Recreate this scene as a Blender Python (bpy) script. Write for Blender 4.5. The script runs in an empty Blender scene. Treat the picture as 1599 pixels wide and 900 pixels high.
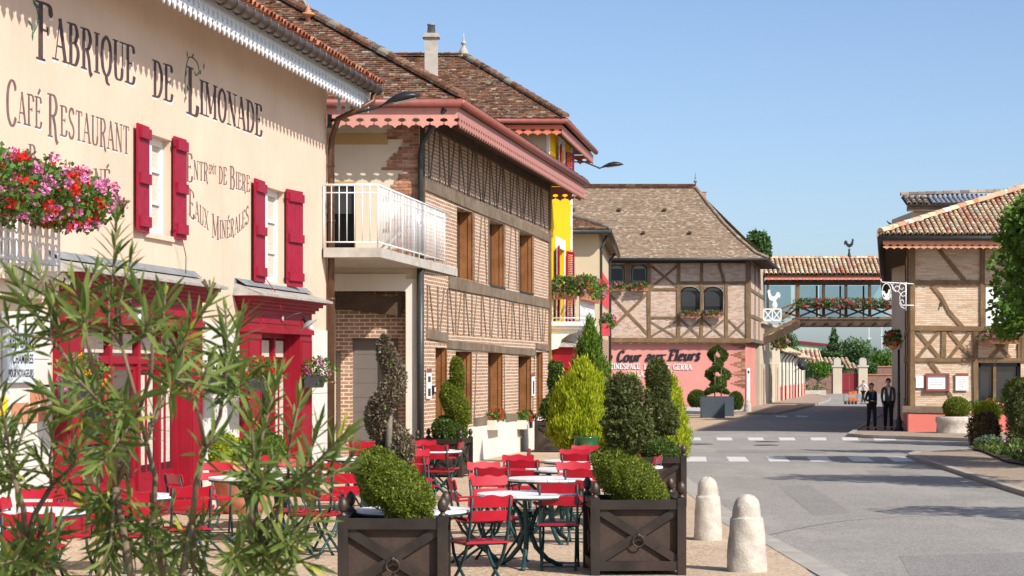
import bpy, bmesh, math, random
import numpy as np
from mathutils import Vector, Matrix
random.seed(7); RNG = np.random.default_rng(11)
S = bpy.context.scene
COL = S.collection
# ------------------------------------------------------------------ camera, light
F = 3300.0; CX = 799.5; HY = 572.0; CZ = 1.92; SL = 0.0048
cd = bpy.data.cameras.new('camera'); cam = bpy.data.objects.new('camera', cd); COL.objects.link(cam)
cam.location = (0, 0, CZ); cam.rotation_euler = (math.radians(90), 0, 0)
cd.sensor_width = 36; cd.lens = 36 * F / 1599; cd.shift_y = (HY - 450) / 1599.0
cd.clip_start = 0.5; cd.clip_end = 6000
cd.dof.use_dof = True; cd.dof.focus_distance = 30; cd.dof.aperture_fstop = 10.5
S.camera = cam
SUN_EL, SUN_AZ = 41, 134
w = bpy.data.worlds.new('World'); S.world = w; w.use_nodes = True
nt = w.node_tree; bg = nt.nodes['Background']
sky = nt.nodes.new('ShaderNodeTexSky'); sky.sky_type = 'NISHITA'; sky.sun_disc = False
sky.sun_elevation = math.radians(SUN_EL); sky.sun_rotation = math.radians(SUN_AZ)
sky.air_density = 0.7; sky.dust_density = 1.3; sky.ozone_density = 2.4; sky.altitude = 0
nt.links.new(sky.outputs[0], bg.inputs[0]); bg.inputs[1].default_value = 0.14
sl = bpy.data.lights.new('sun', 'SUN'); sl.energy = 4.9; sl.angle = math.radians(0.6); sl.color = (1, 0.94, 0.85)
so = bpy.data.objects.new('sun', sl); COL.objects.link(so)
a, e = math.radians(SUN_AZ), math.radians(SUN_EL)
SD = Vector((math.sin(a) * math.cos(e), math.cos(a) * math.cos(e), math.sin(e)))
so.rotation_euler = SD.to_track_quat('Z', 'Y').to_euler(); so.location = (30, -30, 40)
S.view_settings.view_transform = 'Standard'; S.view_settings.look = 'None'
S.view_settings.exposure = 0.30; S.view_settings.gamma = 1
S.render.engine = 'CYCLES'
S.cycles.max_bounces = 6; S.cycles.diffuse_bounces = 3

# ------------------------------------------------------------------ picture <-> place
def gz(y): return -SL * min(max(y, -20), 260)
def at(px, py, d): return Vector(((px - CX) * d / F, d, CZ + (HY - py) * d / F))
def gnd(px, py):
    d = CZ * F / (py - HY - SL * F); return Vector(((px - CX) * d / F, d, gz(d)))
class Fr:
    """a vertical wall plane: origin, u along it (left to right as seen), n outwards"""
    def __init__(s, px, d, vp=None):
        s.o = Vector(((px - CX) * d / F, d, 0))
        if vp is None: s.u = Vector((1, 0, 0)); s.n = Vector((0, -1, 0))
        else:
            k = (vp - CX) / F; L = math.hypot(k, 1); s.u = Vector((k, 1, 0)) / L; s.n = Vector((1, -k, 0)) / L
    def w(s, t, n, z): return s.o + s.u * t + s.n * n + Vector((0, 0, z))
    def t(s, px, n=0):
        a = (px - CX) / F; o = s.o + s.n * n
        return (a * o.y - o.x) / (s.u.x - a * s.u.y)
    def tz(s, px, py, n=0):
        t = s.t(px, n); return t, CZ + (HY - py) * s.w(t, n, 0).y / F
    def pt(s, px, py, n=0):
        t, z = s.tz(px, py, n); return s.w(t, n, z)

# ------------------------------------------------------------------ materials
MATS = {}
def newmat(name):
    m = bpy.data.materials.new(name); m.use_nodes = True
    return m, m.node_tree, m.node_tree.nodes['Principled BSDF']
def nd(t, ty, **kw):
    n = t.nodes.new(ty)
    for k, v in kw.items():
        if k.startswith('i_'):
            key = k[2:].replace('_', ' '); n.inputs[key].default_value = v
        else: setattr(n, k, v)
    return n
def c4(c): return (c[0], c[1], c[2], 1)
def ramp(t, stops, interp='LINEAR'):
    r = t.nodes.new('ShaderNodeValToRGB'); cr = r.color_ramp; cr.interpolation = interp
    while len(cr.elements) < len(stops): cr.elements.new(0.5)
    for e_, (p, c) in zip(cr.elements, stops): e_.position = p; e_.color = c4(c)
    return r
def mixc(t, fac, a_, b_, mode='MIX'):
    m = t.nodes.new('ShaderNodeMix'); m.data_type = 'RGBA'; m.blend_type = mode
    for s_, v in ((0, fac), (6, a_), (7, b_)):
        if hasattr(v, 'is_output') or hasattr(v, 'links'): t.links.new(v, m.inputs[s_])
        elif s_ == 0: m.inputs[0].default_value = v
        else: m.inputs[s_].default_value = c4(v)
    return m.outputs[2]
def uvn(t): return nd(t, 'ShaderNodeUVMap').outputs[0]
def objn(t): return nd(t, 'ShaderNodeTexCoord').outputs['Object']
def noise(t, vec, scale, detail=4, rough=0.6):
    n = nd(t, 'ShaderNodeTexNoise', i_Scale=scale, i_Detail=detail, i_Roughness=rough); t.links.new(vec, n.inputs['Vector'])
    return n.outputs['Fac']
def bump(t, b, h, strength, dist=0.01):
    n = nd(t, 'ShaderNodeBump', i_Strength=strength, i_Distance=dist); t.links.new(h, n.inputs['Height']); t.links.new(n.outputs[0], b.inputs['Normal'])
def maprange(t, v, a0, a1, b0=0, b1=1):
    n = nd(t, 'ShaderNodeMapRange'); t.links.new(v, n.inputs[0])
    for i, x in enumerate((a0, a1, b0, b1)): n.inputs[i + 1].default_value = x
    return n.outputs[0]
def plain(name, col, rough=0.6, metal=0.0, var=0.12, scale=6.0, bmp=0.0, dirt=None, dirt_amt=0.4, spec=0.4, dscale=1.3):
    m, t, b = newmat(name); v = objn(t)
    n1 = noise(t, v, scale, 5)
    lo = tuple(c * (1 - var) for c in col); hi = tuple(min(1, c * (1 + var)) for c in col)
    c = ramp(t, [(0.3, lo), (0.7, hi)]); t.links.new(n1, c.inputs[0]); out = c.outputs[0]
    if dirt:
        n2 = noise(t, v, dscale, 6, 0.7); mk = maprange(t, n2, 0.52, 0.75, 0, dirt_amt); out = mixc(t, mk, out, dirt)
    t.links.new(out, b.inputs['Base Color']); b.inputs['Roughness'].default_value = rough; b.inputs['Metallic'].default_value = metal
    b.inputs['Specular IOR Level'].default_value = spec
    if bmp: bump(t, b, noise(t, v, scale * 6, 4), bmp, 0.01)
    return m
def stucco(name, col, stain=(0.42, 0.36, 0.3), amt=0.35, grain=60, streak=True):
    m, t, b = newmat(name); v = uvn(t)
    n1 = noise(t, v, 0.6, 6, 0.65)
    c = ramp(t, [(0.3, tuple(x * 0.88 for x in col)), (0.6, col), (0.8, tuple(min(1, x * 1.06) for x in col))]); t.links.new(n1, c.inputs[0]); out = c.outputs[0]
    if streak:
        mp = nd(t, 'ShaderNodeMapping'); mp.inputs['Scale'].default_value = (2.2, 0.18, 1); t.links.new(v, mp.inputs[0])
        n2 = noise(t, mp.outputs[0], 2.0, 6, 0.7); out = mixc(t, maprange(t, n2, 0.55, 0.78, 0, amt), out, stain)
    n3 = noise(t, v, 11, 5, 0.7); out = mixc(t, maprange(t, n3, 0.62, 0.74, 0, amt * 0.7), out, stain)
    n5 = noise(t, v, 1.7, 7, 0.75); out = mixc(t, maprange(t, n5, 0.56, 0.7, 0, amt * 0.8), out, tuple(x * 0.8 for x in col))
    t.links.new(out, b.inputs['Base Color']); b.inputs['Roughness'].default_value = 0.92; b.inputs['Specular IOR Level'].default_value = 0.14
    bump(t, b, noise(t, v, grain, 3), 0.35, 0.006)
    return m
def brick(name, ca, cb, cc, mortar, bw=0.22, rh=0.075, ms=0.012, pale=0.3, warp=0.02):
    m, t, b = newmat(name); v = uvn(t)
    nn = nd(t, 'ShaderNodeTexNoise', i_Scale=2.2, i_Detail=3.0); t.links.new(v, nn.inputs['Vector'])
    vm = nd(t, 'ShaderNodeVectorMath', operation='MULTIPLY_ADD'); t.links.new(nn.outputs['Color'], vm.inputs[0]); vm.inputs[1].default_value = (warp, warp, 0); t.links.new(v, vm.inputs[2])
    br = nd(t, 'ShaderNodeTexBrick'); t.links.new(vm.outputs[0], br.inputs['Vector'])
    br.inputs['Color1'].default_value = c4(ca); br.inputs['Color2'].default_value = c4(cb); br.inputs['Mortar'].default_value = c4(mortar)
    br.inputs['Scale'].default_value = 1; br.inputs['Mortar Size'].default_value = ms; br.inputs['Mortar Smooth'].default_value = 0.3
    br.inputs['Brick Width'].default_value = bw; br.inputs['Row Height'].default_value = rh; br.inputs['Bias'].default_value = 0
    # second brick lookup with the same cells for a per-brick pale tone
    br2 = nd(t, 'ShaderNodeTexBrick'); t.links.new(vm.outputs[0], br2.inputs['Vector'])
    br2.inputs['Color1'].default_value = (0, 0, 0, 1); br2.inputs['Color2'].default_value = (1, 1, 1, 1); br2.inputs['Mortar'].default_value = (0.0, 0.0, 0.0, 1)
    for k in ('Scale', 'Mortar Size', 'Brick Width', 'Row Height'): br2.inputs[k].default_value = br.inputs[k].default_value
    br2.inputs['Bias'].default_value = -1 + 2 * pale
    br2.squash = 1.0; br2.offset = 0.5
    n2 = noise(t, v, 9, 5, 0.7)
    mul = nd(t, 'ShaderNodeMath', operation='MULTIPLY'); t.links.new(br2.outputs['Color'], mul.inputs[0]); t.links.new(maprange(t, n2, 0.35, 0.6), mul.inputs[1])
    out = mixc(t, mul.outputs[0], br.outputs['Color'], cc)
    n3 = noise(t, v, 1.1, 5, 0.7); out = mixc(t, maprange(t, n3, 0.5, 0.8, 0, 0.35), out, tuple(x * 0.55 for x in ca))
    n4 = noise(t, v, 30, 4, 0.7); out = mixc(t, maprange(t, n4, 0.3, 0.7, 0, 0.25), out, (0.1, 0.07, 0.05))
    t.links.new(out, b.inputs['Base Color']); b.inputs['Roughness'].default_value = 0.9; b.inputs['Specular IOR Level'].default_value = 0.2
    inv = nd(t, 'ShaderNodeMath', operation='SUBTRACT'); inv.inputs[0].default_value = 1; t.links.new(br.outputs['Fac'], inv.inputs[1])
    ad = nd(t, 'ShaderNodeMath', operation='MULTIPLY_ADD'); t.links.new(noise(t, v, 22, 4), ad.inputs[0]); ad.inputs[1].default_value = 0.6; t.links.new(inv.outputs[0], ad.inputs[2])
    bump(t, b, ad.outputs[0], 0.8, 0.015)
    return m
def wood(name, ca, cb, rough=0.8, along=None):
    m, t, b = newmat(name); v = objn(t)
    n1 = noise(t, v, 2.0, 5, 0.7); n2 = noise(t, v, 26, 5, 0.75)
    c = ramp(t, [(0.3, ca), (0.72, cb)]); t.links.new(n1, c.inputs[0])
    out = mixc(t, maprange(t, n2, 0.35, 0.75, 0, 0.55), c.outputs[0], tuple(x * 0.4 for x in ca))
    t.links.new(out, b.inputs['Base Color']); b.inputs['Roughness'].default_value = rough; b.inputs['Specular IOR Level'].default_value = 0.25
    bump(t, b, n2, 0.6, 0.01)
    return m
def tiles(name, stops, rough=0.9, lichen=None, lamt=0.5, dirt=0.55):
    m, t, b = newmat(name)
    at_ = nd(t, 'ShaderNodeAttribute', attribute_name='rnd')
    r = ramp(t, stops, 'LINEAR'); t.links.new(at_.outputs['Fac'], r.inputs[0]); out = r.outputs[0]; v = objn(t)
    n1 = noise(t, v, 14, 5, 0.75); out = mixc(t, maprange(t, n1, 0.45, 0.7, 0, dirt), out, (0.06, 0.05, 0.04))
    if lichen:
        n2 = noise(t, v, 8, 6, 0.85); out = mixc(t, maprange(t, n2, 0.565, 0.60, 0, lamt), out, lichen[0])
        n3 = noise(t, v, 5.5, 6, 0.9); out = mixc(t, maprange(t, n3, 0.60, 0.63, 0, 0.85), out, lichen[1])
    t.links.new(out, b.inputs['Base Color']); b.inputs['Roughness'].default_value = rough; b.inputs['Specular IOR Level'].default_value = 0.2
    bump(t, b, n1, 0.5, 0.01)
    return m
def leafm(name, stops, rough=0.55, trans=0.25, spec=0.3, tint=(0.28, 0.34, 0.04)):
    m, t, b = newmat(name)
    at_ = nd(t, 'ShaderNodeAttribute', attribute_name='rnd')
    r = ramp(t, stops); t.links.new(at_.outputs['Fac'], r.inputs[0])
    t.links.new(r.outputs[0], b.inputs['Base Color']); b.inputs['Roughness'].default_value = rough; b.inputs['Specular IOR Level'].default_value = spec
    if trans:
        out = t.nodes['Material Output']; tr = nd(t, 'ShaderNodeBsdfTranslucent'); ms = nd(t, 'ShaderNodeMixShader', i_Fac=trans)
        br = mixc(t, 0.5, r.outputs[0], tint); t.links.new(br, tr.inputs[0])
        t.links.new(b.outputs[0], ms.inputs[1]); t.links.new(tr.outputs[0], ms.inputs[2]); t.links.new(ms.outputs[0], out.inputs[0])
    return m
def glassm(name, col=(0.02, 0.025, 0.03), rough=0.04):
    m, t, b = newmat(name); b.inputs['Base Color'].default_value = c4(col); b.inputs['Roughness'].default_value = rough
    b.inputs['Specular IOR Level'].default_value = 0.8
    return m

M = {}
M['cream'] = stucco('cream_render', (0.675, 0.515, 0.395), (0.44, 0.29, 0.19), 0.34)
M['cream2'] = stucco('pale_render', (0.68, 0.58, 0.44), (0.45, 0.36, 0.26), 0.25)
M['beige'] = stucco('beige_render', (0.60, 0.49, 0.33), (0.4, 0.3, 0.2), 0.2)
M['white_r'] = stucco('white_render', (0.72, 0.67, 0.58), (0.45, 0.4, 0.33), 0.3)
M['ochre'] = stucco('ochre_band', (0.50, 0.33, 0.14), amt=0.1)
M['yellow'] = stucco('yellow_render', (0.84, 0.50, 0.012), (0.6, 0.34, 0.02), 0.15)
M['pinkwall'] = stucco('pink_render', (0.68, 0.29, 0.245), (0.55, 0.25, 0.2), 0.25)
M['plinthpink'] = stucco('coral_render', (0.66, 0.19, 0.155), (0.5, 0.18, 0.14), 0.25)
M['brickB'] = brick('brick_brown', (0.34, 0.155, 0.08), (0.46, 0.255, 0.145), (0.54, 0.40, 0.28), (0.70, 0.63, 0.53), 0.21, 0.078, 0.014, 0.16)
M['brickC'] = brick('brick_pale', (0.50, 0.26, 0.17), (0.64, 0.44, 0.33), (0.74, 0.64, 0.53), (0.66, 0.58, 0.48), 0.24, 0.075, 0.012, 0.5)
M['brickD'] = brick('brick_roman', (0.62, 0.35, 0.20), (0.74, 0.58, 0.42), (0.76, 0.67, 0.53), (0.60, 0.49, 0.36), 0.34, 0.062, 0.011, 0.5)
M['brickT'] = brick('brick_tooth', (0.38, 0.15, 0.09), (0.50, 0.22, 0.13), (0.3, 0.2, 0.15), (0.62, 0.55, 0.47), 0.21, 0.075, 0.012, 0.3)
M['wood'] = wood('weathered_oak', (0.15, 0.09, 0.045), (0.30, 0.195, 0.105))
M['woodg'] = wood('greyed_oak', (0.13, 0.095, 0.065), (0.29, 0.225, 0.16))
M['woodd'] = wood('dark_oak', (0.06, 0.04, 0.028), (0.14, 0.09, 0.06))
M['woodr'] = wood('oiled_shutter_wood', (0.22, 0.085, 0.025), (0.40, 0.18, 0.07))
M['red'] = plain('red_paint', (0.27, 0.006, 0.020), 0.5, var=0.12, scale=3, bmp=0.15, dirt=(0.22, 0.01, 0.02), spec=0.35)
M['shutterred'] = plain('shutter_red_paint', (0.29, 0.008, 0.030), 0.5, var=0.18, scale=8, bmp=0.2, dirt=(0.22, 0.02, 0.03), spec=0.3)
M['chairred'] = plain('chair_red_paint', (0.40, 0.005, 0.020), 0.42, var=0.15, scale=9, spec=0.4, dirt=(0.36, 0.02, 0.03))
M['green_iron'] = plain('green_iron', (0.012, 0.05, 0.052), 0.5, var=0.3, scale=20)
M['tabletop'] = plain('white_table_paint', (0.74, 0.74, 0.74), 0.4, var=0.05, scale=5, dirt=(0.5, 0.48, 0.45), dirt_amt=0.25)
M['bronze'] = plain('bronze_planter', (0.032, 0.024, 0.019), 0.5, metal=0.3, var=0.35, scale=4, bmp=0.1, dirt=(0.10, 0.055, 0.04), dirt_amt=0.6)
M['bronze2'] = plain('bronze_cast', (0.08, 0.06, 0.048), 0.42, metal=0.6, var=0.3, scale=20, bmp=0.3)
M['soil'] = plain('soil', (0.06, 0.04, 0.03), 0.95, scale=20, bmp=0.6)
M['stone'] = plain('limestone', (0.50, 0.45, 0.38), 0.9, var=0.22, scale=7, bmp=0.8, dirt=(0.24, 0.22, 0.19), dirt_amt=0.7, dscale=5)
M['stonew'] = stucco('limestone_wall', (0.55, 0.47, 0.36), (0.34, 0.27, 0.2), 0.45, 14)
M['plinth'] = stucco('pale_stone_slab', (0.66, 0.63, 0.58), (0.5, 0.44, 0.36), 0.25)
M['white'] = plain('white_paint', (0.80, 0.80, 0.79), 0.45, var=0.05, scale=5, dirt=(0.5, 0.47, 0.43), dirt_amt=0.3)
M['whitemetal'] = plain('white_metal', (0.80, 0.81, 0.82), 0.4, var=0.04, dirt=(0.5, 0.46, 0.4), dirt_amt=0.3, dscale=8)
M['valw'] = plain('valance_white', (0.68, 0.72, 0.76), 0.5, var=0.1, dirt=(0.4, 0.36, 0.32), dirt_amt=0.45, dscale=6)
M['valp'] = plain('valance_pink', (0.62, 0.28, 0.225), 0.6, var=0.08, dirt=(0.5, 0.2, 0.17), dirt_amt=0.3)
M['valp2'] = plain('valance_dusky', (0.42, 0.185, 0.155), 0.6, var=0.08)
M['valo'] = plain('valance_coral', (0.68, 0.18, 0.10), 0.6, var=0.1)
M['valb'] = plain('valance_salmon', (0.66, 0.30, 0.18), 0.65, var=0.1)
M['gutp'] = plain('gutter_rose', (0.25, 0.075, 0.06), 0.45, var=0.15)
M['gutb'] = plain('gutter_brown', (0.10, 0.072, 0.055), 0.4, metal=0.4, var=0.3, scale=6)
M['pipeb'] = plain('pipe_brown', (0.12, 0.058, 0.032), 0.4, metal=0.3, var=0.3, scale=4)
M['gutd'] = plain('gutter_dark', (0.05, 0.055, 0.055), 0.45, metal=0.3, var=0.2)
M['black'] = plain('black_iron', (0.02, 0.021, 0.024), 0.4, var=0.2)
M['zinc'] = plain('zinc_flashing', (0.22, 0.24, 0.26), 0.6, metal=0.2, var=0.25, scale=5, dirt=(0.32, 0.28, 0.22))
M['slate'] = plain('slab_roof', (0.33, 0.31, 0.28), 0.75, var=0.3, scale=5, bmp=0.4, dirt=(0.42, 0.38, 0.3))
M['concrete'] = plain('concrete', (0.44, 0.41, 0.36), 0.9, var=0.15, scale=5, bmp=0.3, dirt=(0.22, 0.2, 0.17), dirt_amt=0.55, dscale=2)
M['taupe'] = plain('taupe_metal_door', (0.155, 0.135, 0.12), 0.5, var=0.05)
M['glass'] = glassm('window_glass')
M['curtain'] = plain('curtain_and_reflection', (0.55, 0.49, 0.40), 0.9, var=0.25, scale=30, dirt=(0.25, 0.2, 0.16), dirt_amt=0.6, dscale=16)
m_, t_, b_ = newmat('pale_blue_glazing'); b_.inputs['Base Color'].default_value = (.3, .5, .55, 1); b_.inputs['Roughness'].default_value = .08; _tr = nd(t_, 'ShaderNodeBsdfTransparent'); _tr.inputs[0].default_value = (.82, .92, .95, 1); _ms = nd(t_, 'ShaderNodeMixShader', i_Fac=.22); t_.links.new(_tr.outputs[0], _ms.inputs[1]); t_.links.new(b_.outputs[0], _ms.inputs[2]); t_.links.new(_ms.outputs[0], t_.nodes['Material Output'].inputs[0]); M['skyglass'] = m_
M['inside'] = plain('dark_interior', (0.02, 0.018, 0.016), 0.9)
M['letter'] = plain('letter_paint', (0.07, 0.042, 0.045), 0.8, var=0.35, scale=9, dirt=(0.16, 0.11, 0.1))
M['letter2'] = plain('faded_letter_paint', (0.16, 0.10, 0.095), 0.85, var=0.3, scale=9, dirt=(0.36, 0.27, 0.22))
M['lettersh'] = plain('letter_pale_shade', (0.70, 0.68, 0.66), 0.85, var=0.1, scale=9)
M['vine'] = plain('painted_vine', (0.03, 0.13, 0.08), 0.8, var=0.3)
M['signw'] = plain('enamel_sign', (0.60, 0.66, 0.72), 0.3, var=0.06, dirt=(0.4, 0.36, 0.36), dirt_amt=0.3, dscale=4)
M['tileB'] = tiles('plain_tiles_mossy', [(0, (0.07, 0.035, 0.022)), (0.4, (0.17, 0.075, 0.043)), (0.75, (0.23, 0.11, 0.065)), (0.92, (0.15, 0.11, 0.085)), (1, (0.40, 0.35, 0.27))], lichen=[(0.42, 0.38, 0.29), (0.58, 0.27, 0.03)], lamt=0.8)
M['tile5'] = tiles('plain_tiles_brown', [(0, (0.235, 0.165, 0.115)), (0.5, (0.285, 0.205, 0.145)), (0.85, (0.335, 0.25, 0.175)), (1, (0.46, 0.39, 0.29))], lichen=[(0.40, 0.32, 0.23), (0.40, 0.33, 0.22)], lamt=0.3, dirt=0.28)
M['canal'] = tiles('canal_tiles', [(0, (0.52, 0.15, 0.08)), (0.10, (0.55, 0.30, 0.20)), (0.4, (0.60, 0.44, 0.31)), (0.7, (0.66, 0.50, 0.28)), (0.88, (0.72, 0.64, 0.50)), (1, (0.34, 0.26, 0.2))], dirt=0.3)
M['canalr'] = tiles('canal_tiles_red', [(0, (0.30, 0.085, 0.045)), (0.6, (0.44, 0.15, 0.08)), (1, (0.5, 0.24, 0.15))])
M['canalg'] = tiles('canal_tiles_grey', [(0, (0.12, 0.09, 0.07)), (0.6, (0.26, 0.19, 0.14)), (1, (0.42, 0.34, 0.26))])
M['corr'] = plain('corrugated_grey', (0.30, 0.33, 0.37), 0.5, metal=0.3)
M['box'] = leafm('box_leaves', [(0, (0.085, 0.12, 0.012)), (0.6, (0.15, 0.20, 0.022)), (1, (0.30, 0.33, 0.05))], trans=0.3)
M['yew'] = leafm('cypress_leaves', [(0, (0.055, 0.07, 0.020)), (0.6, (0.09, 0.11, 0.030)), (1, (0.17, 0.18, 0.06))], trans=0.15)
M['boxd'] = leafm('box_leaves_dark', [(0, (0.045, 0.085, 0.016)), (0.6, (0.075, 0.125, 0.022)), (1, (0.14, 0.20, 0.04))], trans=0.15)
M['brown_l'] = leafm('dead_sprays', [(0, (0.10, 0.07, 0.05)), (0.6, (0.20, 0.15, 0.11)), (0.88, (0.28, 0.20, 0.15)), (0.93, (0.15, 0.22, 0.05)), (1, (0.2, 0.28, 0.06))], trans=0.1)
M['thujay'] = leafm('golden_thuja', [(0, (0.15, 0.23, 0.01)), (0.4, (0.34, 0.42, 0.015)), (1, (0.60, 0.62, 0.05))], trans=0.4, tint=(.5, .55, .03))
M['thujag'] = leafm('green_thuja', [(0, (0.06, 0.12, 0.015)), (0.6, (0.12, 0.22, 0.022)), (1, (0.22, 0.33, 0.04))], trans=0.25)
M['ole'] = leafm('oleander_leaves', [(0, (0.045, 0.08, 0.018)), (0.5, (0.10, 0.15, 0.034)), (0.93, (0.22, 0.275, 0.075)), (1, (0.44, 0.42, 0.07))], 0.5, 0.30, 0.22, tint=(.30, .40, .05))
M['ger'] = leafm('geranium_leaves', [(0, (0.035, 0.09, 0.015)), (0.6, (0.07, 0.16, 0.025)), (1, (0.15, 0.26, 0.05))], trans=0.25)
M['plane'] = leafm('plane_leaves', [(0, (0.04, 0.11, 0.012)), (0.6, (0.09, 0.20, 0.022)), (1, (0.18, 0.32, 0.05))], trans=0.3)
M['fart'] = leafm('far_tree_leaves', [(0, (0.035, 0.085, 0.03)), (0.6, (0.07, 0.14, 0.045)), (1, (0.11, 0.2, 0.06))], trans=0.1)
M['pink'] = leafm('petals_pink', [(0, (0.66, 0.14, 0.36)), (1, (0.85, 0.34, 0.62))], 0.7, 0.25, tint=(.8, .3, .55))
M['redp'] = leafm('petals_red', [(0, (0.55, 0.006, 0.012)), (1, (0.85, 0.05, 0.03))], 0.7, 0.25, tint=(.8, .03, .03))
M['orgp'] = leafm('petals_orange', [(0, (0.80, 0.28, 0.01)), (1, (0.85, 0.45, 0.02))], 0.7, 0.2, tint=(.9, .5, .02))
M['whp'] = leafm('petals_white', [(0, (0.7, 0.7, 0.65)), (1, (0.8, 0.8, 0.78))], 0.7, 0.2, tint=(.8, .8, .8))
M['brownsh'] = leafm('bronze_shrub', [(0, (0.07, 0.04, 0.025)), (0.7, (0.13, 0.075, 0.035)), (1, (0.16, 0.14, 0.04))], trans=0.1)
M['bluesh'] = leafm('blue_green_shrub', [(0, (0.08, 0.13, 0.09)), (1, (0.18, 0.24, 0.17))], trans=0.1)
M['bark'] = wood('grey_bark', (0.20, 0.17, 0.14), (0.34, 0.30, 0.25))
M['stem'] = wood('oleander_stem', (0.16, 0.115, 0.075), (0.26, 0.20, 0.13))
M['greenpot'] = plain('green_glazed_pot', (0.018, 0.09, 0.03), 0.15, var=0.4, scale=5, spec=0.6)
M['terra'] = plain('terracotta', (0.52, 0.23, 0.13), 0.85, var=0.15)
M['charc'] = plain('charcoal_box', (0.06, 0.058, 0.062), 0.55, var=0.1)
M['bluegrey'] = plain('anthracite_box', (0.06, 0.08, 0.10), 0.45, var=0.1)
M['gravel'] = plain('pale_gravel', (0.46, 0.45, 0.43), 0.9, var=0.4, scale=14, bmp=1.0)
M['skin'] = plain('skin', (0.50, 0.28, 0.20), 0.6, var=0.06)
M['suitblk'] = plain('black_cloth', (0.012, 0.012, 0.014), 0.85, var=0.2)
M['suitgry'] = plain('grey_blue_cloth', (0.06, 0.075, 0.085), 0.85, var=0.15)
M['shirtw'] = plain('white_cloth', (0.75, 0.75, 0.76), 0.85, var=0.03)
M['shirtb'] = plain('blue_cloth', (0.05, 0.09, 0.16), 0.85, var=0.1)
M['leafmulch'] = plain('dark_earth', (0.09, 0.065, 0.045), 0.95, var=0.4, scale=14, bmp=0.8)
M['hairm'] = plain('dark_hair', (0.02, 0.013, 0.009), 0.6, var=0.3)
M['orange'] = plain('orange_crate', (0.65, 0.14, 0.02), 0.5, var=0.1)
M['rubber'] = plain('rubber', (0.02, 0.02, 0.02), 0.7)
M['greenwh'] = stucco('pale_green_wall', (0.40, 0.52, 0.40), amt=0.1)
M['duskwall'] = brick('dusky_wall', (0.24, 0.13, 0.10), (0.30, 0.17, 0.13), (0.3, 0.2, 0.16), (0.28, 0.2, 0.16), 0.3, 0.12, 0.012, 0.3)
M['darkred'] = plain('dark_red_gate', (0.20, 0.012, 0.02), 0.55, var=0.15)
M['louver'] = plain('dark_louver', (0.035, 0.037, 0.04), 0.5, var=0.1)
M['pinkshut'] = plain('pink_shutter', (0.62, 0.07, 0.09), 0.55, var=0.1)
M['greygrn'] = plain('lamp_reflector', (0.5, 0.52, 0.5), 0.35, metal=0.3)
M['yellowpl'] = plain('yellow_plastic', (0.85, 0.6, 0.02), 0.4)
M['paper'] = plain('paper', (0.74, 0.74, 0.76), 0.8, var=0.03)
M['menu'] = plain('menu_frame_red', (0.26, 0.07, 0.05), 0.5)
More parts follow.
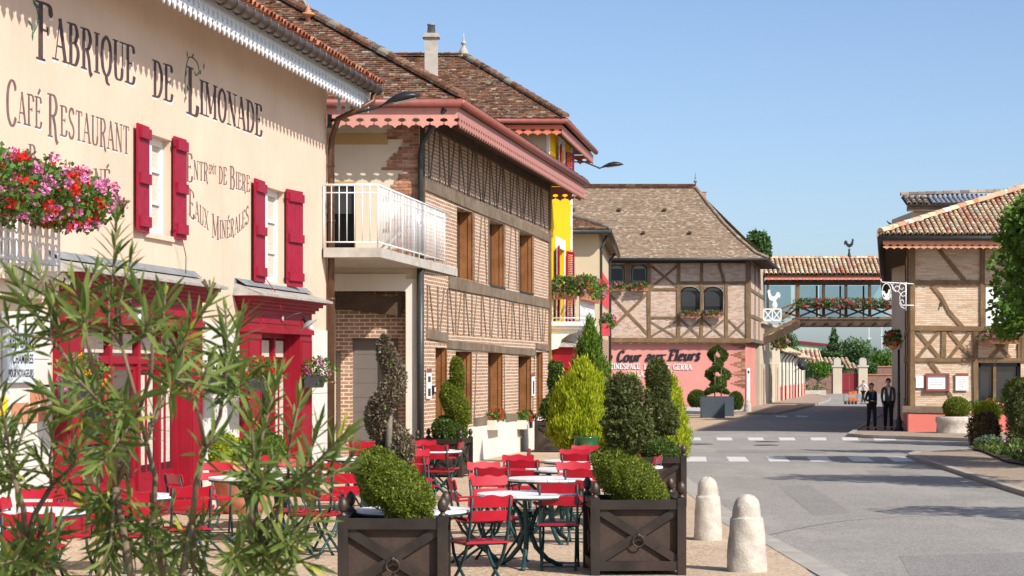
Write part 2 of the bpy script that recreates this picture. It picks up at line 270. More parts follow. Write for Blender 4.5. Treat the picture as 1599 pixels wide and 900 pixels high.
# ------------------------------------------------------------------ mesh building
Z3 = Vector((0, 0, 1))
class MB:
    def __init__(s): s.v = []; s.f = []; s.r = []; s.sm = []; s.cur = None
    def add(s, vs, fs, smooth=False, rnd=None):
        k = len(s.v); s.v.extend([tuple(x) for x in vs])
        for f in fs: s.f.append(tuple(i + k for i in f)); s.r.append(random.random() if rnd is None else rnd); s.sm.append(smooth)
        return s
    def poly(s, pts, **k): return s.add(pts, [tuple(range(len(pts)))], **k)
    def hexa(s, p, **k):  # p: 8 corners, bottom 4 then top 4
        return s.add(p, [(0, 3, 2, 1), (4, 5, 6, 7), (0, 1, 5, 4), (1, 2, 6, 5), (2, 3, 7, 6), (3, 0, 4, 7)], **k)
    def box(s, a, b, **k):
        x0, y0, z0 = a; x1, y1, z1 = b
        return s.hexa([(x0, y0, z0), (x1, y0, z0), (x1, y1, z0), (x0, y1, z0), (x0, y0, z1), (x1, y0, z1), (x1, y1, z1), (x0, y1, z1)], **k)
    def fbox(s, fr, t0, t1, n0, n1, z0, z1, **k):
        return s.hexa([fr.w(t0, n0, z0), fr.w(t1, n0, z0), fr.w(t1, n1, z0), fr.w(t0, n1, z0), fr.w(t0, n0, z1), fr.w(t1, n0, z1), fr.w(t1, n1, z1), fr.w(t0, n1, z1)], **k)
    def pbox(s, fr, x0, y0, x1, y1, n0, n1, **k):
        """box on a wall from picture corners (x0,y0)-(x1,y1) read on the plane offset n1; heights at the left edge"""
        t0 = fr.t(x0, n1); t1 = fr.t(x1, n1)
        za = fr.tz(x0, y0, n1)[1]; zb = fr.tz(x0, y1, n1)[1]
        return s.fbox(fr, t0, t1, n0, n1, min(za, zb), max(za, zb), **k)
    def bar(s, a, b, w_, h_, up=Z3, **k):
        a = Vector(a); b = Vector(b); d = (b - a).normalized(); sd = d.cross(Vector(up))
        if sd.length < 1e-4: sd = d.cross(Vector((1, 0, 0)))
        sd.normalize(); u = sd.cross(d).normalized(); sd = sd * w_ / 2; u = u * h_ / 2
        return s.hexa([a - sd - u, a + sd - u, b + sd - u, b - sd - u, a - sd + u, a + sd + u, b + sd + u, b - sd + u], **k)
    def tube(s, pts, r, seg=8, cap=True, smooth=True, **k):
        pts = [Vector(p) for p in pts]; n = len(pts); rr = r if isinstance(r, (list, tuple)) else [r] * n
        vs = []; fs = []; ref = None
        for i, p in enumerate(pts):
            d = (pts[min(i + 1, n - 1)] - pts[max(i - 1, 0)]).normalized()
            if ref is None or abs(ref.dot(d)) > 0.98: ref = Vector((0, 0, 1)) if abs(d.z) < 0.9 else Vector((1, 0, 0))
            a_ = d.cross(ref).normalized(); b_ = a_.cross(d).normalized(); ref = b_
            for j in range(seg):
                th = 2 * math.pi * j / seg; vs.append(p + (a_ * math.cos(th) + b_ * math.sin(th)) * rr[i])
        for i in range(n - 1):
            for j in range(seg): fs.append((i * seg + j, i * seg + (j + 1) % seg, (i + 1) * seg + (j + 1) % seg, (i + 1) * seg + j))
        if cap: fs.append(tuple(range(seg))); fs.append(tuple((n - 1) * seg + j for j in range(seg)))
        return s.add(vs, fs, smooth=smooth, **k)
    def lathe(s, prof, seg=20, c=(0, 0, 0), axis=None, smooth=True, sx=1, sy=1, **k):
        vs = []; fs = []; n = len(prof); c = Vector(c)
        q = Vector((0, 0, 1)).rotation_difference(Vector(axis)) if axis else None
        for r, z in prof:
            for j in range(seg):
                th = 2 * math.pi * j / seg; p = Vector((math.cos(th) * r * sx, math.sin(th) * r * sy, z))
                vs.append(c + (q @ p if q else p))
        for i in range(n - 1):
            for j in range(seg): fs.append((i * seg + j, i * seg + (j + 1) % seg, (i + 1) * seg + (j + 1) % seg, (i + 1) * seg + j))
        if prof[0][0] > 1e-4: fs.append(tuple(range(seg)))
        if prof[-1][0] > 1e-4: fs.append(tuple((n - 1) * seg + j for j in range(seg)))
        return s.add(vs, fs, smooth=smooth, **k)
    def prism(s, pts, ext, **k):
        pts = [Vector(p) for p in pts]; e_ = Vector(ext); n = len(pts)
        return s.add(pts + [p + e_ for p in pts], [tuple(range(n)), tuple(range(2 * n - 1, n - 1, -1))] + [(i, (i + 1) % n, (i + 1) % n + n, i + n) for i in range(n)], **k)
    def build(s, name, mat, parent=None, local=False, recalc=True, props=None):
        """local=False: coordinates are the world's and are moved into the parent's frame"""
        me = bpy.data.meshes.new(name); me.from_pydata(s.v, [], s.f)
        if parent is not None and not local: me.transform(WM(parent).inverted())
        if recalc and len(s.f) < 60000:
            bm = bmesh.new(); bm.from_mesh(me); bmesh.ops.recalc_face_normals(bm, faces=bm.faces); bm.to_mesh(me); bm.free()
        me.polygons.foreach_set('use_smooth', np.array(s.sm, dtype=bool)); 
        at_ = me.attributes.new('rnd', 'FLOAT', 'FACE'); at_.data.foreach_set('value', np.array(s.r, dtype=np.float32))
        boxuv(me, WM(parent) if (parent is not None and not local) else None)
        for mm in (mat if isinstance(mat, list) else [mat]): me.materials.append(mm)
        o = bpy.data.objects.new(name, me); COL.objects.link(o)
        if parent is not None: o.parent = parent
        if props:
            for k, v in props.items(): o[k] = v
        return o
WMC = {}
def WM(o):
    m = o.matrix_basis if o.name not in WMC else WMC[o.name]
    p = o.parent
    return (WM(p) @ m) if p is not None else m.copy()
def boxuv(me, mw=None):
    nv = len(me.vertices); nl = len(me.loops); npol = len(me.polygons)
    co = np.empty(nv * 3, np.float32); me.vertices.foreach_get('co', co); co = co.reshape(-1, 3)
    me.update(); no = np.empty(npol * 3, np.float32); me.polygons.foreach_get('normal', no); no = no.reshape(-1, 3)
    if mw is not None:
        A = np.array(mw)[:3, :3]; co = co @ A.T + np.array(mw)[:3, 3]; no = no @ A.T
    li = np.empty(nl, np.int32); me.loops.foreach_get('vertex_index', li)
    lt = np.empty(npol, np.int32); me.polygons.foreach_get('loop_total', lt)
    fi = np.repeat(np.arange(npol), lt); n = no[fi]; c = co[li]
    h = np.stack([-n[:, 1], n[:, 0], np.zeros(len(n))], 1); L = np.linalg.norm(h, axis=1); fl = L < 0.2
    h[~fl] /= L[~fl][:, None]; h[fl] = (1, 0, 0)
    # keep direction stable so that both facings match
    flip = (h[:, 0] < -0.02) | ((np.abs(h[:, 0]) <= 0.02) & (h[:, 1] < 0)); h[flip] *= -1
    vv = np.cross(n, h); vv[vv[:, 2] < 0] *= -1; vv[fl] = (0, 1, 0)
    uv = np.stack([(c * h).sum(1), (c * vv).sum(1)], 1).astype(np.float32)
    l = me.uv_layers.new(name='UVMap'); l.data.foreach_set('uv', uv.ravel())

def tag(o, label=None, cat=None, group=None, kind=None):
    if label: o['label'] = label
    if cat: o['category'] = cat
    if group: o['group'] = group
    if kind: o['kind'] = kind
    return o
def thing(name, label, cat, loc=(0, 0, 0), rz=0, group=None):
    o = bpy.data.objects.new(name, None); COL.objects.link(o); o.location = Vector(loc); o.rotation_euler = (0, 0, rz); o.empty_display_size = 0.2
    WMC[o.name] = Matrix.Translation(Vector(loc)) @ Matrix.Rotation(rz, 4, 'Z')
    return tag(o, label, cat, group)
def struct(o): o['kind'] = 'structure'; return o
def copy_tree(o, parent=None):
    c = o.copy(); COL.objects.link(c)
    if parent is not None: c.parent = parent
    for ch in list(o.children): copy_tree(ch, c)
    return c
def place(proto, used, loc, rz, label, group=None, cat=None, scale=1):
    o = proto if not used[0] else copy_tree(proto)
    used[0] = True; o.location = loc; o.rotation_euler = (0, 0, rz); o.scale = (scale,) * 3; o['label'] = label
    if group: o['group'] = group
    return o

# ------------------------------------------------------------------ foliage (many leaf faces through a volume)
def leafmesh(name, P, D, N, L, W, mat, parent=None, rnd=None, fold=0.25, bend=0.0, worldco=True):
    """P base points, D leaf directions, N face normals; L,W arrays. each leaf: 2 folded quads-ish (6 verts, 4 tris as 2 quads)"""
    n = len(P)
    D = D / np.maximum(np.linalg.norm(D, axis=1), 1e-6)[:, None]
    Sd = np.cross(D, N); Sd /= np.maximum(np.linalg.norm(Sd, axis=1), 1e-6)[:, None]
    Nn = np.cross(Sd, D); L = np.broadcast_to(L, (n,))[:, None]; W = np.broadcast_to(W, (n,))[:, None]
    base = P; tip = P + D * L - Nn * L * bend; mid = P + D * L * 0.45 + Nn * L * bend * 0.3
    lft = mid + Sd * W / 2 + Nn * W * fold; rgt = mid - Sd * W / 2 + Nn * W * fold
    V = np.stack([base, lft, tip, rgt], 1).reshape(-1, 3)
    idx = np.arange(n * 4, dtype=np.int32)
    me = bpy.data.meshes.new(name)
    if parent is not None and worldco:
        A = np.array(WM(parent).inverted()); V = V @ A[:3, :3].T + A[:3, 3]
    me.vertices.add(n * 4); me.vertices.foreach_set('co', V.astype(np.float32).ravel())
    me.loops.add(n * 4); me.loops.foreach_set('vertex_index', idx)
    me.polygons.add(n); me.polygons.foreach_set('loop_start', np.arange(0, n * 4, 4, dtype=np.int32)); me.polygons.foreach_set('loop_total', np.full(n, 4, np.int32))
    me.update(calc_edges=True)
    at_ = me.attributes.new('rnd', 'FLOAT', 'FACE'); at_.data.foreach_set('value', (RNG.random(n) if rnd is None else rnd).astype(np.float32))
    me.materials.append(mat)
    o = bpy.data.objects.new(name, me); COL.objects.link(o)
    if parent is not None: o.parent = parent
    return o
def unit(n):
    v = RNG.normal(size=(n, 3)); return v / np.linalg.norm(v, axis=1)[:, None]
def leafy(name, P, Nr, size, mat, parent, aspect=0.5, up=0.3, out=0.6, rough=1.0, rnd=None, worldco=True):
    n = len(P); D = Nr * out + unit(n) * 0.7 * rough + np.array([0, 0, up]); N = unit(n) * 0.6 + Nr * 0.6
    L = size * RNG.uniform(0.6, 1.4, n)
    return leafmesh(name, P, D, N, L, L * aspect, mat, parent, rnd, worldco=worldco)
def lump(P, freq, seed):
    r = np.random.default_rng(seed); s = np.zeros(len(P))
    for k in range(6):
        d = r.normal(size=3) * freq; s += np.sin(P @ d + r.uniform(0, 6.28))
    return s / 6
def ell_pts(n, c, r, zmin=-1.0, depth=0.18, lumps=0.08, freq=9, seed=1):
    u = unit(int(n * 1.6)); u = u[u[:, 2] > zmin][:n]; c = np.array(c); r = np.array(r)
    k = 1 - np.abs(RNG.normal(size=len(u))) * depth
    k = k * (1 + lumps * lump(u * r, freq / max(r), seed) * 2)
    return c + u * r * k[:, None], u
def core_ell(mb, c, r, k=0.86, zmin=-0.5, seg=18):
    prof = []
    for i in range(11):
        th = math.asin(max(-1, zmin)) + (math.pi / 2 - math.asin(max(-1, zmin))) * i / 10
        prof.append((max(math.cos(th) * k, 0), math.sin(th) * k * r[2] / 1.0))
    mb.lathe([(p[0], p[1]) for p in prof], seg, c, sx=r[0], sy=r[1], rnd=0.2)

# ------------------------------------------------------------------ roofs
def roof_plane(poly, kind, name, mat, parent, thick=0.06, tw=0.17, ex=0.13, base_mat=None, seed=0):
    """poly: 3-D corners of one roof slope; lays real tiles course by course"""
    poly = [Vector(p) for p in poly]
    n = (poly[1] - poly[0]).cross(poly[-1] - poly[0])
    if n.length < 1e-6: n = (poly[2] - poly[0]).cross(poly[1] - poly[0])
    n.normalize()
    if n.z < 0: n = -n
    h = Vector((-n.y, n.x, 0)).normalized(); up = n.cross(h)
    if up.z < 0: h = -h; up = n.cross(h)
    o = min(poly, key=lambda p: p.z)
    P2 = [((p - o).dot(h), (p - o).dot(up)) for p in poly]
    amin = min(p[0] for p in P2); amax = max(p[0] for p in P2); bmin = min(p[1] for p in P2); bmax = max(p[1] for p in P2)
    def span(b):
        xs = []
        for i in range(len(P2)):
            (x0, y0), (x1, y1) = P2[i], P2[(i + 1) % len(P2)]
            if (y0 - b) * (y1 - b) < 0 or y0 == b: 
                if y1 != y0: xs.append(x0 + (x1 - x0) * (b - y0) / (y1 - y0))
        return (min(xs), max(xs)) if len(xs) >= 2 else None
    base = MB(); base.prism([p - n * thick for p in poly], n * (thick * 0.6), rnd=0.2); base.build(name if False else 'roof_deck', base_mat or M['woodd'], parent)
    mb = MB(); rr = random.Random(seed)
    W3 = lambda a_, b_, c_: o + h * a_ + up * b_ + n * c_
    if kind == 'flat':
        row = 0; b = bmin - 0.02
        while b < bmax:
            sp = span(max(b, bmin + 1e-3))
            if sp:
                a_ = sp[0] - rr.random() * tw * 0.3 - (tw / 2 if row % 2 else 0); wob = rr.uniform(-.006, .006)
                s2 = span(min(b + ex * 1.2, bmax - 1e-3)) or sp; lo_ = max(sp[0], min(s2[0], sp[0] + ex * 2)); hi_ = min(sp[1], max(s2[1], sp[1] - ex * 2))
                while a_ < hi_ - 0.02:
                    x0 = max(a_, lo_); x1 = min(a_ + tw - 0.006, hi_ + 0.01)
                    if x1 - x0 > 0.03:
                        l0 = 0.02 + rr.random() * 0.016 + wob; l1 = 0.004; db = rr.uniform(-0.012, 0.012); r_ = rr.random(); sk = rr.uniform(-.006, .006)
                        mb.add([W3(x0, b + db, l0), W3(x1, b + db + sk, l0 + sk), W3(x1, b + ex * 1.25, l1), W3(x0, b + ex * 1.25, l1), W3(x0, b + db, 0 - 0.005), W3(x1, b + db + sk, -0.005)], [(0, 1, 2, 3), (4, 5, 1, 0)], rnd=r_)
                    a_ += tw
            b += ex; row += 1
    else:  # canal: rows of tapered half-round tiles running up the slope
        a_ = amin + tw / 2; SG = 6
        while a_ < amax:
            b = bmin - 0.04; k = 0
            while b < bmax:
                sp = span(max(b + ex * 0.4, bmin + 1e-3))
                if sp and sp[0] - tw * 0.3 <= a_ <= sp[1] + tw * 0.3:
                    r0 = tw * 0.40 * rr.uniform(0.95, 1.05); r1 = r0 * 0.80; j = rr.uniform(-.008, .008); db = rr.uniform(-.015, .015); lift = 0.028
                    vs = []
                    for (bb, r_, l_) in ((b + db, r0, lift), (b + ex * 1.15, r1, 0.0)):
                        for q in range(SG + 1):
                            th = math.pi * q / SG; vs.append(W3(a_ + j + math.cos(th) * r_, bb, math.sin(th) * r_ * 0.95 + l_))
                    vs2 = [W3(a_ + j + math.cos(math.pi * q / SG) * (r0 - .014), b + db, math.sin(math.pi * q / SG) * (r0 - .014) * .95 + lift - 0.003) for q in range(SG + 1)]
                    R = rr.random(); K = SG + 1
                    mb.add(vs + vs2, [(q, q + 1, K + q + 1, K + q) for q in range(SG)] + [(q, q + 1, 2 * K + q + 1, 2 * K + q) for q in range(SG)], rnd=R, smooth=False)
                b += ex; k += 1
            a_ += tw
    mb.build(name, mat, parent, recalc=False)
def ridge_tiles(a, b, mat, parent, r=0.10, ln=0.36, name='ridge_tiles', seed=0):
    a = Vector(a); b = Vector(b); d = (b - a); L = d.length; d.normalize(); n = max(1, int(L / ln)); mb = MB(); rr = random.Random(seed)
    sd = d.cross(Z3).normalized(); up = sd.cross(d)
    for i in range(n):
        p0 = a + d * (L * i / n - 0.02); p1 = a + d * (L * (i + 1) / n + 0.03); vs = []
        for p, r_, l_ in ((p0, r * 1.03, 0.006 + rr.uniform(0, .008)), (p1, r * 0.94, 0)):
            for q in range(7):
                th = math.pi * q / 6; vs.append(p + sd * math.cos(th) * r_ + up * (math.sin(th) * r_ + l_ - 0.02))
        mb.add(vs, [(q, q + 1, 8 + q, 7 + q) for q in range(6)] + [tuple(range(7))], rnd=rr.random())
    return mb.build(name, mat, parent, recalc=False)

def wall_holes(mb, fr, t0, t1, z0, z1, holes, n=0.0, depth=0.2):
    """sheet on plane n between t0..t1, z0..z1 with rectangular holes (ta,tb,za,zb); adds reveals of `depth`"""
    ts = sorted(set([t0, t1] + [min(max(h_[0], t0), t1) for h_ in holes] + [min(max(h_[1], t0), t1) for h_ in holes]))
    zs = sorted(set([z0, z1] + [min(max(h_[2], z0), z1) for h_ in holes] + [min(max(h_[3], z0), z1) for h_ in holes]))
    for i in range(len(ts) - 1):
        for j in range(len(zs) - 1):
            tm = (ts[i] + ts[i + 1]) / 2; zm = (zs[j] + zs[j + 1]) / 2
            if any(h_[0] < tm < h_[1] and h_[2] < zm < h_[3] for h_ in holes): continue
            mb.poly([fr.w(ts[i], n, zs[j]), fr.w(ts[i + 1], n, zs[j]), fr.w(ts[i + 1], n, zs[j + 1]), fr.w(ts[i], n, zs[j + 1])])
    for ta, tb, za, zb in [h_[:4] for h_ in holes]:
        for (p, q) in (((ta, za), (ta, zb)), ((ta, zb), (tb, zb)), ((tb, zb), (tb, za)), ((tb, za), (ta, za))):
            mb.poly([fr.w(p[0], n, p[1]), fr.w(q[0], n, q[1]), fr.w(q[0], n - depth, q[1]), fr.w(p[0], n - depth, p[1])])
def slab(mb, fr, t0, t1, n0, n1, z0, z1): mb.fbox(fr, t0, t1, n0, n1, z0, z1)

PEND = [(-.5, 0), (.5, 0), (.5, .30), (.26, .36), (.22, .5), (.5, .60), (.44, .78), (.2, .82), (0, 1), (-.2, .82), (-.44, .78), (-.5, .60), (-.22, .5), (-.26, .36), (-.5, .30)]
PENDW = [(-.5, 0), (.5, 0), (.5, .24), (.16, .30), (.16, .46), (.5, .52), (.42, .62), (.22, .66), (.3, .80), (.0, 1.0), (-.3, .80), (-.22, .66), (-.42, .62), (-.5, .52), (-.16, .46), (-.16, .30), (-.5, .24)]
def valance(mb, a, b, h, mod, th=0.03, shape=PEND, up_dir=Z3, top=0.0, stub=0.0):
    """fretwork board from a to b (points on its top edge); pendants of width mod and height h hang from a plain band of height top"""
    a = Vector(a); b = Vector(b); L = (b - a).length; n = max(1, round(L / mod)); d = (b - a) / L; m = L / n
    nn = d.cross(Z3).normalized() * th
    if top: mb.hexa([a - Z3 * top, b - Z3 * top, b - Z3 * top + nn, a - Z3 * top + nn, a, b, b + nn, a + nn])
    for i in range(n):
        c = a + d * (m * (i + .5)) - Z3 * top
        mb.prism([c + d * (x * m * 0.995) - Z3 * (y * h) for x, y in shape], nn)

def flowers(name, label, P0, dims, mix, n=900, leaf=0.05, axis=None, parent=None, cat='flowers', group=None, mkleaf=True, size=0.05, droop=0.3, heads=None):
    """trailing geraniums: ellipsoid cloud of leaves with round blossom heads. dims along axis u, depth n, height z"""
    P0 = np.array(P0); u = np.array(axis if axis is not None else (1, 0, 0), float); u /= np.linalg.norm(u); nn = np.array([u[1], -u[0], 0]); zz = np.array([0, 0, 1.0])
    q = RNG.uniform(-1, 1, (n, 3)); q = q[(q[:, 1] ** 2 + q[:, 2] ** 2) < 1]; k = 1 + 0.25 * lump(q, 6, 3)
    q = q * k[:, None]
    P = P0 + np.outer(q[:, 0] * dims[0], u) + np.outer(q[:, 1] * dims[1], nn) + np.outer(q[:, 2] * dims[2], zz)
    Nr = np.outer(q[:, 1], nn) + np.outer(q[:, 2], zz) + unit(len(q)) * 0.3
    if mkleaf: leafy('leaves', P, Nr, leaf, M['ger'], parent, aspect=0.9, up=0.2)
    cols = list(mix.items())
    tot = sum(c for _, c in cols); H = heads or max(8, n // 25)
    for key, wgt in cols:
        m = max(1, int(H * wgt / tot)); qq = RNG.uniform(-1, 1, (m * 3, 3)); rr_ = np.sqrt(qq[:, 1] ** 2 + qq[:, 2] ** 2); qq = qq[(rr_ > .35) & (rr_ < 1.12)][:m]
        C = P0 + np.outer(qq[:, 0] * dims[0], u) + np.outer(qq[:, 1] * dims[1], nn) + np.outer(qq[:, 2] * dims[2], zz) + nn * dims[1] * 0.15
        k_ = 26; ud = unit(len(C) * k_); PP = np.repeat(C, k_, 0) + ud * size * RNG.uniform(.3, 1, (len(ud), 1)) * [1, 1, .8]
        leafy('blossoms', PP, ud, size * 0.6, M[key], parent, aspect=1.0, up=0.1)
# ------------------------------------------------------------------ painted lettering (stroke alphabet with a broad pen)
G = {
 'A': (.50, [('l', .04, 0, .22, 1), ('L', .22, 1, .44, 0), ('l', .11, .34, .36, .34), ('s', .04, 0), ('s', .44, 0)]),
 'B': (.48, [('L', .1, 0, .1, 1), ('c', .1, .985, .28, .97, .36, .77, .28, .57, .12, .54), ('c', .12, .54, .33, .5, .40, .28, .30, .04, .1, .015), ('s', .08, 1), ('s', .08, 0)]),
 'C': (.46, [('c', .40, .84, .33, .97, .21, .99, .09, .82, .05, .5, .09, .18, .21, .01, .33, .04, .41, .2), ('b', .39, .83, .045)]),
 'D': (.50, [('L', .1, 0, .1, 1), ('c', .1, .985, .29, .94, .41, .72, .425, .5, .41, .28, .29, .06, .1, .015), ('s', .08, 1), ('s', .08, 0)]),
 'E': (.45, [('L', .1, 0, .1, 1), ('c', .1, .98, .25, .99, .36, .95, .385, .82), ('l', .1, .53, .30, .53), ('l', .3, .60, .3, .46), ('c', .1, .02, .26, .01, .37, .06, .41, .22), ('b', .385, .83, .035), ('s', .08, 1), ('s', .08, 0)]),
 'F': (.43, [('L', .1, 0, .1, 1), ('c', .1, .98, .25, .99, .36, .95, .39, .82), ('l', .1, .53, .30, .53), ('l', .3, .60, .3, .46), ('b', .385, .82, .045), ('s', .1, 0), ('s', .08, 1)]),
 'G': (.50, [('c', .40, .84, .33, .97, .21, .99, .09, .82, .05, .5, .09, .18, .21, .01, .33, .03, .42, .12), ('L', .42, .42, .42, .04), ('s', .4, .42)]),
 'I': (.22, [('L', .11, 0, .11, 1), ('s', .11, 1), ('s', .11, 0)]),
 'L': (.42, [('L', .1, 0, .1, 1), ('c', .1, .02, .26, .01, .36, .06, .40, .24), ('s', .1, 1), ('s', .08, 0)]),
 'M': (.66, [('l', .09, 0, .09, 1), ('L', .09, 1, .32, .12), ('l', .32, .12, .56, 1), ('L', .56, 1, .56, 0), ('s', .09, 0), ('s', .56, 0), ('s', .07, 1), ('s', .57, 1)]),
 'N': (.54, [('l', .09, 0, .09, 1), ('L', .09, 1, .44, .02), ('l', .44, 0, .44, 1), ('s', .09, 0), ('s', .07, 1), ('s', .44, 1)]),
 'O': (.50, [('c', .25, .99, .10, .83, .06, .5, .10, .17, .25, .01, .40, .17, .44, .5, .40, .83, .25, .99)]),
 'P': (.45, [('L', .1, 0, .1, 1), ('c', .1, .985, .30, .96, .39, .73, .30, .49, .1, .46), ('s', .08, 1), ('s', .1, 0)]),
 'Q': (.50, [('c', .25, .99, .10, .83, .06, .5, .10, .17, .25, .01, .40, .17, .44, .5, .40, .83, .25, .99), ('c', .24, .04, .28, -.15, .40, -.2)]),
 'R': (.49, [('L', .1, 0, .1, 1), ('c', .1, .985, .29, .96, .38, .74, .29, .53, .1, .5), ('C', .22, .51, .31, .28, .36, -.02, .44, -.12), ('s', .08, 1), ('s', .1, 0)]),
 'S': (.42, [('C', .35, .84, .28, .98, .14, .95, .07, .77, .14, .58, .29, .43, .36, .24, .29, .04, .14, .02, .06, .17), ('b', .35, .84, .035), ('b', .06, .17, .04)]),
 'T': (.44, [('L', .22, 0, .22, 1), ('l', .03, .98, .41, .98), ('l', .03, .98, .03, .84), ('l', .41, .98, .41, .84), ('s', .22, 0)]),
 'U': (.52, [('L', .1, 1, .1, .3), ('c', .1, .32, .13, .07, .25, .01, .38, .07, .42, .32), ('l', .42, .3, .42, 1), ('s', .1, 1), ('s', .42, 1)]),
 'V': (.50, [('L', .05, 1, .26, 0), ('l', .26, 0, .46, 1), ('s', .06, 1), ('s', .45, 1)]),
 'X': (.48, [('L', .05, 1, .43, 0), ('l', .43, 1, .05, 0), ('s', .06, 1), ('s', .43, 1), ('s', .06, 0), ('s', .43, 0)]),
 'Y': (.48, [('L', .05, 1, .24, .5), ('l', .44, 1, .24, .5), ('L', .24, .5, .24, 0), ('s', .24, 0)]),
 'Z': (.44, [('l', .05, .98, .39, .98), ('L', .38, .98, .06, .02), ('l', .05, .02, .40, .02)]),
 'a': (.44, [('c', .08, .5, .2, .63, .33, .5, .33, .3), ('L', .33, .42, .33, 0), ('c', .33, .36, .12, .3, .06, .14, .16, .0, .33, .12)]),
 'o': (.46, [('c', .23, .6, .09, .47, .08, .15, .23, .01, .37, .15, .38, .47, .23, .6)]),
 'u': (.48, [('L', .09, .6, .09, .2), ('c', .09, .2, .15, 0, .3, .06, .38, .2), ('L', .38, .6, .38, 0)]),
 'r': (.34, [('L', .1, 0, .1, .6), ('c', .1, .4, .2, .58, .31, .55), ('b', .31, .52, .05)]),
 'x': (.42, [('L', .05, .6, .37, 0), ('l', .37, .6, .05, 0), ('s', .06, .6), ('s', .37, .6), ('s', .06, 0), ('s', .37, 0)]),
 'l': (.22, [('L', .1, 0, .1, 1), ('s', .1, 0)]),
 'e': (.40, [('l', .08, .32, .33, .36), ('c', .33, .36, .28, .6, .12, .55, .07, .3, .12, .06, .24, .0, .34, .12)]),
 's': (.36, [('C', .29, .5, .2, .62, .09, .52, .14, .38, .27, .24, .26, .06, .14, .0, .05, .12)]),
 ' ': (.30, []), '.': (.14, [('b', .07, .05, .05)]), '-': (.3, [('l', .05, .4, .25, .4)]),
}
def catmull(p, k=6):
    out = []
    for i in range(len(p) - 1):
        p0 = p[max(i - 1, 0)]; p1 = p[i]; p2 = p[i + 1]; p3 = p[min(i + 2, len(p) - 1)]
        for j in range(k):
            t = j / k; out.append(tuple(0.5 * ((2 * p1[q]) + (-p0[q] + p2[q]) * t + (2 * p0[q] - 5 * p1[q] + 4 * p2[q] - p3[q]) * t * t + (-p0[q] + 3 * p1[q] - 3 * p2[q] + p3[q]) * t ** 3) for q in (0, 1)))
    out.append(tuple(p[-1])); return out
def glyph(mb, ch, put, wv, wh, swell=1.0):
    """put(x,y,layer) -> 3-D point"""
    acc = None
    if ch in 'ÉÔÈ': acc = ch; ch = {'É': 'E', 'Ô': 'O', 'È': 'E'}[ch]
    adv, st = G[ch]; st = list(st)
    if acc in ('É', 'È'): st.append(('L', .2, 1.08, .32, 1.25))
    if acc == 'Ô': st += [('l', .12, 1.08, .25, 1.22), ('l', .25, 1.22, .38, 1.08)]
    for li, s_ in enumerate(st):
        k = s_[0]; lay = li
        if k == 'b':
            x, y, r = s_[1:]; mb.poly([put(x + math.cos(q) * r * 1.1, y + math.sin(q) * r, lay) for q in [i * math.pi / 4 for i in range(8)]]); continue
        if k == 's':
            x, y = s_[1:]; h = wh * .9; yy = y + (h / 2 if y < .5 else -h / 2); e_ = wv * 1.0
            mb.poly([put(x - e_, yy - h / 2, lay), put(x + e_, yy - h / 2, lay), put(x + e_, yy + h / 2, lay), put(x - e_, yy + h / 2, lay)]); continue
        pts = [(s_[i], s_[i + 1]) for i in range(1, len(s_), 2)]
        if k in 'cC': pts = catmull(pts)
        L = []; R = []
        for i, p in enumerate(pts):
            a_ = pts[max(i - 1, 0)]; b_ = pts[min(i + 1, len(pts) - 1)]; dx = b_[0] - a_[0]; dy = b_[1] - a_[1]; l = math.hypot(dx, dy) or 1; dx /= l; dy /= l
            wd = wh + (wv - wh) * abs(dy) if k in 'cC' else (wv if k == 'L' else wh)
            if k == 'C': wd = wh + (wv - wh) * max(0.3, (abs(dx) + abs(dy)) / 1.4)
            L.append((p[0] - dy * wd / 2, p[1] + dx * wd / 2)); R.append((p[0] + dy * wd / 2, p[1] - dx * wd / 2))
        for i in range(len(pts) - 1):
            mb.poly([put(*R[i], lay), put(*R[i + 1], lay), put(*L[i + 1], lay), put(*L[i], lay)])
    return adv
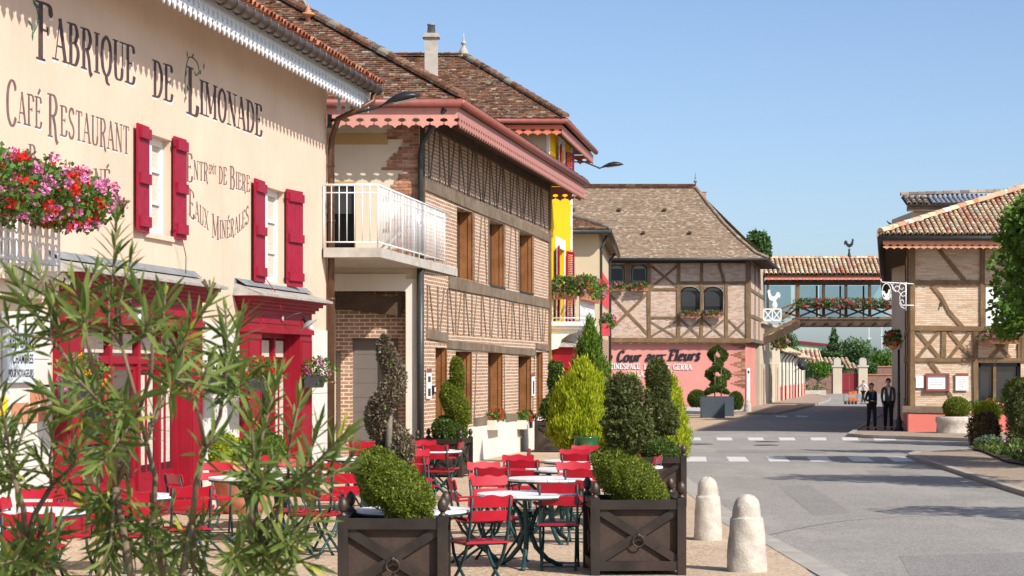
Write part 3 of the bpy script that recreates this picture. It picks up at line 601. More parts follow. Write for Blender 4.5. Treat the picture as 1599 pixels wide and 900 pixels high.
def lettering(fr, s, path, h, n, mat, parent, name='lettering', wv=.1, wh=.035, big=1.0, slant=0, shade=None, th=0.0004, ext=0, spacing=0.06, fit=True, bigset=None):
    P = [fr.tz(x, y, n) for x, y in path]
    cum = [0]
    for a_, b_ in zip(P, P[1:]): cum.append(cum[-1] + math.hypot(b_[0] - a_[0], b_[1] - a_[1]))
    def pos(q):
        q = min(max(q, 0), cum[-1])
        for i in range(len(P) - 1):
            if q <= cum[i + 1] or i == len(P) - 2:
                f_ = (q - cum[i]) / max(cum[i + 1] - cum[i], 1e-6); return P[i][0] + (P[i + 1][0] - P[i][0]) * f_, P[i][1] + (P[i + 1][1] - P[i][1]) * f_
    info = []; tot = 0; prev = ' '
    for i, ch in enumerate(s):
        base = {'É': 'E', 'Ô': 'O'}.get(ch, ch); sc = big if (prev == ' ' and ch != ' ' and (bigset is None or i in bigset)) else 1.0
        info.append((ch, tot, sc)); tot += (G[base][0] + spacing) * sc; prev = ch
    kx = cum[-1] / tot
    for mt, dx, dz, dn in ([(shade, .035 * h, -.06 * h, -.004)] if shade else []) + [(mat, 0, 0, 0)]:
        mb = MB()
        for ch, q, sc in info:
            if ch == ' ': continue
            drop = (sc - 1) * .25
            def put(x, y, lay, q=q, sc=sc, drop=drop):
                t, z = pos(q * kx)
                t1, z1 = pos(min((q + .5 * sc) * kx, cum[-1])); t0, z0 = pos(max((q + .5 * sc) * kx - .05, 0)); sl_ = (z1 - z0) / max(t1 - t0, 1e-4) if t1 > t0 else 0
                xx = (x + slant * y) * sc * kx; return fr.w(t + xx + dx, n + dn + lay * th, z + sl_ * xx * 0 + (z1 - z) * 0 + (y - drop) * sc * h + sl_ * (xx - 0) + dz)
            glyph(mb, ch, put, wv, wh)
        if ext:
            b2 = MB(); e_ = fr.n * -ext
            for f_ in mb.f:
                pts = [Vector(mb.v[i]) for i in f_]; b2.prism(pts, e_)
            mb = b2
        mb.build(name if mt is mat else 'lettering_shade', mt, parent, recalc=bool(ext))
def fonttext(fr, s, x0, y0, x1, y1, n, mat, parent, name='lettering', ext=0.0, bold=0.0):
    """sans text filling the picture box (x0,y0)-(x1,y1) on the wall plane"""
    cu = bpy.data.curves.new('t', 'FONT'); cu.body = s; cu.offset = bold; o = bpy.data.objects.new('t', cu); COL.objects.link(o)
    bpy.context.view_layer.update(); me = bpy.data.meshes.new_from_object(o.evaluated_get(bpy.context.evaluated_depsgraph_get()))
    bpy.data.objects.remove(o); bpy.data.curves.remove(cu)
    V = [v.co.copy() for v in me.vertices]; xa = min(v.x for v in V); xb = max(v.x for v in V); ya = min(v.y for v in V); yb = max(v.y for v in V)
    ta, za = fr.tz(x0, y0, n); tb, zb = fr.tz(x0, y1, n); tc, _ = fr.tz(x1, y0, n)
    mb = MB(); pts = [fr.w(ta + (v.x - xa) / (xb - xa) * (tc - ta), n, zb + (v.y - ya) / (yb - ya) * (za - zb)) for v in V]
    fs = [tuple(p.vertices) for p in me.polygons]; mb.add(pts, fs)
    bpy.data.meshes.remove(me)
    if ext:
        mb.add([p - fr.n * ext for p in pts], fs)
    return mb.build(name, mat, parent, recalc=False)
# ================================================================== GROUND
def catmull_pts(q):
    rr = random.Random(3); return [(x + rr.uniform(-1.2, 1.2), y + rr.uniform(-.25, .25)) for x, y in catmull(q, 9)]
def gmat(name, ca, cb, speck, sscale, scale=0.35, rough=0.9, spk=(0.5, 0.62), bmp=0.4, patches=None, samt=0.7):
    m, t, b = newmat(name); v = objn(t)
    n1 = noise(t, v, scale, 6, 0.65); c = ramp(t, [(0.35, ca), (0.65, cb)]); t.links.new(n1, c.inputs[0]); out = c.outputs[0]
    vo = nd(t, 'ShaderNodeTexVoronoi', i_Scale=sscale); t.links.new(v, vo.inputs['Vector'])
    hs = nd(t, 'ShaderNodeSeparateColor'); t.links.new(vo.outputs['Color'], hs.inputs[0])
    out = mixc(t, maprange(t, hs.outputs[0], spk[0], spk[1], 0, samt), out, speck[0]); out = mixc(t, maprange(t, hs.outputs[1], 0.75, 0.85, 0, samt), out, speck[1])
    if patches:
        mp = nd(t, 'ShaderNodeMapping'); mp.inputs['Scale'].default_value = (1, 0.22, 1); t.links.new(v, mp.inputs[0])
        n2 = noise(t, mp.outputs[0], 0.5, 6, 0.7); out = mixc(t, maprange(t, n2, 0.5, 0.60, 0, 0.5), out, patches[0])
        n4 = noise(t, v, 2.6, 6, 0.75); out = mixc(t, maprange(t, n4, 0.56, 0.72, 0, 0.4), out, patches[1])
    t.links.new(out, b.inputs['Base Color']); b.inputs['Roughness'].default_value = rough; b.inputs['Specular IOR Level'].default_value = 0.25
    bump(t, b, noise(t, v, sscale * 0.8, 3), bmp, 0.008)
    return m
M['asphalt'] = gmat('asphalt', (0.225, 0.208, 0.188), (0.285, 0.262, 0.238), ((0.36, 0.34, 0.31), (0.13, 0.122, 0.115)), 55, 0.4, patches=((0.35, 0.325, 0.295), (0.15, 0.143, 0.135)))
M['aggr'] = gmat('exposed_aggregate', (0.42, 0.31, 0.205), (0.52, 0.40, 0.28), ((0.26, 0.16, 0.09), (0.62, 0.52, 0.40)), 38, 0.8, patches=((0.46, 0.36, 0.27), (0.32, 0.25, 0.18)))
M['aggr2'] = gmat('pavement_aggregate', (0.30, 0.225, 0.16), (0.38, 0.295, 0.22), ((0.18, 0.12, 0.09), (0.44, 0.38, 0.31)), 30, 0.8)
M['kerb'] = plain('kerb_concrete', (0.34, 0.31, 0.27), 0.9, var=0.15, scale=3, bmp=0.3, dirt=(0.24, 0.22, 0.2))
M['paint'] = plain('road_paint', (0.58, 0.57, 0.55), 0.7, var=0.08, scale=4, dirt=(0.28, 0.27, 0.26), dirt_amt=0.85, dscale=9)
M['ypaint'] = plain('yellow_road_paint', (0.62, 0.38, 0.05), 0.7, dirt=(0.3, 0.25, 0.18), dirt_amt=0.8, dscale=8)
M['grass'] = gmat('dry_grass', (0.10, 0.13, 0.04), (0.17, 0.18, 0.07), ((0.07, 0.1, 0.03), (0.22, 0.2, 0.1)), 12, 0.2)
def gp(px, py, off=0.0):
    p = gnd(px, py); p.z += off; return p
def gw(x, y, off=0.0): return Vector((x, y, gz(y) + off))
mb = MB()
for y0, y1 in ((-20, 260), (260, 1500), (1500, 5000)):
    mb.poly([(-3000, y0, gz(y0) - .03), (3000, y0, gz(y0) - .03), (3000, y1, gz(y1) - .03), (-3000, y1, gz(y1) - .03)])
struct(mb.build('ground', M['grass']))
mb = MB(); mb.poly([gw(-12, -15), gw(45, -15), gw(45, 258), gw(-12, 258)]); struct(mb.build('road', M['asphalt']))
# terrace of the cafe, flush with the road behind a concrete strip
edge = [gp(1270, 900), gp(1256, 887), gp(1197.6, 852.5), gp(1129, 818), gp(1070.6, 768), gp(1030, 737), gp(1012, 717), gp(1012, 700), gp(1030, 688), gp(1067, 680)]
d0 = edge[0] - edge[1]; near = edge[0] + d0 * 5
far = [gp(1100, 670), gp(1150, 659), gp(1174, 651.5), gp(1210, 647)]
def lift(p, o): return Vector((p.x, p.y, gz(p.y) + o))
ter = [lift(near, .006)] + [lift(p, .006) for p in edge] + [lift(p, .006) for p in far] + [gw(far[-1].x, far[-1].y + 2, .006), gw(-9, far[-1].y + 2, .006), gw(-9, -10, .006), gw(near.x, -10, .006)]
mb = MB(); mb.poly(ter); struct(mb.build('terrace_pavement', M['aggr']))
outer = [gp(1304, 890), gp(1197.6, 835), gp(1129, 791), gp(1070.6, 744), gp(1040, 722)]
inner = [gp(1265, 892.5), gp(1197.6, 852.5), gp(1129, 818), gp(1070.6, 768), gp(1030, 737)]
k = 4; outer = [outer[0] + (outer[0] - outer[1]) * 1.0] + outer; inner = [inner[0] + (inner[0] - inner[1]) * 1.0] + inner
mb = MB()
for i in range(len(outer) - 1):
    mb.poly([lift(inner[i], .011), lift(inner[i + 1], .011), lift(outer[i + 1], .009), lift(outer[i], .009)])
struct(mb.build('kerb', M['kerb']))
def ribbon(mb, pts, wd, off, h):
    pts = [Vector((p.x, p.y, 0)) for p in pts]
    L = []
    for i, p in enumerate(pts):
        d = (pts[min(i + 1, len(pts) - 1)] - pts[max(i - 1, 0)]).normalized(); s_ = Vector((-d.y, d.x, 0)); L.append((p, p + s_ * wd))
    for (a_, b_), (c_, e_) in zip(L, L[1:]):
        q = [a_, b_, e_, c_]; mb.hexa([lift(x, off) for x in (a_, c_, e_, b_)] + [lift(x, off + h) for x in (a_, c_, e_, b_)])
# far left pavement and its kerb
fp = [gp(1208, 648), gp(1237, 642), gp(1275, 632.5), gp(1292, 627), gp(1295, 624), gp(1285, 620), gp(1250, 612)]
mb = MB(); mb.prism([lift(p, -.02) for p in fp] + [gw(fp[-1].x, fp[-1].y, -.02), gw(10, fp[-1].y, -.02), gw(10, fp[0].y, -.02)], (0, 0, .12)); struct(mb.build('pavement_far', M['aggr2']))
mb = MB(); ribbon(mb, [p for p in fp], -.14, 0, .125); struct(mb.build('kerb_far', M['kerb']))
# right pavement
rp = [gp(1640, 782), gp(1599, 770), gp(1545, 753), gp(1500, 738), gp(1455, 724), gp(1432, 716), gp(1428, 712.5), gp(1440, 709.5), gp(1500, 706), gp(1700, 702)]
rp = [rp[0] + (rp[0] - rp[1]) * 8] + rp
mb = MB(); mb.prism([lift(p, -.02) for p in rp] + [gw(40, rp[-1].y, -.02), gw(40, rp[0].y, -.02)], (0, 0, .085)); struct(mb.build('pavement_right', M['aggr2']))
mb = MB(); ribbon(mb, rp[:9], .16, 0, .078); struct(mb.build('kerb_right', M['kerb']))
# pavement round the corner house
cp = [gp(1330, 682), gp(1360, 684.5), gp(1520, 690), gp(1700, 692)]
mb = MB(); mb.prism([lift(p, -.02) for p in [gp(1378, 650)] + cp] + [gw(45, 75, -.02), gw(45, 95, -.02)], (0, 0, .10)); struct(mb.build('pavement_corner', M['aggr2']))
mb = MB(); ribbon(mb, [gp(1378, 650)] + cp, -.14, 0, .105); struct(mb.build('kerb_corner', M['kerb']))
# relaid strips and seams of the carriageway
M['asphalt2'] = gmat('asphalt_patch', (0.185, 0.175, 0.162), (0.235, 0.22, 0.204), ((0.33, 0.31, 0.29), (0.11, 0.105, 0.10)), 70, 0.7, patches=((0.27, 0.255, 0.235), (0.15, 0.143, 0.135)))
for q in ([(1420, 899), (1700, 899), (1700, 860), (1405, 868)], [(1120, 702), (1290, 703), (1292, 708), (1118, 707.5)], [(1215, 760), (1262, 757), (1330, 800), (1272, 806)], [(1350, 735), (1420, 737), (1440, 742), (1362, 741)]):
    mb = MB(); mb.poly([gp(x, y, .002) for x, y in q]); struct(mb.build('road_patch', M['asphalt2']))
M['seam'] = plain('tar_seam', (0.06, 0.058, 0.055), 0.8)
for q in ([(1200, 836), (1290, 818), (1400, 808), (1620, 803)],):
    mb = MB(); P_ = catmull_pts(q); 
    for a_, b_ in zip(P_, P_[1:]):
        A_, B_ = gp(*a_, .0032), gp(*b_, .0032); s_ = (B_ - A_).cross(Z3).normalized() * .007; s_.z = 0; mb.poly([A_ - s_, B_ - s_, B_ + s_, A_ + s_])
    struct(mb.build('road_seam', M['seam']))
# painted crossings
mb = MB()
for a_, b_, c_, d_ in ((1069, 1102, 1072, 1104), (1134, 1163, 1139, 1170), (1196, 1226, 1202, 1234), (1259, 1291, 1267, 1300), (1322, 1353, 1333, 1365), (1384, 1415, 1396, 1430)):
    mb.poly([gp(a_, 713.7, .004), gp(b_, 713.7, .004), gp(d_, 721.3, .004), gp(c_, 721.3, .004)])
for a_, b_ in ((1069, 1094), (1118, 1143), (1167, 1192), (1215.5, 1241), (1265, 1290), (1314, 1340), (1363, 1398)):
    mb.poly([gp(a_, 683.6, .004), gp(b_ - 1, 683.6, .004), gp(b_ + 1.5, 688.2, .004), gp(a_ + 2.5, 688.2, .004)])
for a_, b_ in ((1211, 1229), (1243, 1260)): mb.poly([gp(a_, 649.2, .004), gp(b_, 650, .004), gp(b_ + 1, 651.8, .004), gp(a_ + 1, 651.2, .004)])
struct(mb.build('zebra_crossing', M['paint']))
mb = MB()
for i in range(5): a_ = gp(1072 + i * 7, 662 - i * 1.1, .012); b_ = gp(1076.5 + i * 7, 661.2 - i * 1.1, .012); mb.poly([a_, b_, b_ + Vector((0, .5, -.0024)), a_ + Vector((0, .5, -.0024))])
struct(mb.build('yellow_road_line', M['ypaint']))
mb = MB(); P_ = [gp(1083, 638), gp(1165, 640)]
mb.prism([gp(1040, 645.5, 0), gp(1100, 647.5, 0), gp(1158, 644.5, 0), gp(1163, 641, 0), gw(13.0, 120.6, 0), gw(4, 120.6, 0)], (0, 0, .16)); struct(mb.build('gravel_bed', M['gravel']))
for i, (x, y, lb) in enumerate(((1198, 690.2, 'dark round manhole cover between the two zebra crossings, the far one of the middle pair'), (1196, 695.6, 'dark round manhole cover between the two zebra crossings, the near one of the middle pair'), (1094, 694, 'dark round manhole cover close to the planters at the left end of the crossings'))):
    p = gp(x, y, 0); t = thing('manhole_cover', lb, 'manhole cover', p, group='manhole covers in the road')
    mb = MB(); mb.lathe([(.36, 0), (.36, .006), (.30, .010)], 28, (0, 0, 0)); mb.build('rim', M['black'], t, local=True)
    mb = MB(); mb.lathe([(.30, .004), (.29, .012), (0, .012)], 24); mb.build('lid', M['gutd'], t, local=True)

# ================================================================== CAFE BUILDING (left)
F1 = Fr(510, 38, 1310)
B1 = thing('cafe_building', 'cream rendered cafe with black painted lettering and red shopfronts along the terrace', 'building', F1.w(-8, 0, gz(30)))
TL = -19.0
sw = [(F1.t(226), F1.t(266), 3.70, 5.02), (F1.t(408), F1.t(443), 3.28, 4.80)]
doorL = (F1.t(-60), F1.t(40), 2.95, 4.3)
shopd = [(F1.t(114, .16), F1.t(296, .16), -.3, 2.47), (F1.t(402, .16), F1.t(468, .16), -.3, 2.47)]
ZW = 6.95
mb = MB(); wall_holes(mb, F1, TL, 0, -.5, ZW, sw + [doorL] + shopd, 0, .2)
mb.poly([F1.w(0, 0, -.5), F1.w(0, -9, -.5), F1.w(0, -9, ZW), F1.w(0, 0, ZW)]); mb.poly([F1.w(TL, 0, -.5), F1.w(TL, -9, -.5), F1.w(TL, -9, ZW), F1.w(TL, 0, ZW)])
mb.poly([F1.w(TL, -9, -.5), F1.w(0, -9, -.5), F1.w(0, -9, ZW), F1.w(TL, -9, ZW)])
mb.build('wall', M['cream'], B1)
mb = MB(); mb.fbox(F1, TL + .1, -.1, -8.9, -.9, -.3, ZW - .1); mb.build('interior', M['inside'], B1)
# plinth in pale slabs with joints
zt = 2.56
seg = [(TL, F1.t(76, 0)), (F1.t(318, .02), F1.t(371, 0)), (F1.t(489, .03), -.0)]
for ta, tb in seg:
    mb = MB(); rows = [-.4, .12, .78, 1.44, 2.0, zt]
    for j in range(5):
        t = ta; off = 0.0 if j % 2 else .45
        while t < tb - .02:
            t2 = min(t + (.95 - (off if t == ta else 0)), tb); mb.fbox(F1, t + .004, t2 - .004, .002, .028, rows[j] + .004, rows[j + 1] - .004); t = t2
    mb.build('stone_plinth', M['plinth'], B1)
# windows and shutters
for wi, (ta, tb, za, zb) in enumerate(sw):
    fb = MB(); n0 = -.16
    fb.fbox(F1, ta, ta + .07, n0, n0 + .05, za, zb); fb.fbox(F1, tb - .07, tb, n0, n0 + .05, za, zb); fb.fbox(F1, ta + .07, tb - .07, n0, n0 + .05, zb - .09, zb); fb.fbox(F1, ta + .07, tb - .07, n0, n0 + .05, za, za + .09)
    tm = (ta + tb) / 2; fb.fbox(F1, tm - .05, tm + .05, n0 + .003, n0 + .06, za + .09, zb - .09)
    for q in (1 / 3, 2 / 3): zz = za + (zb - za) * q; fb.fbox(F1, ta + .07, tm - .05, n0 + .01, n0 + .04, zz - .018, zz + .018); fb.fbox(F1, tm + .05, tb - .07, n0 + .01, n0 + .04, zz - .018, zz + .018)
    wf = fb.build('window', M['white'], B1)
    pb = MB(); pb.fbox(F1, ta, tb, n0 - .02, n0 + .008, za, zb); pb.build('pane', M['curtain'], wf)
    sb = MB(); sb.fbox(F1, ta - .05, tb + .05, -.1, .05, za - .07, za); sb.build('sill', M['cream'], wf)
    zb2, za2 = (5.09, 3.68) if wi == 0 else (4.86, 3.25)
    sp = MB(); sp.fbox(F1, ta - .12, tb + .12, .001, .012, zb + .005, zb + .22); sp.build('lintel', M['cream'], wf)
    for side in (-1, 1):
        al = math.radians([[2, 1], [2, 9]][wi][0 if side < 0 else 1]); th = ta if side < 0 else tb
        class SF: pass
        sf = Fr(510, 38, 1310); d_ = F1.u * (side * math.cos(al)) + F1.n * math.sin(al); nn = (F1.n * math.cos(al) - F1.u * (side * math.sin(al)))
        sf.o = F1.w(th, .035, 0); sf.u = d_; sf.n = nn
        W = (tb - ta) / 2 - .04; pb = MB(); PL = 4
        for q in range(PL): pb.fbox(sf, W * q / PL + .002, W * (q + 1) / PL - .002, 0, .032, za2, zb2)
        sh = pb.build('shutter', M['shutterred'], B1)
        for zq in (.10, .5, .92): bb = MB(); zc = za2 + (zb2 - za2) * zq; bb.fbox(sf, .03, W - .03, .033, .075, zc - .07, zc + .07); bb.build('batten', M['shutterred'], sh)
        for zq in (.1, .92): hb = MB(); zc = za2 + (zb2 - za2) * zq; hb.fbox(sf, -.04, .05, .02, .045, zc - .03, zc + .03); hb.build('hinge', M['shutterred'], sh)
# french window behind balcony (far left)
ta, tb, za, zb = doorL; fb = MB()
for a_, b_ in ((ta, ta + .1), (tb - .1, tb), ((ta + tb) / 2 - .07, (ta + tb) / 2 + .07)): fb.fbox(F1, a_, b_, -.17, -.1, za, zb)
fb.fbox(F1, ta, tb, -.165, -.105, zb - .1, zb); wf = fb.build('window', M['white'], B1); pb = MB(); pb.fbox(F1, ta, tb, -.2, -.15, za, zb); pb.build('pane', M['glass'], wf)
# roof, soffit, gutter and white fretwork
gq = F1.tz(585, 146, .86); ZG = gq[1] + .1
mb = MB(); mb.fbox(F1, TL, .45, .0, .80, 6.97, 7.03); mb.build('soffit', M['white'], B1)
mb = MB(); mb.fbox(F1, TL, .42, .645, .675, 6.66, 6.97); mb.build('fascia', M['valw'], B1)
tv, zv = F1.tz(546, 160, .70)
mb = MB(); A_ = F1.w(TL, .70, zv + .40); B_ = F1.w(.42, .70, zv + .40); valance(mb, A_, B_, .36, .22, -.022, PENDW, top=.05); mb.build('valance', M['valw'], B1)
mb = MB(); valance(mb, F1.w(.42, .66, zv + .40), F1.w(.42, .05, zv + .40), .36, .165, .022, PENDW, top=.04); mb.build('valance_return', M['valw'], B1)
mb = MB(); mb.tube([F1.w(TL, .84, ZG), F1.w(.48, .84, ZG)], .095, 12); mb.build('gutter', M['gutb'], B1)
t = TL
while t < .4: mb = MB(); mb.tube([F1.w(t, .73, ZG + .09), F1.w(t, .74, ZG - .04), F1.w(t, .80, ZG - .10), F1.w(t, .88, ZG - .10), F1.w(t, .945, ZG - .03), F1.w(t, .95, ZG + .06)], .011, 5); mb.build('gutter_bracket', M['gutb'], B1); t += .42
RZ = ZG + .10
roof_plane([F1.w(TL, .86, RZ), F1.w(.5, .86, RZ), F1.w(.5, -4.2, RZ + 5.06 * .36), F1.w(TL, -4.2, RZ + 5.06 * .36)], 'canal', 'roof', M['canalr'], B1, tw=.21, ex=.36, seed=3)
roof_plane([F1.w(TL, -9.2, RZ), F1.w(.5, -9.2, RZ), F1.w(.5, -4.2, RZ + 5.06 * .36), F1.w(TL, -4.2, RZ + 5.06 * .36)], 'canal', 'roof', M['canalr'], B1, tw=.42, ex=.7, seed=4)
# downpipe
mb = MB(); pts = [F1.w(.15, .84, ZG - .05), F1.w(.12, .82, ZG - .25), F1.pt(551, 175, .6), F1.pt(528, 186, .25), F1.w(-.02, .10, 6.0), F1.w(-.02, .09, 5.8), F1.w(-.02, .09, 0)]
mb.tube(pts, [.05, .05, .05, .055, .055, .062, .062], 12); dp = mb.build('downpipe', M['pipeb'], B1)
for z in (5.5, 4.5, 3.1, 1.6): mb = MB(); mb.tube([F1.w(-.02, .09, z), F1.w(-.02, .09, z + .05)], .072, 12); mb.build('pipe_clamp', M['pipeb'], dp)
# ---- shopfronts
def shopfront(fr, pl, pr, nf, zf, zc, zr, ztop, pil, doorpx, seed):
    """pl/pr picture columns of the body's front, nf depth, zf frieze bottom, zc frieze top, zr roof front edge, ztop roof at the wall"""
    ta = fr.t(pl, nf); tb = fr.t(pr, nf); pa = ta + pil; pb_ = tb - pil
    b = MB()
    b.fbox(fr, ta, tb, .0, nf, zf, zc)                                   # frieze
    for x0, x1 in ((ta, pa), (pb_, tb)): b.fbox(fr, x0, x1, 0, nf, -.4, zf)
    sf_ = b.build('shopfront', M['red'], B1)
    b = MB()
    for k, (o, h) in enumerate(((.05, .05), (.10, .05), (.16, .06), (.21, .05))): b.fbox(fr, ta - o, tb + o, 0.001, nf + o, zc + .052 * k, zc + .052 * k + h)
    b.fbox(fr, ta - .03, tb + .03, 0.001, nf + .035, zf - .03, zf + .05)
    b.build('cornice', M['red'], sf_)
    b = MB(); 
    for x0, x1 in ((ta + .05, pa - .05), (pb_ + .05, tb - .05)):
        for z0, z1 in ((zf + .12, zc - .1), (zf - .55, zf - .12), (.35, zf - .65), (-.1, .28)):
            w_ = .022
            for a0, a1, c0, c1 in ((x0, x1, z0, z0 + w_), (x0, x1, z1 - w_, z1), (x0, x0 + w_, z0 + w_, z1 - w_), (x1 - w_, x1, z0 + w_, z1 - w_)): b.fbox(fr, a0, a1, nf, nf + .016, c0, c1)
    for z0, z1 in ((zf + .12, zc - .1),):
        x0, x1 = pa + .05, pb_ - .05; w_ = .02; mid = (x0 + x1) / 2
        for a0, a1, c0, c1 in ((x0, x1, z0, z0 + w_), (x0, x1, z1 - w_, z1), (mid - .008, mid + .008, z0 + w_, z1 - w_)): b.fbox(fr, a0, a1, nf, nf + .012, c0, c1)
    b.build('panel_moulding', M['red'], sf_)
    o = .30; b = MB()
    zq = zc + .21
    b.add([fr.w(ta - o, nf + o, zr), fr.w(tb + o, nf + o, zr), fr.w(tb + o - .1, .0, ztop), fr.w(ta - o + .1, .0, ztop), fr.w(ta - o, nf + o, zr - .035), fr.w(tb + o, nf + o, zr - .035), fr.w(tb + o, 0, zr - .035), fr.w(ta - o, 0, zr - .035)],
          [(0, 1, 2, 3), (4, 5, 6, 7), (0, 1, 5, 4), (1, 2, 6, 5), (2, 3, 7, 6), (3, 0, 4, 7)])
    rf = b.build('canopy_roof', M['slate'], sf_)
    b = MB(); b.add([fr.w(ta - o + .12, .02, ztop + .07), fr.w(tb + o - .12, .02, ztop + .07), fr.w(tb + o - .2, .16, ztop - .03), fr.w(ta - o + .2, .16, ztop - .03)], [(0, 1, 2, 3)])
    b.fbox(fr, ta - o + .12, tb + o - .12, .0, .02, ztop - .01, ztop + .075); b.build('flashing', M['zinc'], sf_)
    return sf_, pa, pb_
# left shop
c_ = F1.tz(340, 446, .48)[1]
sf1, pa, pb_ = shopfront(F1, 105, 316, .18, 2.48, 2.82, 3.05, 3.20, F1.t(316, .18) - F1.t(298, .18), None, 1)
def glazing(fr, sf_, x0, x1, nrec, ztr, zt, cols, doorcols, zlow, name='door'):
    """joinery between x0..x1 set back to nrec: transom lights over ztr, tall lights under"""
    w_ = .07; b = MB(); n0, n1 = nrec - .05, nrec
    b.fbox(fr, x0, x0 + w_, n0, n1, -.3, zt); b.fbox(fr, x1 - w_, x1, n0, n1, -.3, zt); b.fbox(fr, x0 + w_, x1 - w_, n0, n1, zt - .1, zt); b.fbox(fr, x0 + w_, x1 - w_, n0, n1 + .03, ztr - .05, ztr + .05)
    xs = [x0 + (x1 - x0) * q for q in cols]
    for x in xs: b.fbox(fr, x - .05, x + .05, n0, n1 + .035, -.3, zt - .1)
    b.fbox(fr, x1 - .05, x1 + .001, n1, .002, -.3, zt); b.fbox(fr, x0, x0 + .03, n1, .002, -.3, zt); b.fbox(fr, x0, x1, n1, .002, zt - .03, zt + .001)
    fr_ = b.build('shop_window', M['red'], sf_)
    g_ = MB(); g_.fbox(fr, x0, x1, n0 - .03, n0 + .012, -.3, zt); g_.build('pane', M['glass'], fr_)
    ex = [x0 + w_] + xs + [x1 - w_]; b = MB(); cb = MB()
    for i in range(len(ex) - 1):
        a0 = ex[i] + (.05 if i else 0); a1 = ex[i + 1] - (.05 if i < len(xs) else 0)
        isd = i in doorcols
        b.fbox(fr, a0, a1, n0 + .013, n1 - .008, -.3, zlow if not isd else zlow * .9)
        b.fbox(fr, a0, a1, n0 + .013, n1 - .008, ztr - .13, ztr - .05)
        if isd:
            b.fbox(fr, a0, a0 + .09, n0 + .014, n1 - .004, zlow * .9, ztr - .13); b.fbox(fr, a1 - .09, a1, n0 + .014, n1 - .004, zlow * .9, ztr - .13)
            b.fbox(fr, a0, a1, n0 + .014, n1 - .004, .95, 1.03)
        m_ = (a0 + a1) / 2
        if not isd and a1 - a0 > .5: b.fbox(fr, m_ - .02, m_ + .02, n0 + .014, n1 - .01, zlow, ztr - .13)
        cb.fbox(fr, a0 + .05, a1 - .05, n0 - .025, n0 + .016, ztr + .09, zt - .14)  # beige transom panels paint a reflection; the tall ones below are curtains
        if not isd: cb.fbox(fr, a0 + .06, a1 - .06, n0 - .025, n0 + .017, zlow + .1, ztr - .2)
    b.build('door', M['red'], fr_); cb.build('curtain_and_reflection', M['curtain'], fr_)
    for i in range(len(ex) - 1):
        if i in doorcols: gg = MB(); gg.fbox(fr, ex[i] + .13, ex[i + 1] - .13, n0 - .02, n0 + .019, zlow * .9, ztr - .16); gg.build('pane', M['glass'], fr_)
    pn = MB()
    for i in range(len(ex) - 1):
        a0 = ex[i] + .1; a1 = ex[i + 1] - .1; pn.fbox(fr, a0, a1, n1 - .008, n1 + .008, -.05, zlow - .1)
    pn.build('door_panel', M['red'], fr_)
glazing(F1, sf1, pa, pb_, -.05, 2.0, 2.48, (.12, .36, .62, .82), (1, 2), .5)
c2 = F1.tz(505, 470, .46)[1]
sf2, pa2, pb2 = shopfront(F1, 387, 487, .16, 2.48, 2.81, 3.03, 3.19, F1.t(487, .16) - F1.t(469, .16), None, 2)
glazing(F1, sf2, pa2, pb2, -.07, 1.98, 2.48, (.2, .62), (1,), .45)
# ---- painted words
LT = dict(wv=.128, wh=.04)
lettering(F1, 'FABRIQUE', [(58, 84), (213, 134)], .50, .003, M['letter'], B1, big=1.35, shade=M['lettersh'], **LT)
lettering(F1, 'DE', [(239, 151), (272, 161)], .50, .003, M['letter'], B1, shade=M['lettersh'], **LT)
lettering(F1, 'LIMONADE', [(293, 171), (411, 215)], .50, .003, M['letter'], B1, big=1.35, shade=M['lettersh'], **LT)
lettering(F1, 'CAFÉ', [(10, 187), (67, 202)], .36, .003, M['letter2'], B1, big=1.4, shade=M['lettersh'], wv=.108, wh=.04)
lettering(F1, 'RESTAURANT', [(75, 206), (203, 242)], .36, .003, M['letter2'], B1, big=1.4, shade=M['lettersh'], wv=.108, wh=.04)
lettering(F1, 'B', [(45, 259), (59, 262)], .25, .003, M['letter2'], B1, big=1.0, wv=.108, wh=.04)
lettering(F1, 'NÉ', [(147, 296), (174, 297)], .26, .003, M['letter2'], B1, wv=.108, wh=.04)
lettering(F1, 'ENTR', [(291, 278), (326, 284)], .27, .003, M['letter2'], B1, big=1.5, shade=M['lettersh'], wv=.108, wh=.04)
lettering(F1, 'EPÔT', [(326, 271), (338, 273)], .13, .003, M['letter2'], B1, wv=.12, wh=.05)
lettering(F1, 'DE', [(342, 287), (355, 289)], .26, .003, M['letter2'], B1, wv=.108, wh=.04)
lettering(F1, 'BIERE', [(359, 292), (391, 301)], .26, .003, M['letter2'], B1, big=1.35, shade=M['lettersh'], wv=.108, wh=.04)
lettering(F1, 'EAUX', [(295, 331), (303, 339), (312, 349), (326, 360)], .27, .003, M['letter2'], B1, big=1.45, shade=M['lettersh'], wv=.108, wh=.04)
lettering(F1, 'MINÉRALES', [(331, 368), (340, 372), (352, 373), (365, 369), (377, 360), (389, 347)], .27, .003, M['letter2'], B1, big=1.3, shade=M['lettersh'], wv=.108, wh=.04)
def vine(pts, leaves):
    mb = MB(); P = catmull(pts, 5); Q = [F1.pt(x, y, .006) for x, y in P]
    for a_, b_ in zip(Q, Q[1:]): mb.bar(a_, b_, .004, .016, up=F1.n.cross(b_ - a_) if (b_ - a_).length else Z3)
    for x, y, a0 in leaves:
        c = F1.pt(x, y, .007); U = F1.u * math.cos(a0) + Z3 * math.sin(a0); V = F1.u * -math.sin(a0) + Z3 * math.cos(a0)
        mb.poly([c, c + U * .06 + V * .022, c + U * .12, c + U * .06 - V * .022])
    mb.build('painted_vine', M['vine'], B1)
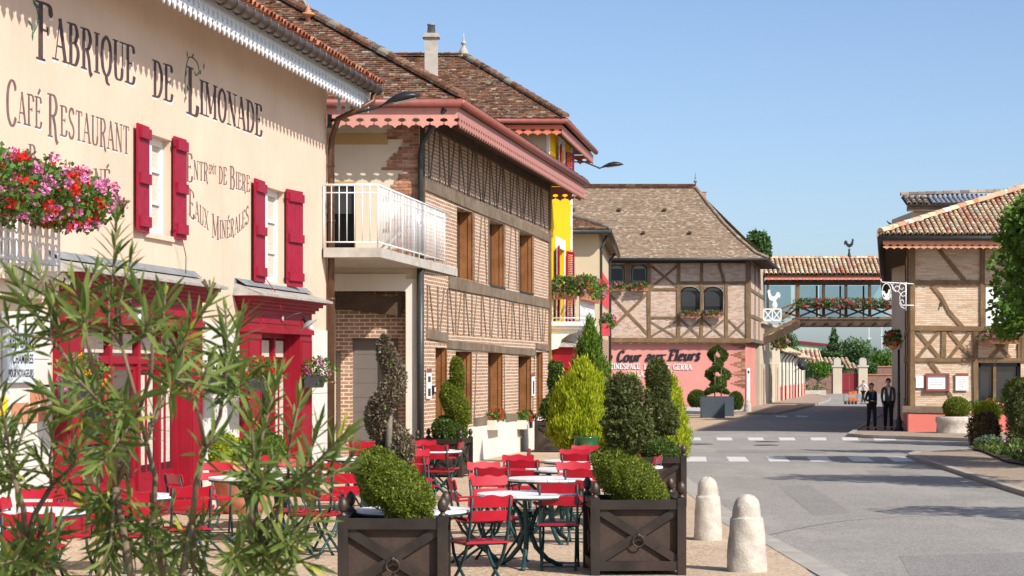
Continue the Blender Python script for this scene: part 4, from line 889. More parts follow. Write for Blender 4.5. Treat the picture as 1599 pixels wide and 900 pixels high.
vine([(291, 155), (289, 135), (290, 112), (294, 92), (300, 90), (308, 98), (311, 112), (306, 118), (304, 112)], [(289, 148, 2), (290, 120, 1), (293, 92, 1.7), (300, 90, .6), (312, 118, .9), (318, 110, 1.2), (290, 150, -2), (292, 132, -.8)])
vine([(52, 52), (58, 40), (60, 25), (56, 8), (52, 0)], [(52, 50, 2.2), (51, 48, -1.5), (57, 35, .4), (55, 12, 2), (56, 5, -.5), (50, 40, 2.8)])
# ---- balcony of the cafe (far left)
bt1 = F1.t(92, .95); mb = MB(); mb.fbox(F1, TL + .5, bt1 + .08, 0.002, 1.05, 2.78, 2.90); mb.fbox(F1, TL + .5, bt1, 0.002, .95, 2.62, 2.78); mb.fbox(F1, TL + .5, bt1 - .1, 0.002, .8, 2.5, 2.62); bal = mb.build('balcony', M['cream2'], B1)
mb = MB(); n = .95
for z in (2.98, 3.72): mb.fbox(F1, TL + .5, bt1, n - .02, n + .02, z, z + .035); mb.fbox(F1, bt1 - .02, bt1 + .02, .02, n, z, z + .035)
t = bt1; i = 0
while t > bt1 - 7:
    mb.fbox(F1, t - .012, t + .012, n - .012, n + .012, 2.9, 3.72)
    for zc in (3.1, 3.35, 3.6):
        c = F1.w(t - .09, n, zc); r = .062; prev = None
        for q in range(9):
            a0 = q * math.pi / 4; p = c + F1.u * math.cos(a0) * r + Z3 * math.sin(a0) * r * 1.6
            if prev: mb.bar(prev, p, .012, .012)
            prev = p
    t -= .18
n_ = .1
while n_ < .93: mb.fbox(F1, bt1 - .01, bt1 + .01, n_ - .01, n_ + .01, 2.9, 3.72); n_ += .12
mb.build('railing', M['whitemetal'], bal)

# ================================================================== BRICK HOUSE
F2 = Fr(657, 42, 1360); E2 = Fr(657, 42)
B2 = thing('brick_house', 'long brick and timber house with wooden shutters and a pink fretwork eave', 'building', E2.w(-1, 0, gz(42)))
T2 = F2.t(858); zE = CZ + (HY - 168) * 41.2 / F; ZB = 7.0
zt_, zb_ = 5.37, 3.84
up = [(F2.t(a_), F2.t(b_), zb_, zt_) for a_, b_ in ((713.5, 738), (764, 786.5), (811, 831))]
lo = [(F2.t(680), F2.t(697.5), -.4, 2.30), (F2.t(711.5), F2.t(736.5), .62, 2.24), (F2.t(762), F2.t(784.5), .62, 2.24), (F2.t(809.5), F2.t(829), .55, 2.18), (F2.t(837.5), F2.t(847), .55, 2.30)]
mb = MB(); wall_holes(mb, F2, 0, T2, -.6, ZB, up + lo, 0, .32)
mb.poly([F2.w(T2, 0, -.6), F2.w(T2, -9, -.6), F2.w(T2, -9, ZB), F2.w(T2, 0, ZB)]); mb.poly([F2.w(0, -9, -.6), F2.w(T2, -9, -.6), F2.w(T2, -9, ZB), F2.w(0, -9, ZB)])
mb.build('brick_wall', M['brickB'], B2)
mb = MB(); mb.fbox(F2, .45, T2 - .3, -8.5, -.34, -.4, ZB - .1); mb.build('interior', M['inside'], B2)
mb = MB(); mb.fbox(F2, F2.t(698), T2 - .25, .003, .06, -.5, .56); mb.build('plinth', M['white_r'], B2)
# end wall towards the camera
gx0, gx1 = E2.t(522), E2.t(632.5)
mb = MB(); wall_holes(mb, E2, -7.5, -.02, -.6, ZB, [(gx0, gx1, -.5, CZ + (HY - 452) * 42 / F), (E2.t(500), E2.t(554), 4.06, CZ + (HY - 287) * 42 / F)], 0, .34)
mb.build('end_wall', M['cream2'], B2)
ga, gb = E2.t(550, -.33), E2.t(622, -.33); zgd = E2.tz(580, 528, -.33)[1]
mb = MB(); wall_holes(mb, E2, gx0 + .003, gx1 - .003, -.5, CZ + (HY - 455) * 42 / F, [(ga, gb, -.5, zgd), (gx0 + .003, E2.t(532, -.33), -.5, E2.tz(525, 549, -.33)[1])], -.33, .22); mb.build('brick_infill', M['brickB'], B2)
mb = MB(); z = -.45; k = 0
while z < zgd: mb.fbox(E2, ga, gb, -.58, -.53, z, min(z + .285, zgd)); z += .29
mb.fbox(E2, ga, gb, -.6, -.581, -.5, zgd); mb.build('garage_door', M['taupe'], B2)
mb = MB(); mb.fbox(E2, gx0 + .003, E2.t(532, -.4), -.62, -.5, -.5, 2.2); mb.build('side_panel', M['white_r'], B2)
# charred lintel with a broken lower edge
rr = random.Random(5); top = []; bot = []
for i in range(15):
    q = i / 14; px = 523 + q * 109; top.append(E2.pt(px, 452 + 6 * q + rr.uniform(0, 4) + (3 if i > 7 else 0), -.12)); bot.append(E2.pt(px, 481 + 14 * q + rr.uniform(-1, 1.5), -.12))
bot[-1] = E2.pt(630, 482, -.12)
mb = MB(); mb.prism(top + bot[::-1], E2.n * -.2); mb.build('charred_beam', M['woodd'], B2)
mb = MB(); mb.fbox(E2, E2.t(516), E2.t(555.5), .004, .02, CZ + (HY - 287) * 42 / F, CZ + (HY - 283.5) * 42 / F); mb.fbox(E2, E2.t(554), E2.t(556), .004, .02, 4.06, CZ + (HY - 287) * 42 / F); mb.fbox(E2, -2.3, E2.t(606), .004, .014, CZ + (HY - 226) * 42 / F, CZ + (HY - 209) * 42 / F); mb.build('ochre_trim', M['ochre'], B2)
mb = MB(); z = 4.06; zt2 = CZ + (HY - 287) * 42 / F
while z < zt2: mb.add([E2.w(E2.t(500), -.12, z), E2.w(E2.t(553), -.12, z), E2.w(E2.t(553), -.08, z + .045), E2.w(E2.t(500), -.08, z + .045)], [(0, 1, 2, 3)]); z += .048
mb.fbox(E2, E2.t(500), E2.t(553), -.2, -.13, 4.06, zt2); mb.fbox(E2, E2.t(500), E2.t(553), -.1, -.05, 4.95, zt2); mb.build('louvred_door', M['louver'], B2)
# brick quoin teeth
mb = MB(); z = 3.98; k = 0; rr = random.Random(9)
while z < 6.7:
    ph = (k % 9) / 9; left = 603 + 34 * (ph if k % 18 < 9 or True else 1 - ph); x = E2.t(654); tl = E2.t(left + rr.uniform(-3, 3)); first = True
    if k % 2: mb.fbox(E2, x - .1, x, .002, .016, z, z + .056, rnd=rr.random()); x -= .112
    while x > tl: mb.fbox(E2, max(x - .2, tl - .06), x, .002, .014 + rr.random() * .008, z, z + .056 + rr.uniform(-.004, .004), rnd=rr.random()); x -= .213
    z += .068; k += 1
tm_, tt_, tb_ = newmat('quoin_brick'); a2 = nd(tt_, 'ShaderNodeAttribute', attribute_name='rnd'); r2 = ramp(tt_, [(0, (0.22, 0.09, 0.05)), (.5, (0.46, 0.20, 0.11)), (1, (0.55, 0.33, 0.22))]); tt_.links.new(a2.outputs['Fac'], r2.inputs[0]); tt_.links.new(mixc(tt_, maprange(tt_, noise(tt_, objn(tt_), 18, 5), .45, .7, 0, .5), r2.outputs[0], (.12, .07, .05)), tb_.inputs['Base Color']); tb_.inputs['Roughness'].default_value = .9; bump(tt_, tb_, noise(tt_, objn(tt_), 40, 4), .5)
M['quoin'] = tm_
mb.build('brick_quoin', M['quoin'], B2)
mb = MB(); mb.fbox(E2, E2.t(634), E2.t(652), .003, .05, -.6, CZ + (HY - 436) * 42 / F); mb.fbox(E2, E2.t(512), gx0, .003, .05, -.6, 3.7); mb.fbox(E2, gx0, E2.t(634), .003, .05, CZ + (HY - 455) * 42 / F, 3.75); mb.build('garage_surround', M['white_r'], B2)
# shutters lining the openings
for i, (ta, tb, za, zb) in enumerate(up + lo):
    mb = MB(); mb.fbox(F2, tb - .035, tb - .003, -.30, .0, za + .01, zb - .01); mb.fbox(F2, tb - .06, tb - .036, -.30, -.285, za + .01, zb - .01)
    s_ = mb.build('shutter', M['woodr'], B2)
    mb = MB(); mb.fbox(F2, tb - .05, tb - .002, .001, .012 if i else .012, za + .01, zb); mb.fbox(F2, tb - .05, tb - .036, -.10, -.07, za + .02, zb - .02); mb.build('jamb', M['woodr'], s_)
    mb = MB(); mb.fbox(F2, ta + .02, tb - .06, -.315, -.28, za, zb); mb.build('window_pane', M['glass'], B2)
    if i in (1, 2, 5, 6, 7):
        mb = MB(); mb.fbox(F2, ta, tb, -.27, .05, za - .05, za - .001); mb.build('sill', M['gutd' if i < 3 else 'woodg'], B2)
# timbers
def bm_(fr, t0, z0, t1, z1, w_, n=.02, mat='wood', par=None, th=.03, name='beam'):
    mb = MB(); a_ = fr.w(t0, 0, z0); b_ = fr.w(t1, 0, z1); d = (b_ - a_).normalized(); s_ = d.cross(fr.n).normalized() * w_ / 2; rr = random.Random(int(abs(t0 * 37 + z0 * 91) * 10))
    K = 5; A = []; Bq = []
    for i in range(K + 1):
        c = a_ + (b_ - a_) * (i / K); j = rr.uniform(-.1, .1) * w_; A.append(c + s_ * (1 + rr.uniform(-.12, .12)) + s_ * j); Bq.append(c - s_ * (1 + rr.uniform(-.12, .12)) + s_ * j)
    mb.prism([p + fr.n * .001 for p in A + Bq[::-1]], fr.n * (n)); return mb.build(name, M[mat], par)
zc1, zc2, zc3 = 5.50, 3.70, 2.38
bm_(F2, .05, zc1 + .08, T2 - .2, zc1 - .02, .25, .035, 'woodg', B2); bm_(F2, F2.t(700), zc2, T2 - .2, zc2 - .06, .24, .035, 'woodg', B2)
bm_(F2, F2.t(665), 2.58, F2.t(697.5), 2.52, .2, .035, 'woodg', B2); bm_(F2, F2.t(697.5) + .03, 2.38, F2.t(773), 2.34, .17, .035, 'woodg', B2); bm_(F2, F2.t(773) + .02, 2.33, F2.t(835), 2.28, .17, .04, 'woodg', B2); bm_(F2, F2.t(836), 2.46, T2 - .2, 2.42, .16, .04, 'woodg', B2)
bm_(F2, F2.t(739), .66, F2.t(760), .66, .2, .065, 'woodg', B2); bm_(F2, F2.t(786), .66, F2.t(807), .62, .2, .065, 'woodg', B2)
bm_(F2, T2 - .1, -.4, T2 - .1, 6.95, .22, .06, 'wood', B2); bm_(F2, .12, 3.8, .12, 6.95, .16, .05, 'woodd', B2); bm_(F2, 0.05, 6.85, T2, 6.85, .2, .05, 'woodd', B2)
rr = random.Random(21); t = .75; k = 0
sinup = lambda t_: any(h_[0] - .08 < t_ < h_[1] + .08 for h_ in up)
while t < T2 - .5:
    bm_(F2, t, zc1 + .2, t + rr.uniform(-.05, .05), 6.78, .085, .022, 'woodg', B2, name='stud')
    if k % 2 == 0: bm_(F2, t + .12, zc1 + .2, t + .62, 6.76, .07, .018, 'woodg', B2, name='brace')
    else: bm_(F2, t + .66, zc1 + .2, t + .14, 6.76, .07, .018, 'woodg', B2, name='brace')
    t += .98 + rr.uniform(-.15, .2); k += 1
t = .6; k = 0
while t < T2 - .5:
    bm_(F2, t, 2.62, t + rr.uniform(-.05, .05), zc2 - .14, .075, .02, 'woodg', B2, name='stud')
    sgn = 1 if k % 2 else -1; m_ = t + .42; bm_(F2, m_ - .22 * sgn, 2.6, m_ + .22 * sgn, zc2 - .15, .065, .016, 'woodg' if k % 3 else 'wood', B2, name='brace')
    t += 1.02 + rr.uniform(-.18, .2); k += 1
for t in [h_[1] + .12 for h_ in up] + [h_[0] - .13 for h_ in up[1:]]:
    bm_(F2, t, zb_ + .0, t, zc1 - .12, .07, .02, 'woodg', B2, name='stud')
for i in range(2):
    a_, b_ = up[i][1] + .3, up[i + 1][0] - .4; bm_(F2, a_ + .3, zb_, a_ + .75, zc1 - .13, .06, .018, 'woodg', B2, name='brace'); bm_(F2, b_, zb_, b_ - .25, zc1 - .13, .06, .018, 'woodg', B2, name='brace')
for i in range(1, 4):
    a_, b_ = lo[i][1] + .1, lo[i + 1][0] - .1; bm_(F2, a_ + .15, .7, a_ + .15 + (.3 if i % 2 else -.05), 2.2, .06, .018, 'woodg', B2, name='brace')
# eaves
kx = (715 - CX) * 41.2 / F; kY = 41.2; zv = CZ + (HY - 168) * 41.2 / F
K0 = Vector((kx, kY, 0)); 
mb = MB(); valance(mb, (-7.6, kY, zv), (kx, kY, zv), .28, .268, -.025, PEND, top=.12); mb.build('valance', M['valp'], B2)
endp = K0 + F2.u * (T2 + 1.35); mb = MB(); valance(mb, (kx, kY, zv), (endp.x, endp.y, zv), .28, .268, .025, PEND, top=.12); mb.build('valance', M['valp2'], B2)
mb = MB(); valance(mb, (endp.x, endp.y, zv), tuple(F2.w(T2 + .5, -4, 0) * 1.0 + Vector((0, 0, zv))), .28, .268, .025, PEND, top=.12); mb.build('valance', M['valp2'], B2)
mb = MB(); mb.prism([Vector((-7.6, kY + .04, zv + .0)), Vector((kx - .04, kY + .04, zv + .0)), Vector((endp.x - .04, endp.y, zv)), Vector((endp.x - 9, endp.y, zv)), Vector((-7.6, kY + 3, zv))], (0, 0, .05)); mb.build('soffit', M['woodd'], B2)
g0 = Vector((-7.6, kY - .07, zv + .08)); g1 = Vector((kx + .07, kY - .07, zv + .08)); g2 = Vector((endp.x + .09, endp.y + .1, zv + .08))
mb = MB(); mb.tube([g0, g1], .085, 12); mb.tube([g1, g2], .085, 12); mb.build('gutter', M['gutp'], B2)
rz = zv + .16; A_ = Vector((kx + .08, kY - .08, rz)); P5 = .57; ap = Vector((A_.x - 5.5 + .17 * 5.5, A_.y + 5.5, rz + 5.5 * P5)); Lf = Vector((-13, A_.y, rz)); 
roof_plane([Lf, A_, ap, Vector((-13, ap.y, ap.z))], 'flat', 'roof', M['tileB'], B2, tw=.14, ex=.11, seed=1)
er = Vector((endp.x + .1, endp.y + .1, rz)); rp_ = ap + F2.u * (T2 - 9.0)
roof_plane([A_, er, rp_, ap], 'flat', 'roof', M['tileB'], B2, tw=.18, ex=.14, seed=2)
roof_plane([er, er + Vector((-10.5, 0, 0)), rp_], 'flat', 'roof', M['tileB'], B2, tw=.2, ex=.14, seed=2)
ridge_tiles(A_ + Vector((0, 0, .05)), ap + Vector((0, 0, .05)), M['tileB'], B2, .12, .32)
ridge_tiles(ap, rp_, M['tileB'], B2, .12, .4)
def finial(par, loc, h, mat, prof=None, sc=1.0, name='finial'):
    pr = prof or [(.22, 0), (.24, .05), (.18, .12), (.20, .2), (.16, .3), (.09, .42), (.06, .5), (.1, .55), (.13, .58), (.08, .63), (.05, .68), (.03, .75), (.012, 1.0)]
    mb = MB(); mb.lathe([(r * h * sc, z * h) for r, z in pr], 16, loc); return mb.build(name, mat, par)
finial(B2, at(481, 31, 44.8) - Vector((0, 0, .05)), .42, M['terra'], [(.12, 0), (.13, .25), (.3, .32), (.36, .38), (.3, .46), (.14, .5), (.2, .56), (.1, .62), (.12, .7), (.04, .8), (.01, 1)])
c = at(452, 12, 47); mb = MB(); mb.box((c.x - .28, c.y - .3, 9), (c.x + .28, c.y + .3, c.z + .1)); ch = mb.build('chimney', M['brickT'], B2)
mb = MB(); mb.box((c.x - .34, c.y - .36, c.z + .1), (c.x + .34, c.y + .36, c.z + .18)); mb.build('chimney_cap', M['concrete'], ch)
# concrete chimney behind the hip
c = at(673.5, 60, 50); s50 = F / 50; hw = 10 / s50; zt_c = c.z
mb = MB(); mb.box((c.x - hw, c.y - .16, 7.6), (c.x + hw, c.y + .16, zt_c)); ch = mb.build('chimney', M['concrete'], B2)
mb = MB(); mb.box((c.x - hw - .05, c.y - .22, zt_c), (c.x + hw + .05, c.y + .22, zt_c + .06)); mb.box((c.x - hw - .02, c.y - .19, zt_c + .06), (c.x + hw + .02, c.y + .19, zt_c + .1)); mb.build('chimney_cap', M['concrete'], ch)
mb = MB(); mb.lathe([(.10, .1), (.085, .3), (.10, .3), (.1, .33), (.0, .33)], 14, (c.x, c.y, zt_c)); mb.build('cowl', M['zinc'], ch)
# downpipe at the corner
mb = MB(); P_ = [Vector((kx - .25, kY + .0, zv - .03)), Vector((kx - .45, kY + .15, zv - .3)), E2.w(.04, .14, 6.35), E2.w(-.0, .12, 6.1), E2.w(-.0, .12, 4.2)]; mb.tube(P_, .055, 12); mb.tube([E2.w(0, .12, 3.85), E2.w(0, .12, -.2)], .07, 12); mb.build('downpipe', M['gutd'], B2)
# balcony
zs = 4.03; A_ = Vector(((505 - CX) * 37.6 / F, 37.6, 0)); Bp = Vector(((594 - CX) * 37.6 / F, 37.6, 0)); Cp = F2.w(F2.t(713), .02, 0); Dp = F2.w(0, .02, 0); Ep = E2.w(E2.t(500), .02, 0)
mb = MB(); mb.prism([Vector((p.x, p.y, zs - .17)) for p in (A_, Bp, Cp, Dp, Ep)], (0, 0, .17)); bal = mb.build('balcony', M['concrete'], B2)
mb = MB(); ins = lambda p, k_: Vector((p.x - k_, p.y + k_, 0)); path = [Vector((A_.x, A_.y + .06, 0)), Vector((Bp.x - .05, Bp.y + .06, 0)), Vector((Cp.x - .06, Cp.y - .03, 0))]
for z, r in ((zs + 1.12, .022), (zs + .98, .012), (zs + .10, .014)):
    mb.tube([p + Z3 * z for p in path], r, 8)
for a_, b_ in zip(path, path[1:]):
    L = (b_ - a_).length; n = int(L / (.125 if a_ is path[0] else .14))
    for i in range(n + 1):
        p = a_ + (b_ - a_) * (i / n); mb.tube([p + Z3 * (zs + (0 if i % 8 == 0 else .1)), p + Z3 * (zs + 1.12)], .009 if i % 8 else .016, 5)
m_ = path[1] + (path[2] - path[1]) * .52; dd = (path[2] - path[1]).normalized()
for c_, r in ((0, .12), (-.35, .09), (.35, .09)):
    prev = None
    for q in range(17):
        a0 = q * math.pi / 8; p = m_ + dd * (c_ + math.cos(a0) * r) + Z3 * (zs + .78 + math.sin(a0) * r)
        if prev: mb.bar(prev, p, .012, .012)
        prev = p
mb.build('railing', M['whitemetal'], bal)

# ================================================================== YELLOW HOUSE
F3 = Fr(856, 59, 1261); E3 = Fr(856, 59); T3 = F3.t(892.5); ZY = 8.7
B3 = thing('yellow_house', 'tall yellow house with red louvred shutters and a mossy hipped roof', 'building', E3.w(0, 0, gz(59)))
hy = [(F3.t(868.5), F3.t(880.5), 3.25, 5.35), (F3.t(872), F3.t(880), 7.35, 8.3)]
mb = MB(); wall_holes(mb, F3, .25, T3, -.6, ZY, hy, 0, .2); mb.poly([F3.w(T3, 0, -.6), F3.w(T3, -9, -.6), F3.w(T3, -9, ZY), F3.w(T3, 0, ZY)]); mb.build('yellow_wall', M['yellow'], B3)
mb = MB(); mb.poly([E3.w(-9, 0, -.6), E3.w(-.0, 0, -.6), E3.w(0, 0, ZY), E3.w(-9, 0, ZY)]); mb.fbox(F3, 0, .25, -.1, .02, -.6, ZY); mb.build('end_wall', M['beige'], B3)
mb = MB(); z = -.4
k = 0
while z < ZY: w_ = .34 if k % 2 else .22; mb.fbox(F3, T3 - w_, T3 + .02, .003, .03, z, z + .33); z += .345; k += 1
mb.fbox(F3, -.02, .1, -.05, .04, 6.5, ZY); mb.build('quoins', M['white'], B3)
for (ta, tb, za, zb), sc in zip(hy, (1, .6)):
    mb = MB(); 
    for a0, a1, c0, c1 in ((ta - .18, ta, za, zb), (tb, tb + .18, za, zb), (ta - .18, tb + .18, zb, zb + .3)): mb.fbox(F3, a0, a1, .003, .03, c0, c1)
    mb.fbox(F3, ta, tb, -.19, -.17, za, zb)
    wq = mb.build('window', M['white'], B3); mb = MB(); mb.fbox(F3, ta + .12, tb - .12, -.169, -.16, za + .1, zb - .1); mb.build('pane', M['glass'], wq)
    for side in (-1, 1):
        th = ta - .16 if side < 0 else tb + .16; W = .62; al = math.radians(10 if side < 0 else 14); d_ = F3.u * side * math.cos(al) + F3.n * math.sin(al); sf = Fr(856, 59, 1261); sf.o = F3.w(th, .05, 0); sf.u = d_; sf.n = F3.n * math.cos(al) - F3.u * side * math.sin(al)
        mb = MB(); mb.fbox(sf, 0, .06, 0, .04, za, zb); mb.fbox(sf, W - .06, W, 0, .04, za, zb); mb.fbox(sf, .06, W - .06, 0, .04, zb - .06, zb); mb.fbox(sf, .06, W - .06, 0, .04, za, za + .06)
        z = za + .07
        while z < zb - .08: mb.add([sf.w(.06, .038, z), sf.w(W - .06, .038, z), sf.w(W - .06, .004, z + .045), sf.w(.06, .004, z + .045)], [(0, 1, 2, 3)]); z += .055
        mb.build('shutter', M['shutterred'], B3)
K3 = at(880, 187, 58.4); zv3 = CZ + (HY - 195) * 58.4 / F; e3 = Vector((2.60, 66.9, 0))
mb = MB(); valance(mb, (-6, 58.45, zv3), (K3.x - .06, 58.45, zv3), .26, .262, -.025, PEND, top=.03); mb.build('valance', M['valo'], B3)
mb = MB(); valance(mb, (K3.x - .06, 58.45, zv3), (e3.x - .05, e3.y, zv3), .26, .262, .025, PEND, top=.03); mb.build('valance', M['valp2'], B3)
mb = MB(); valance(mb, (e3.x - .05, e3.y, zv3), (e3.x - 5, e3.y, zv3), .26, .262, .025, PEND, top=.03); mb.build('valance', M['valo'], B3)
mb = MB(); mb.prism([Vector((-8, 58.5, zv3 + .02)), Vector((K3.x - .08, 58.5, zv3 + .02)), Vector((e3.x - .08, e3.y - .04, zv3 + .02)), Vector((-8, e3.y, zv3 + .02))], (0, 0, .05)); mb.build('soffit', M['woodd'], B3)
mb = MB(); mb.tube([(-8, 58.35, zv3 + .1), (K3.x + .05, 58.35, zv3 + .1)], .08, 10); mb.tube([(K3.x + .05, 58.35, zv3 + .1), (e3.x + .06, e3.y + .05, zv3 + .1)], .08, 10); mb.build('gutter', M['gutp'], B3)
kr = Vector((K3.x + .05, 58.3, zv3 + .18)); k4 = Vector((e3.x + .05, e3.y + .1, zv3 + .18)); apx = at(724, 89, 62.6)
roof_plane([Vector((-9, kr.y, kr.z)), kr, apx, Vector((-9, apx.y, apx.z))], 'flat', 'roof', M['tileB'], B3, tw=.15, ex=.12, seed=5)
roof_plane([kr, k4, apx], 'flat', 'roof', M['tileB'], B3, tw=.18, ex=.14, seed=6)
roof_plane([k4, Vector((-9, k4.y, k4.z)), Vector((-9, apx.y, apx.z)), apx], 'flat', 'roof', M['tileB'], B3, tw=.3, ex=.16, seed=6)
ridge_tiles(kr + Vector((0, 0, .04)), apx + Vector((0, 0, .05)), M['tileB'], B3, .12, .34); ridge_tiles(apx + Vector((0, 0, .03)), Vector((-9, apx.y, apx.z + .03)), M['tileB'], B3, .12, .4)
finial(B3, apx + Vector((0, 0, -.02)), .72, M['concrete'])
# its balcony
zb3 = CZ + (HY - 504) * 61 / F; t0, t1 = F3.t(905, .82), F3.t(928, .82); 
mb = MB(); mb.fbox(F3, t0 - .05, t1 + .05, .002, .88, zb3 - .12, zb3); mb.fbox(F3, t0 - .0, t1, .002, .80, zb3 - .2, zb3 - .12)
for tq in (t0 + .1, t1 - .3): mb.prism([F3.w(tq, .002, zb3 - .2), F3.w(tq, .75, zb3 - .2), F3.w(tq, .72, zb3 - .3), F3.w(tq, .5, zb3 - .36), F3.w(tq, .3, zb3 - .5), F3.w(tq, .2, zb3 - .75), F3.w(tq, .002, zb3 - .8)], F3.u * .18)
bal = mb.build('balcony', M['white'], B3)
mb = MB(); zr_ = zb3 + .86
for z in (zr_, zb3 + .1): mb.tube([F3.w(t0, .02, z), F3.w(t0, .82, z), F3.w(t1, .82, z), F3.w(t1, .02, z)], .018, 6)
for i in range(8): mb.tube([F3.w(t0, .05 + i * .11, zb3), F3.w(t0, .05 + i * .11, zr_)], .011 if i else .03, 5)
n = int((t1 - t0) / .11)
for i in range(n + 1): mb.tube([F3.w(t0 + (t1 - t0) * i / n, .82, zb3), F3.w(t0 + (t1 - t0) * i / n, .82, zr_)], .011, 5)
mb.build('railing', M['whitemetal'], bal)
# red shop porch below
pa3, pb3 = .9, 4.6; np_ = .58; zp = CZ + (HY - 545) * 60 / F
mb = MB(); mb.fbox(F3, pa3, pb3, .003, np_, -.6, zp); po = mb.build('shopfront', M['red'], B3)
mb = MB(); mb.fbox(F3, pa3 - .06, pb3 + .06, .003, np_ + .06, zp, zp + .08); mb.fbox(F3, pa3 - .03, pb3 + .03, .003, np_ + .03, zp - .55, zp - .5)
for a0, a1 in ((.03, .1), (np_ - .1, np_ - .02)): mb.fbox(F3, pa3 - .025, pa3, a0, a1, -.5, zp - .55)
mb.build('cornice', M['red'], po)
mb = MB(); mb.add([F3.w(pa3 - .15, np_ + .17, zp + .08), F3.w(pb3 + .15, np_ + .17, zp + .08), F3.w(pb3, .01, zp + .28), F3.w(pa3, .01, zp + .28), F3.w(pa3 - .15, np_ + .17, zp + .05), F3.w(pb3 + .15, np_ + .17, zp + .05), F3.w(pb3 + .15, .01, zp + .05), F3.w(pa3 - .15, .01, zp + .05)], [(0, 1, 2, 3), (4, 5, 6, 7), (0, 1, 5, 4), (1, 2, 6, 5), (2, 3, 7, 6), (3, 0, 4, 7)]); mb.build('canopy_roof', M['slate'], po)
mb = MB(); mb.fbox(F3, pa3 - .02, pa3, .12, .34, .55, 1.75); wq = mb.build('window', M['white'], po); mb = MB(); mb.fbox(F3, pa3 - .026, pa3 - .02, .16, .30, .62, 1.68); mb.build('pane', M['glass'], wq)

# ================================================================== SMALL CREAM HOUSE
F4 = Fr(935, 78, 1040); E4 = Fr(935, 78); B4 = thing('cream_house', 'small cream house with pink shutters and a mossy roof behind the yellow one', 'building', E4.w(-1, 0, gz(78)))
z4 = 6.85; T4 = 16.6
mb = MB(); mb.poly([E4.w(-5, 0, -.8), E4.w(0, 0, -.8), E4.w(0, 0, z4), E4.w(-5, 0, z4)]); mb.poly([F4.w(0, 0, -.8), F4.w(T4, 0, -.8), F4.w(T4, 0, z4), F4.w(0, 0, z4)]); mb.poly([F4.w(T4, 0, -.8), F4.w(T4, -6, -.8), F4.w(T4, -6, z4), F4.w(T4, 0, z4)]); mb.build('wall', M['beige'], B4)
mb = MB(); mb.fbox(F4, .3, T4, .003, .03, -.8, 3.0); mb.build('brick_base', M['brickT'], B4)
for ta in (1.2, 3.6, 6.5, 9.5):
    mb = MB(); mb.fbox(F4, ta + .5, ta + 1.4, .003, .03, 4.35, 5.5); w_ = mb.build('window', M['white'], B4); mb = MB(); mb.fbox(F4, ta + .6, ta + 1.3, .03, .04, 4.4, 5.4); mb.build('pane', M['glass'], w_)
    for q in (ta - .05, ta + 1.45): mb = MB(); mb.fbox(F4, q, q + .5, .03, .07, 4.3, 5.5); mb.build('shutter', M['pinkshut'], B4)
k1 = Vector((E4.o.x + .35, 77.4, z4)); k2 = F4.w(T4 + .2, .35, z4)
mb = MB(); mb.tube([(k1.x - 6, k1.y, z4), k1], .09, 8); mb.tube([k1, k2], .09, 8); mb.tube([F4.w(.1, .3, z4 - .1), F4.w(.15, .08, z4 - .6), F4.w(.15, .08, 0)], .05, 8); mb.tube([F4.w(T4 - 4, .3, z4 - .1), F4.w(T4 - 4, .08, z4 - .4), F4.w(T4 - 4, .08, 0)], .06, 8); mb.build('gutter', M['gutd'], B4)
mb = MB(); mb.prism([Vector((k1.x - 6, k1.y + .05, z4 + .0)), Vector((k1.x - .05, k1.y + .05, z4)), Vector((k2.x - .05, k2.y, z4)), Vector((k2.x - 6, k2.y, z4))], (0, 0, .06)); mb.build('soffit', M['woodg'], B4)
a4 = Vector((k1.x - 3.0, k1.y + 3.4, z4 + 1.35)); a5 = Vector((k2.x - 3.2, k2.y - 3, z4 + 1.35))
roof_plane([Vector((k1.x - 6, k1.y - .05, z4 + .1)), k1 + Vector((.05, -.05, .1)), a4, Vector((a4.x - 3, a4.y, a4.z))], 'flat', 'roof', M['tileB'], B4, tw=.22, ex=.18, seed=8); roof_plane([k1 + Vector((.05, -.05, .1)), k2 + Vector((.05, 0, .1)), a5, a4], 'flat', 'roof', M['tileB'], B4, tw=.3, ex=.3, seed=9)
ridge_tiles(k1 + Vector((.05, 0, .13)), a4, M['canalg'], B4, .12, .34); 

# ================================================================== TIMBER-FRAMED INN "La Cour aux Fleurs"
D5 = 121; E5 = Fr(950, D5); F5 = Fr(1171, D5, 1360)
B5 = thing('timber_framed_inn', 'large half timbered brick inn over a pink ground floor with raised lettering', 'building', E5.w(4, 0, gz(D5)))
pz = lambda y, d=D5: CZ + (HY - y) * d / F
zj = pz(530); zev = pz(408)
arch = [(950.5, 976, 413.5, 447.5), (985.5, 1011, 413.5, 447.5), (1062.5, 1093, 447.5, 488), (1098.5, 1129.5, 447.5, 488)]
mb = MB(); wall_holes(mb, E5, E5.t(900), E5.t(1171), zj, zev + .3, [(E5.t(a_), E5.t(b_), pz(d_), pz(c_)) for a_, b_, c_, d_ in arch], 0, .3)
mb.poly([F5.w(0, 0, zj), F5.w(17, 0, zj), F5.w(17, 0, zev + .3), F5.w(0, 0, zev + .3)]); mb.build('upper_wall', M['brickC'], B5)
mb = MB(); mb.fbox(E5, E5.t(900), E5.t(1166), -9, -.25, -1.2, zj + .02); mb.build('ground_floor_wall', M['pinkwall'], B5)
mb = MB(); mb.hexa([F5.w(.3, -.24, -1.2), F5.w(10.5, -.24, -1.2), F5.w(10.5, -.6, -1.2), F5.w(.3, -.6, -1.2), F5.w(.3, -.24, zj + .02), F5.w(10.5, -.24, zj + .02), F5.w(10.5, -.6, zj + .02), F5.w(.3, -.6, zj + .02)]); mb.build('side_wall', M['pinkwall'], B5)
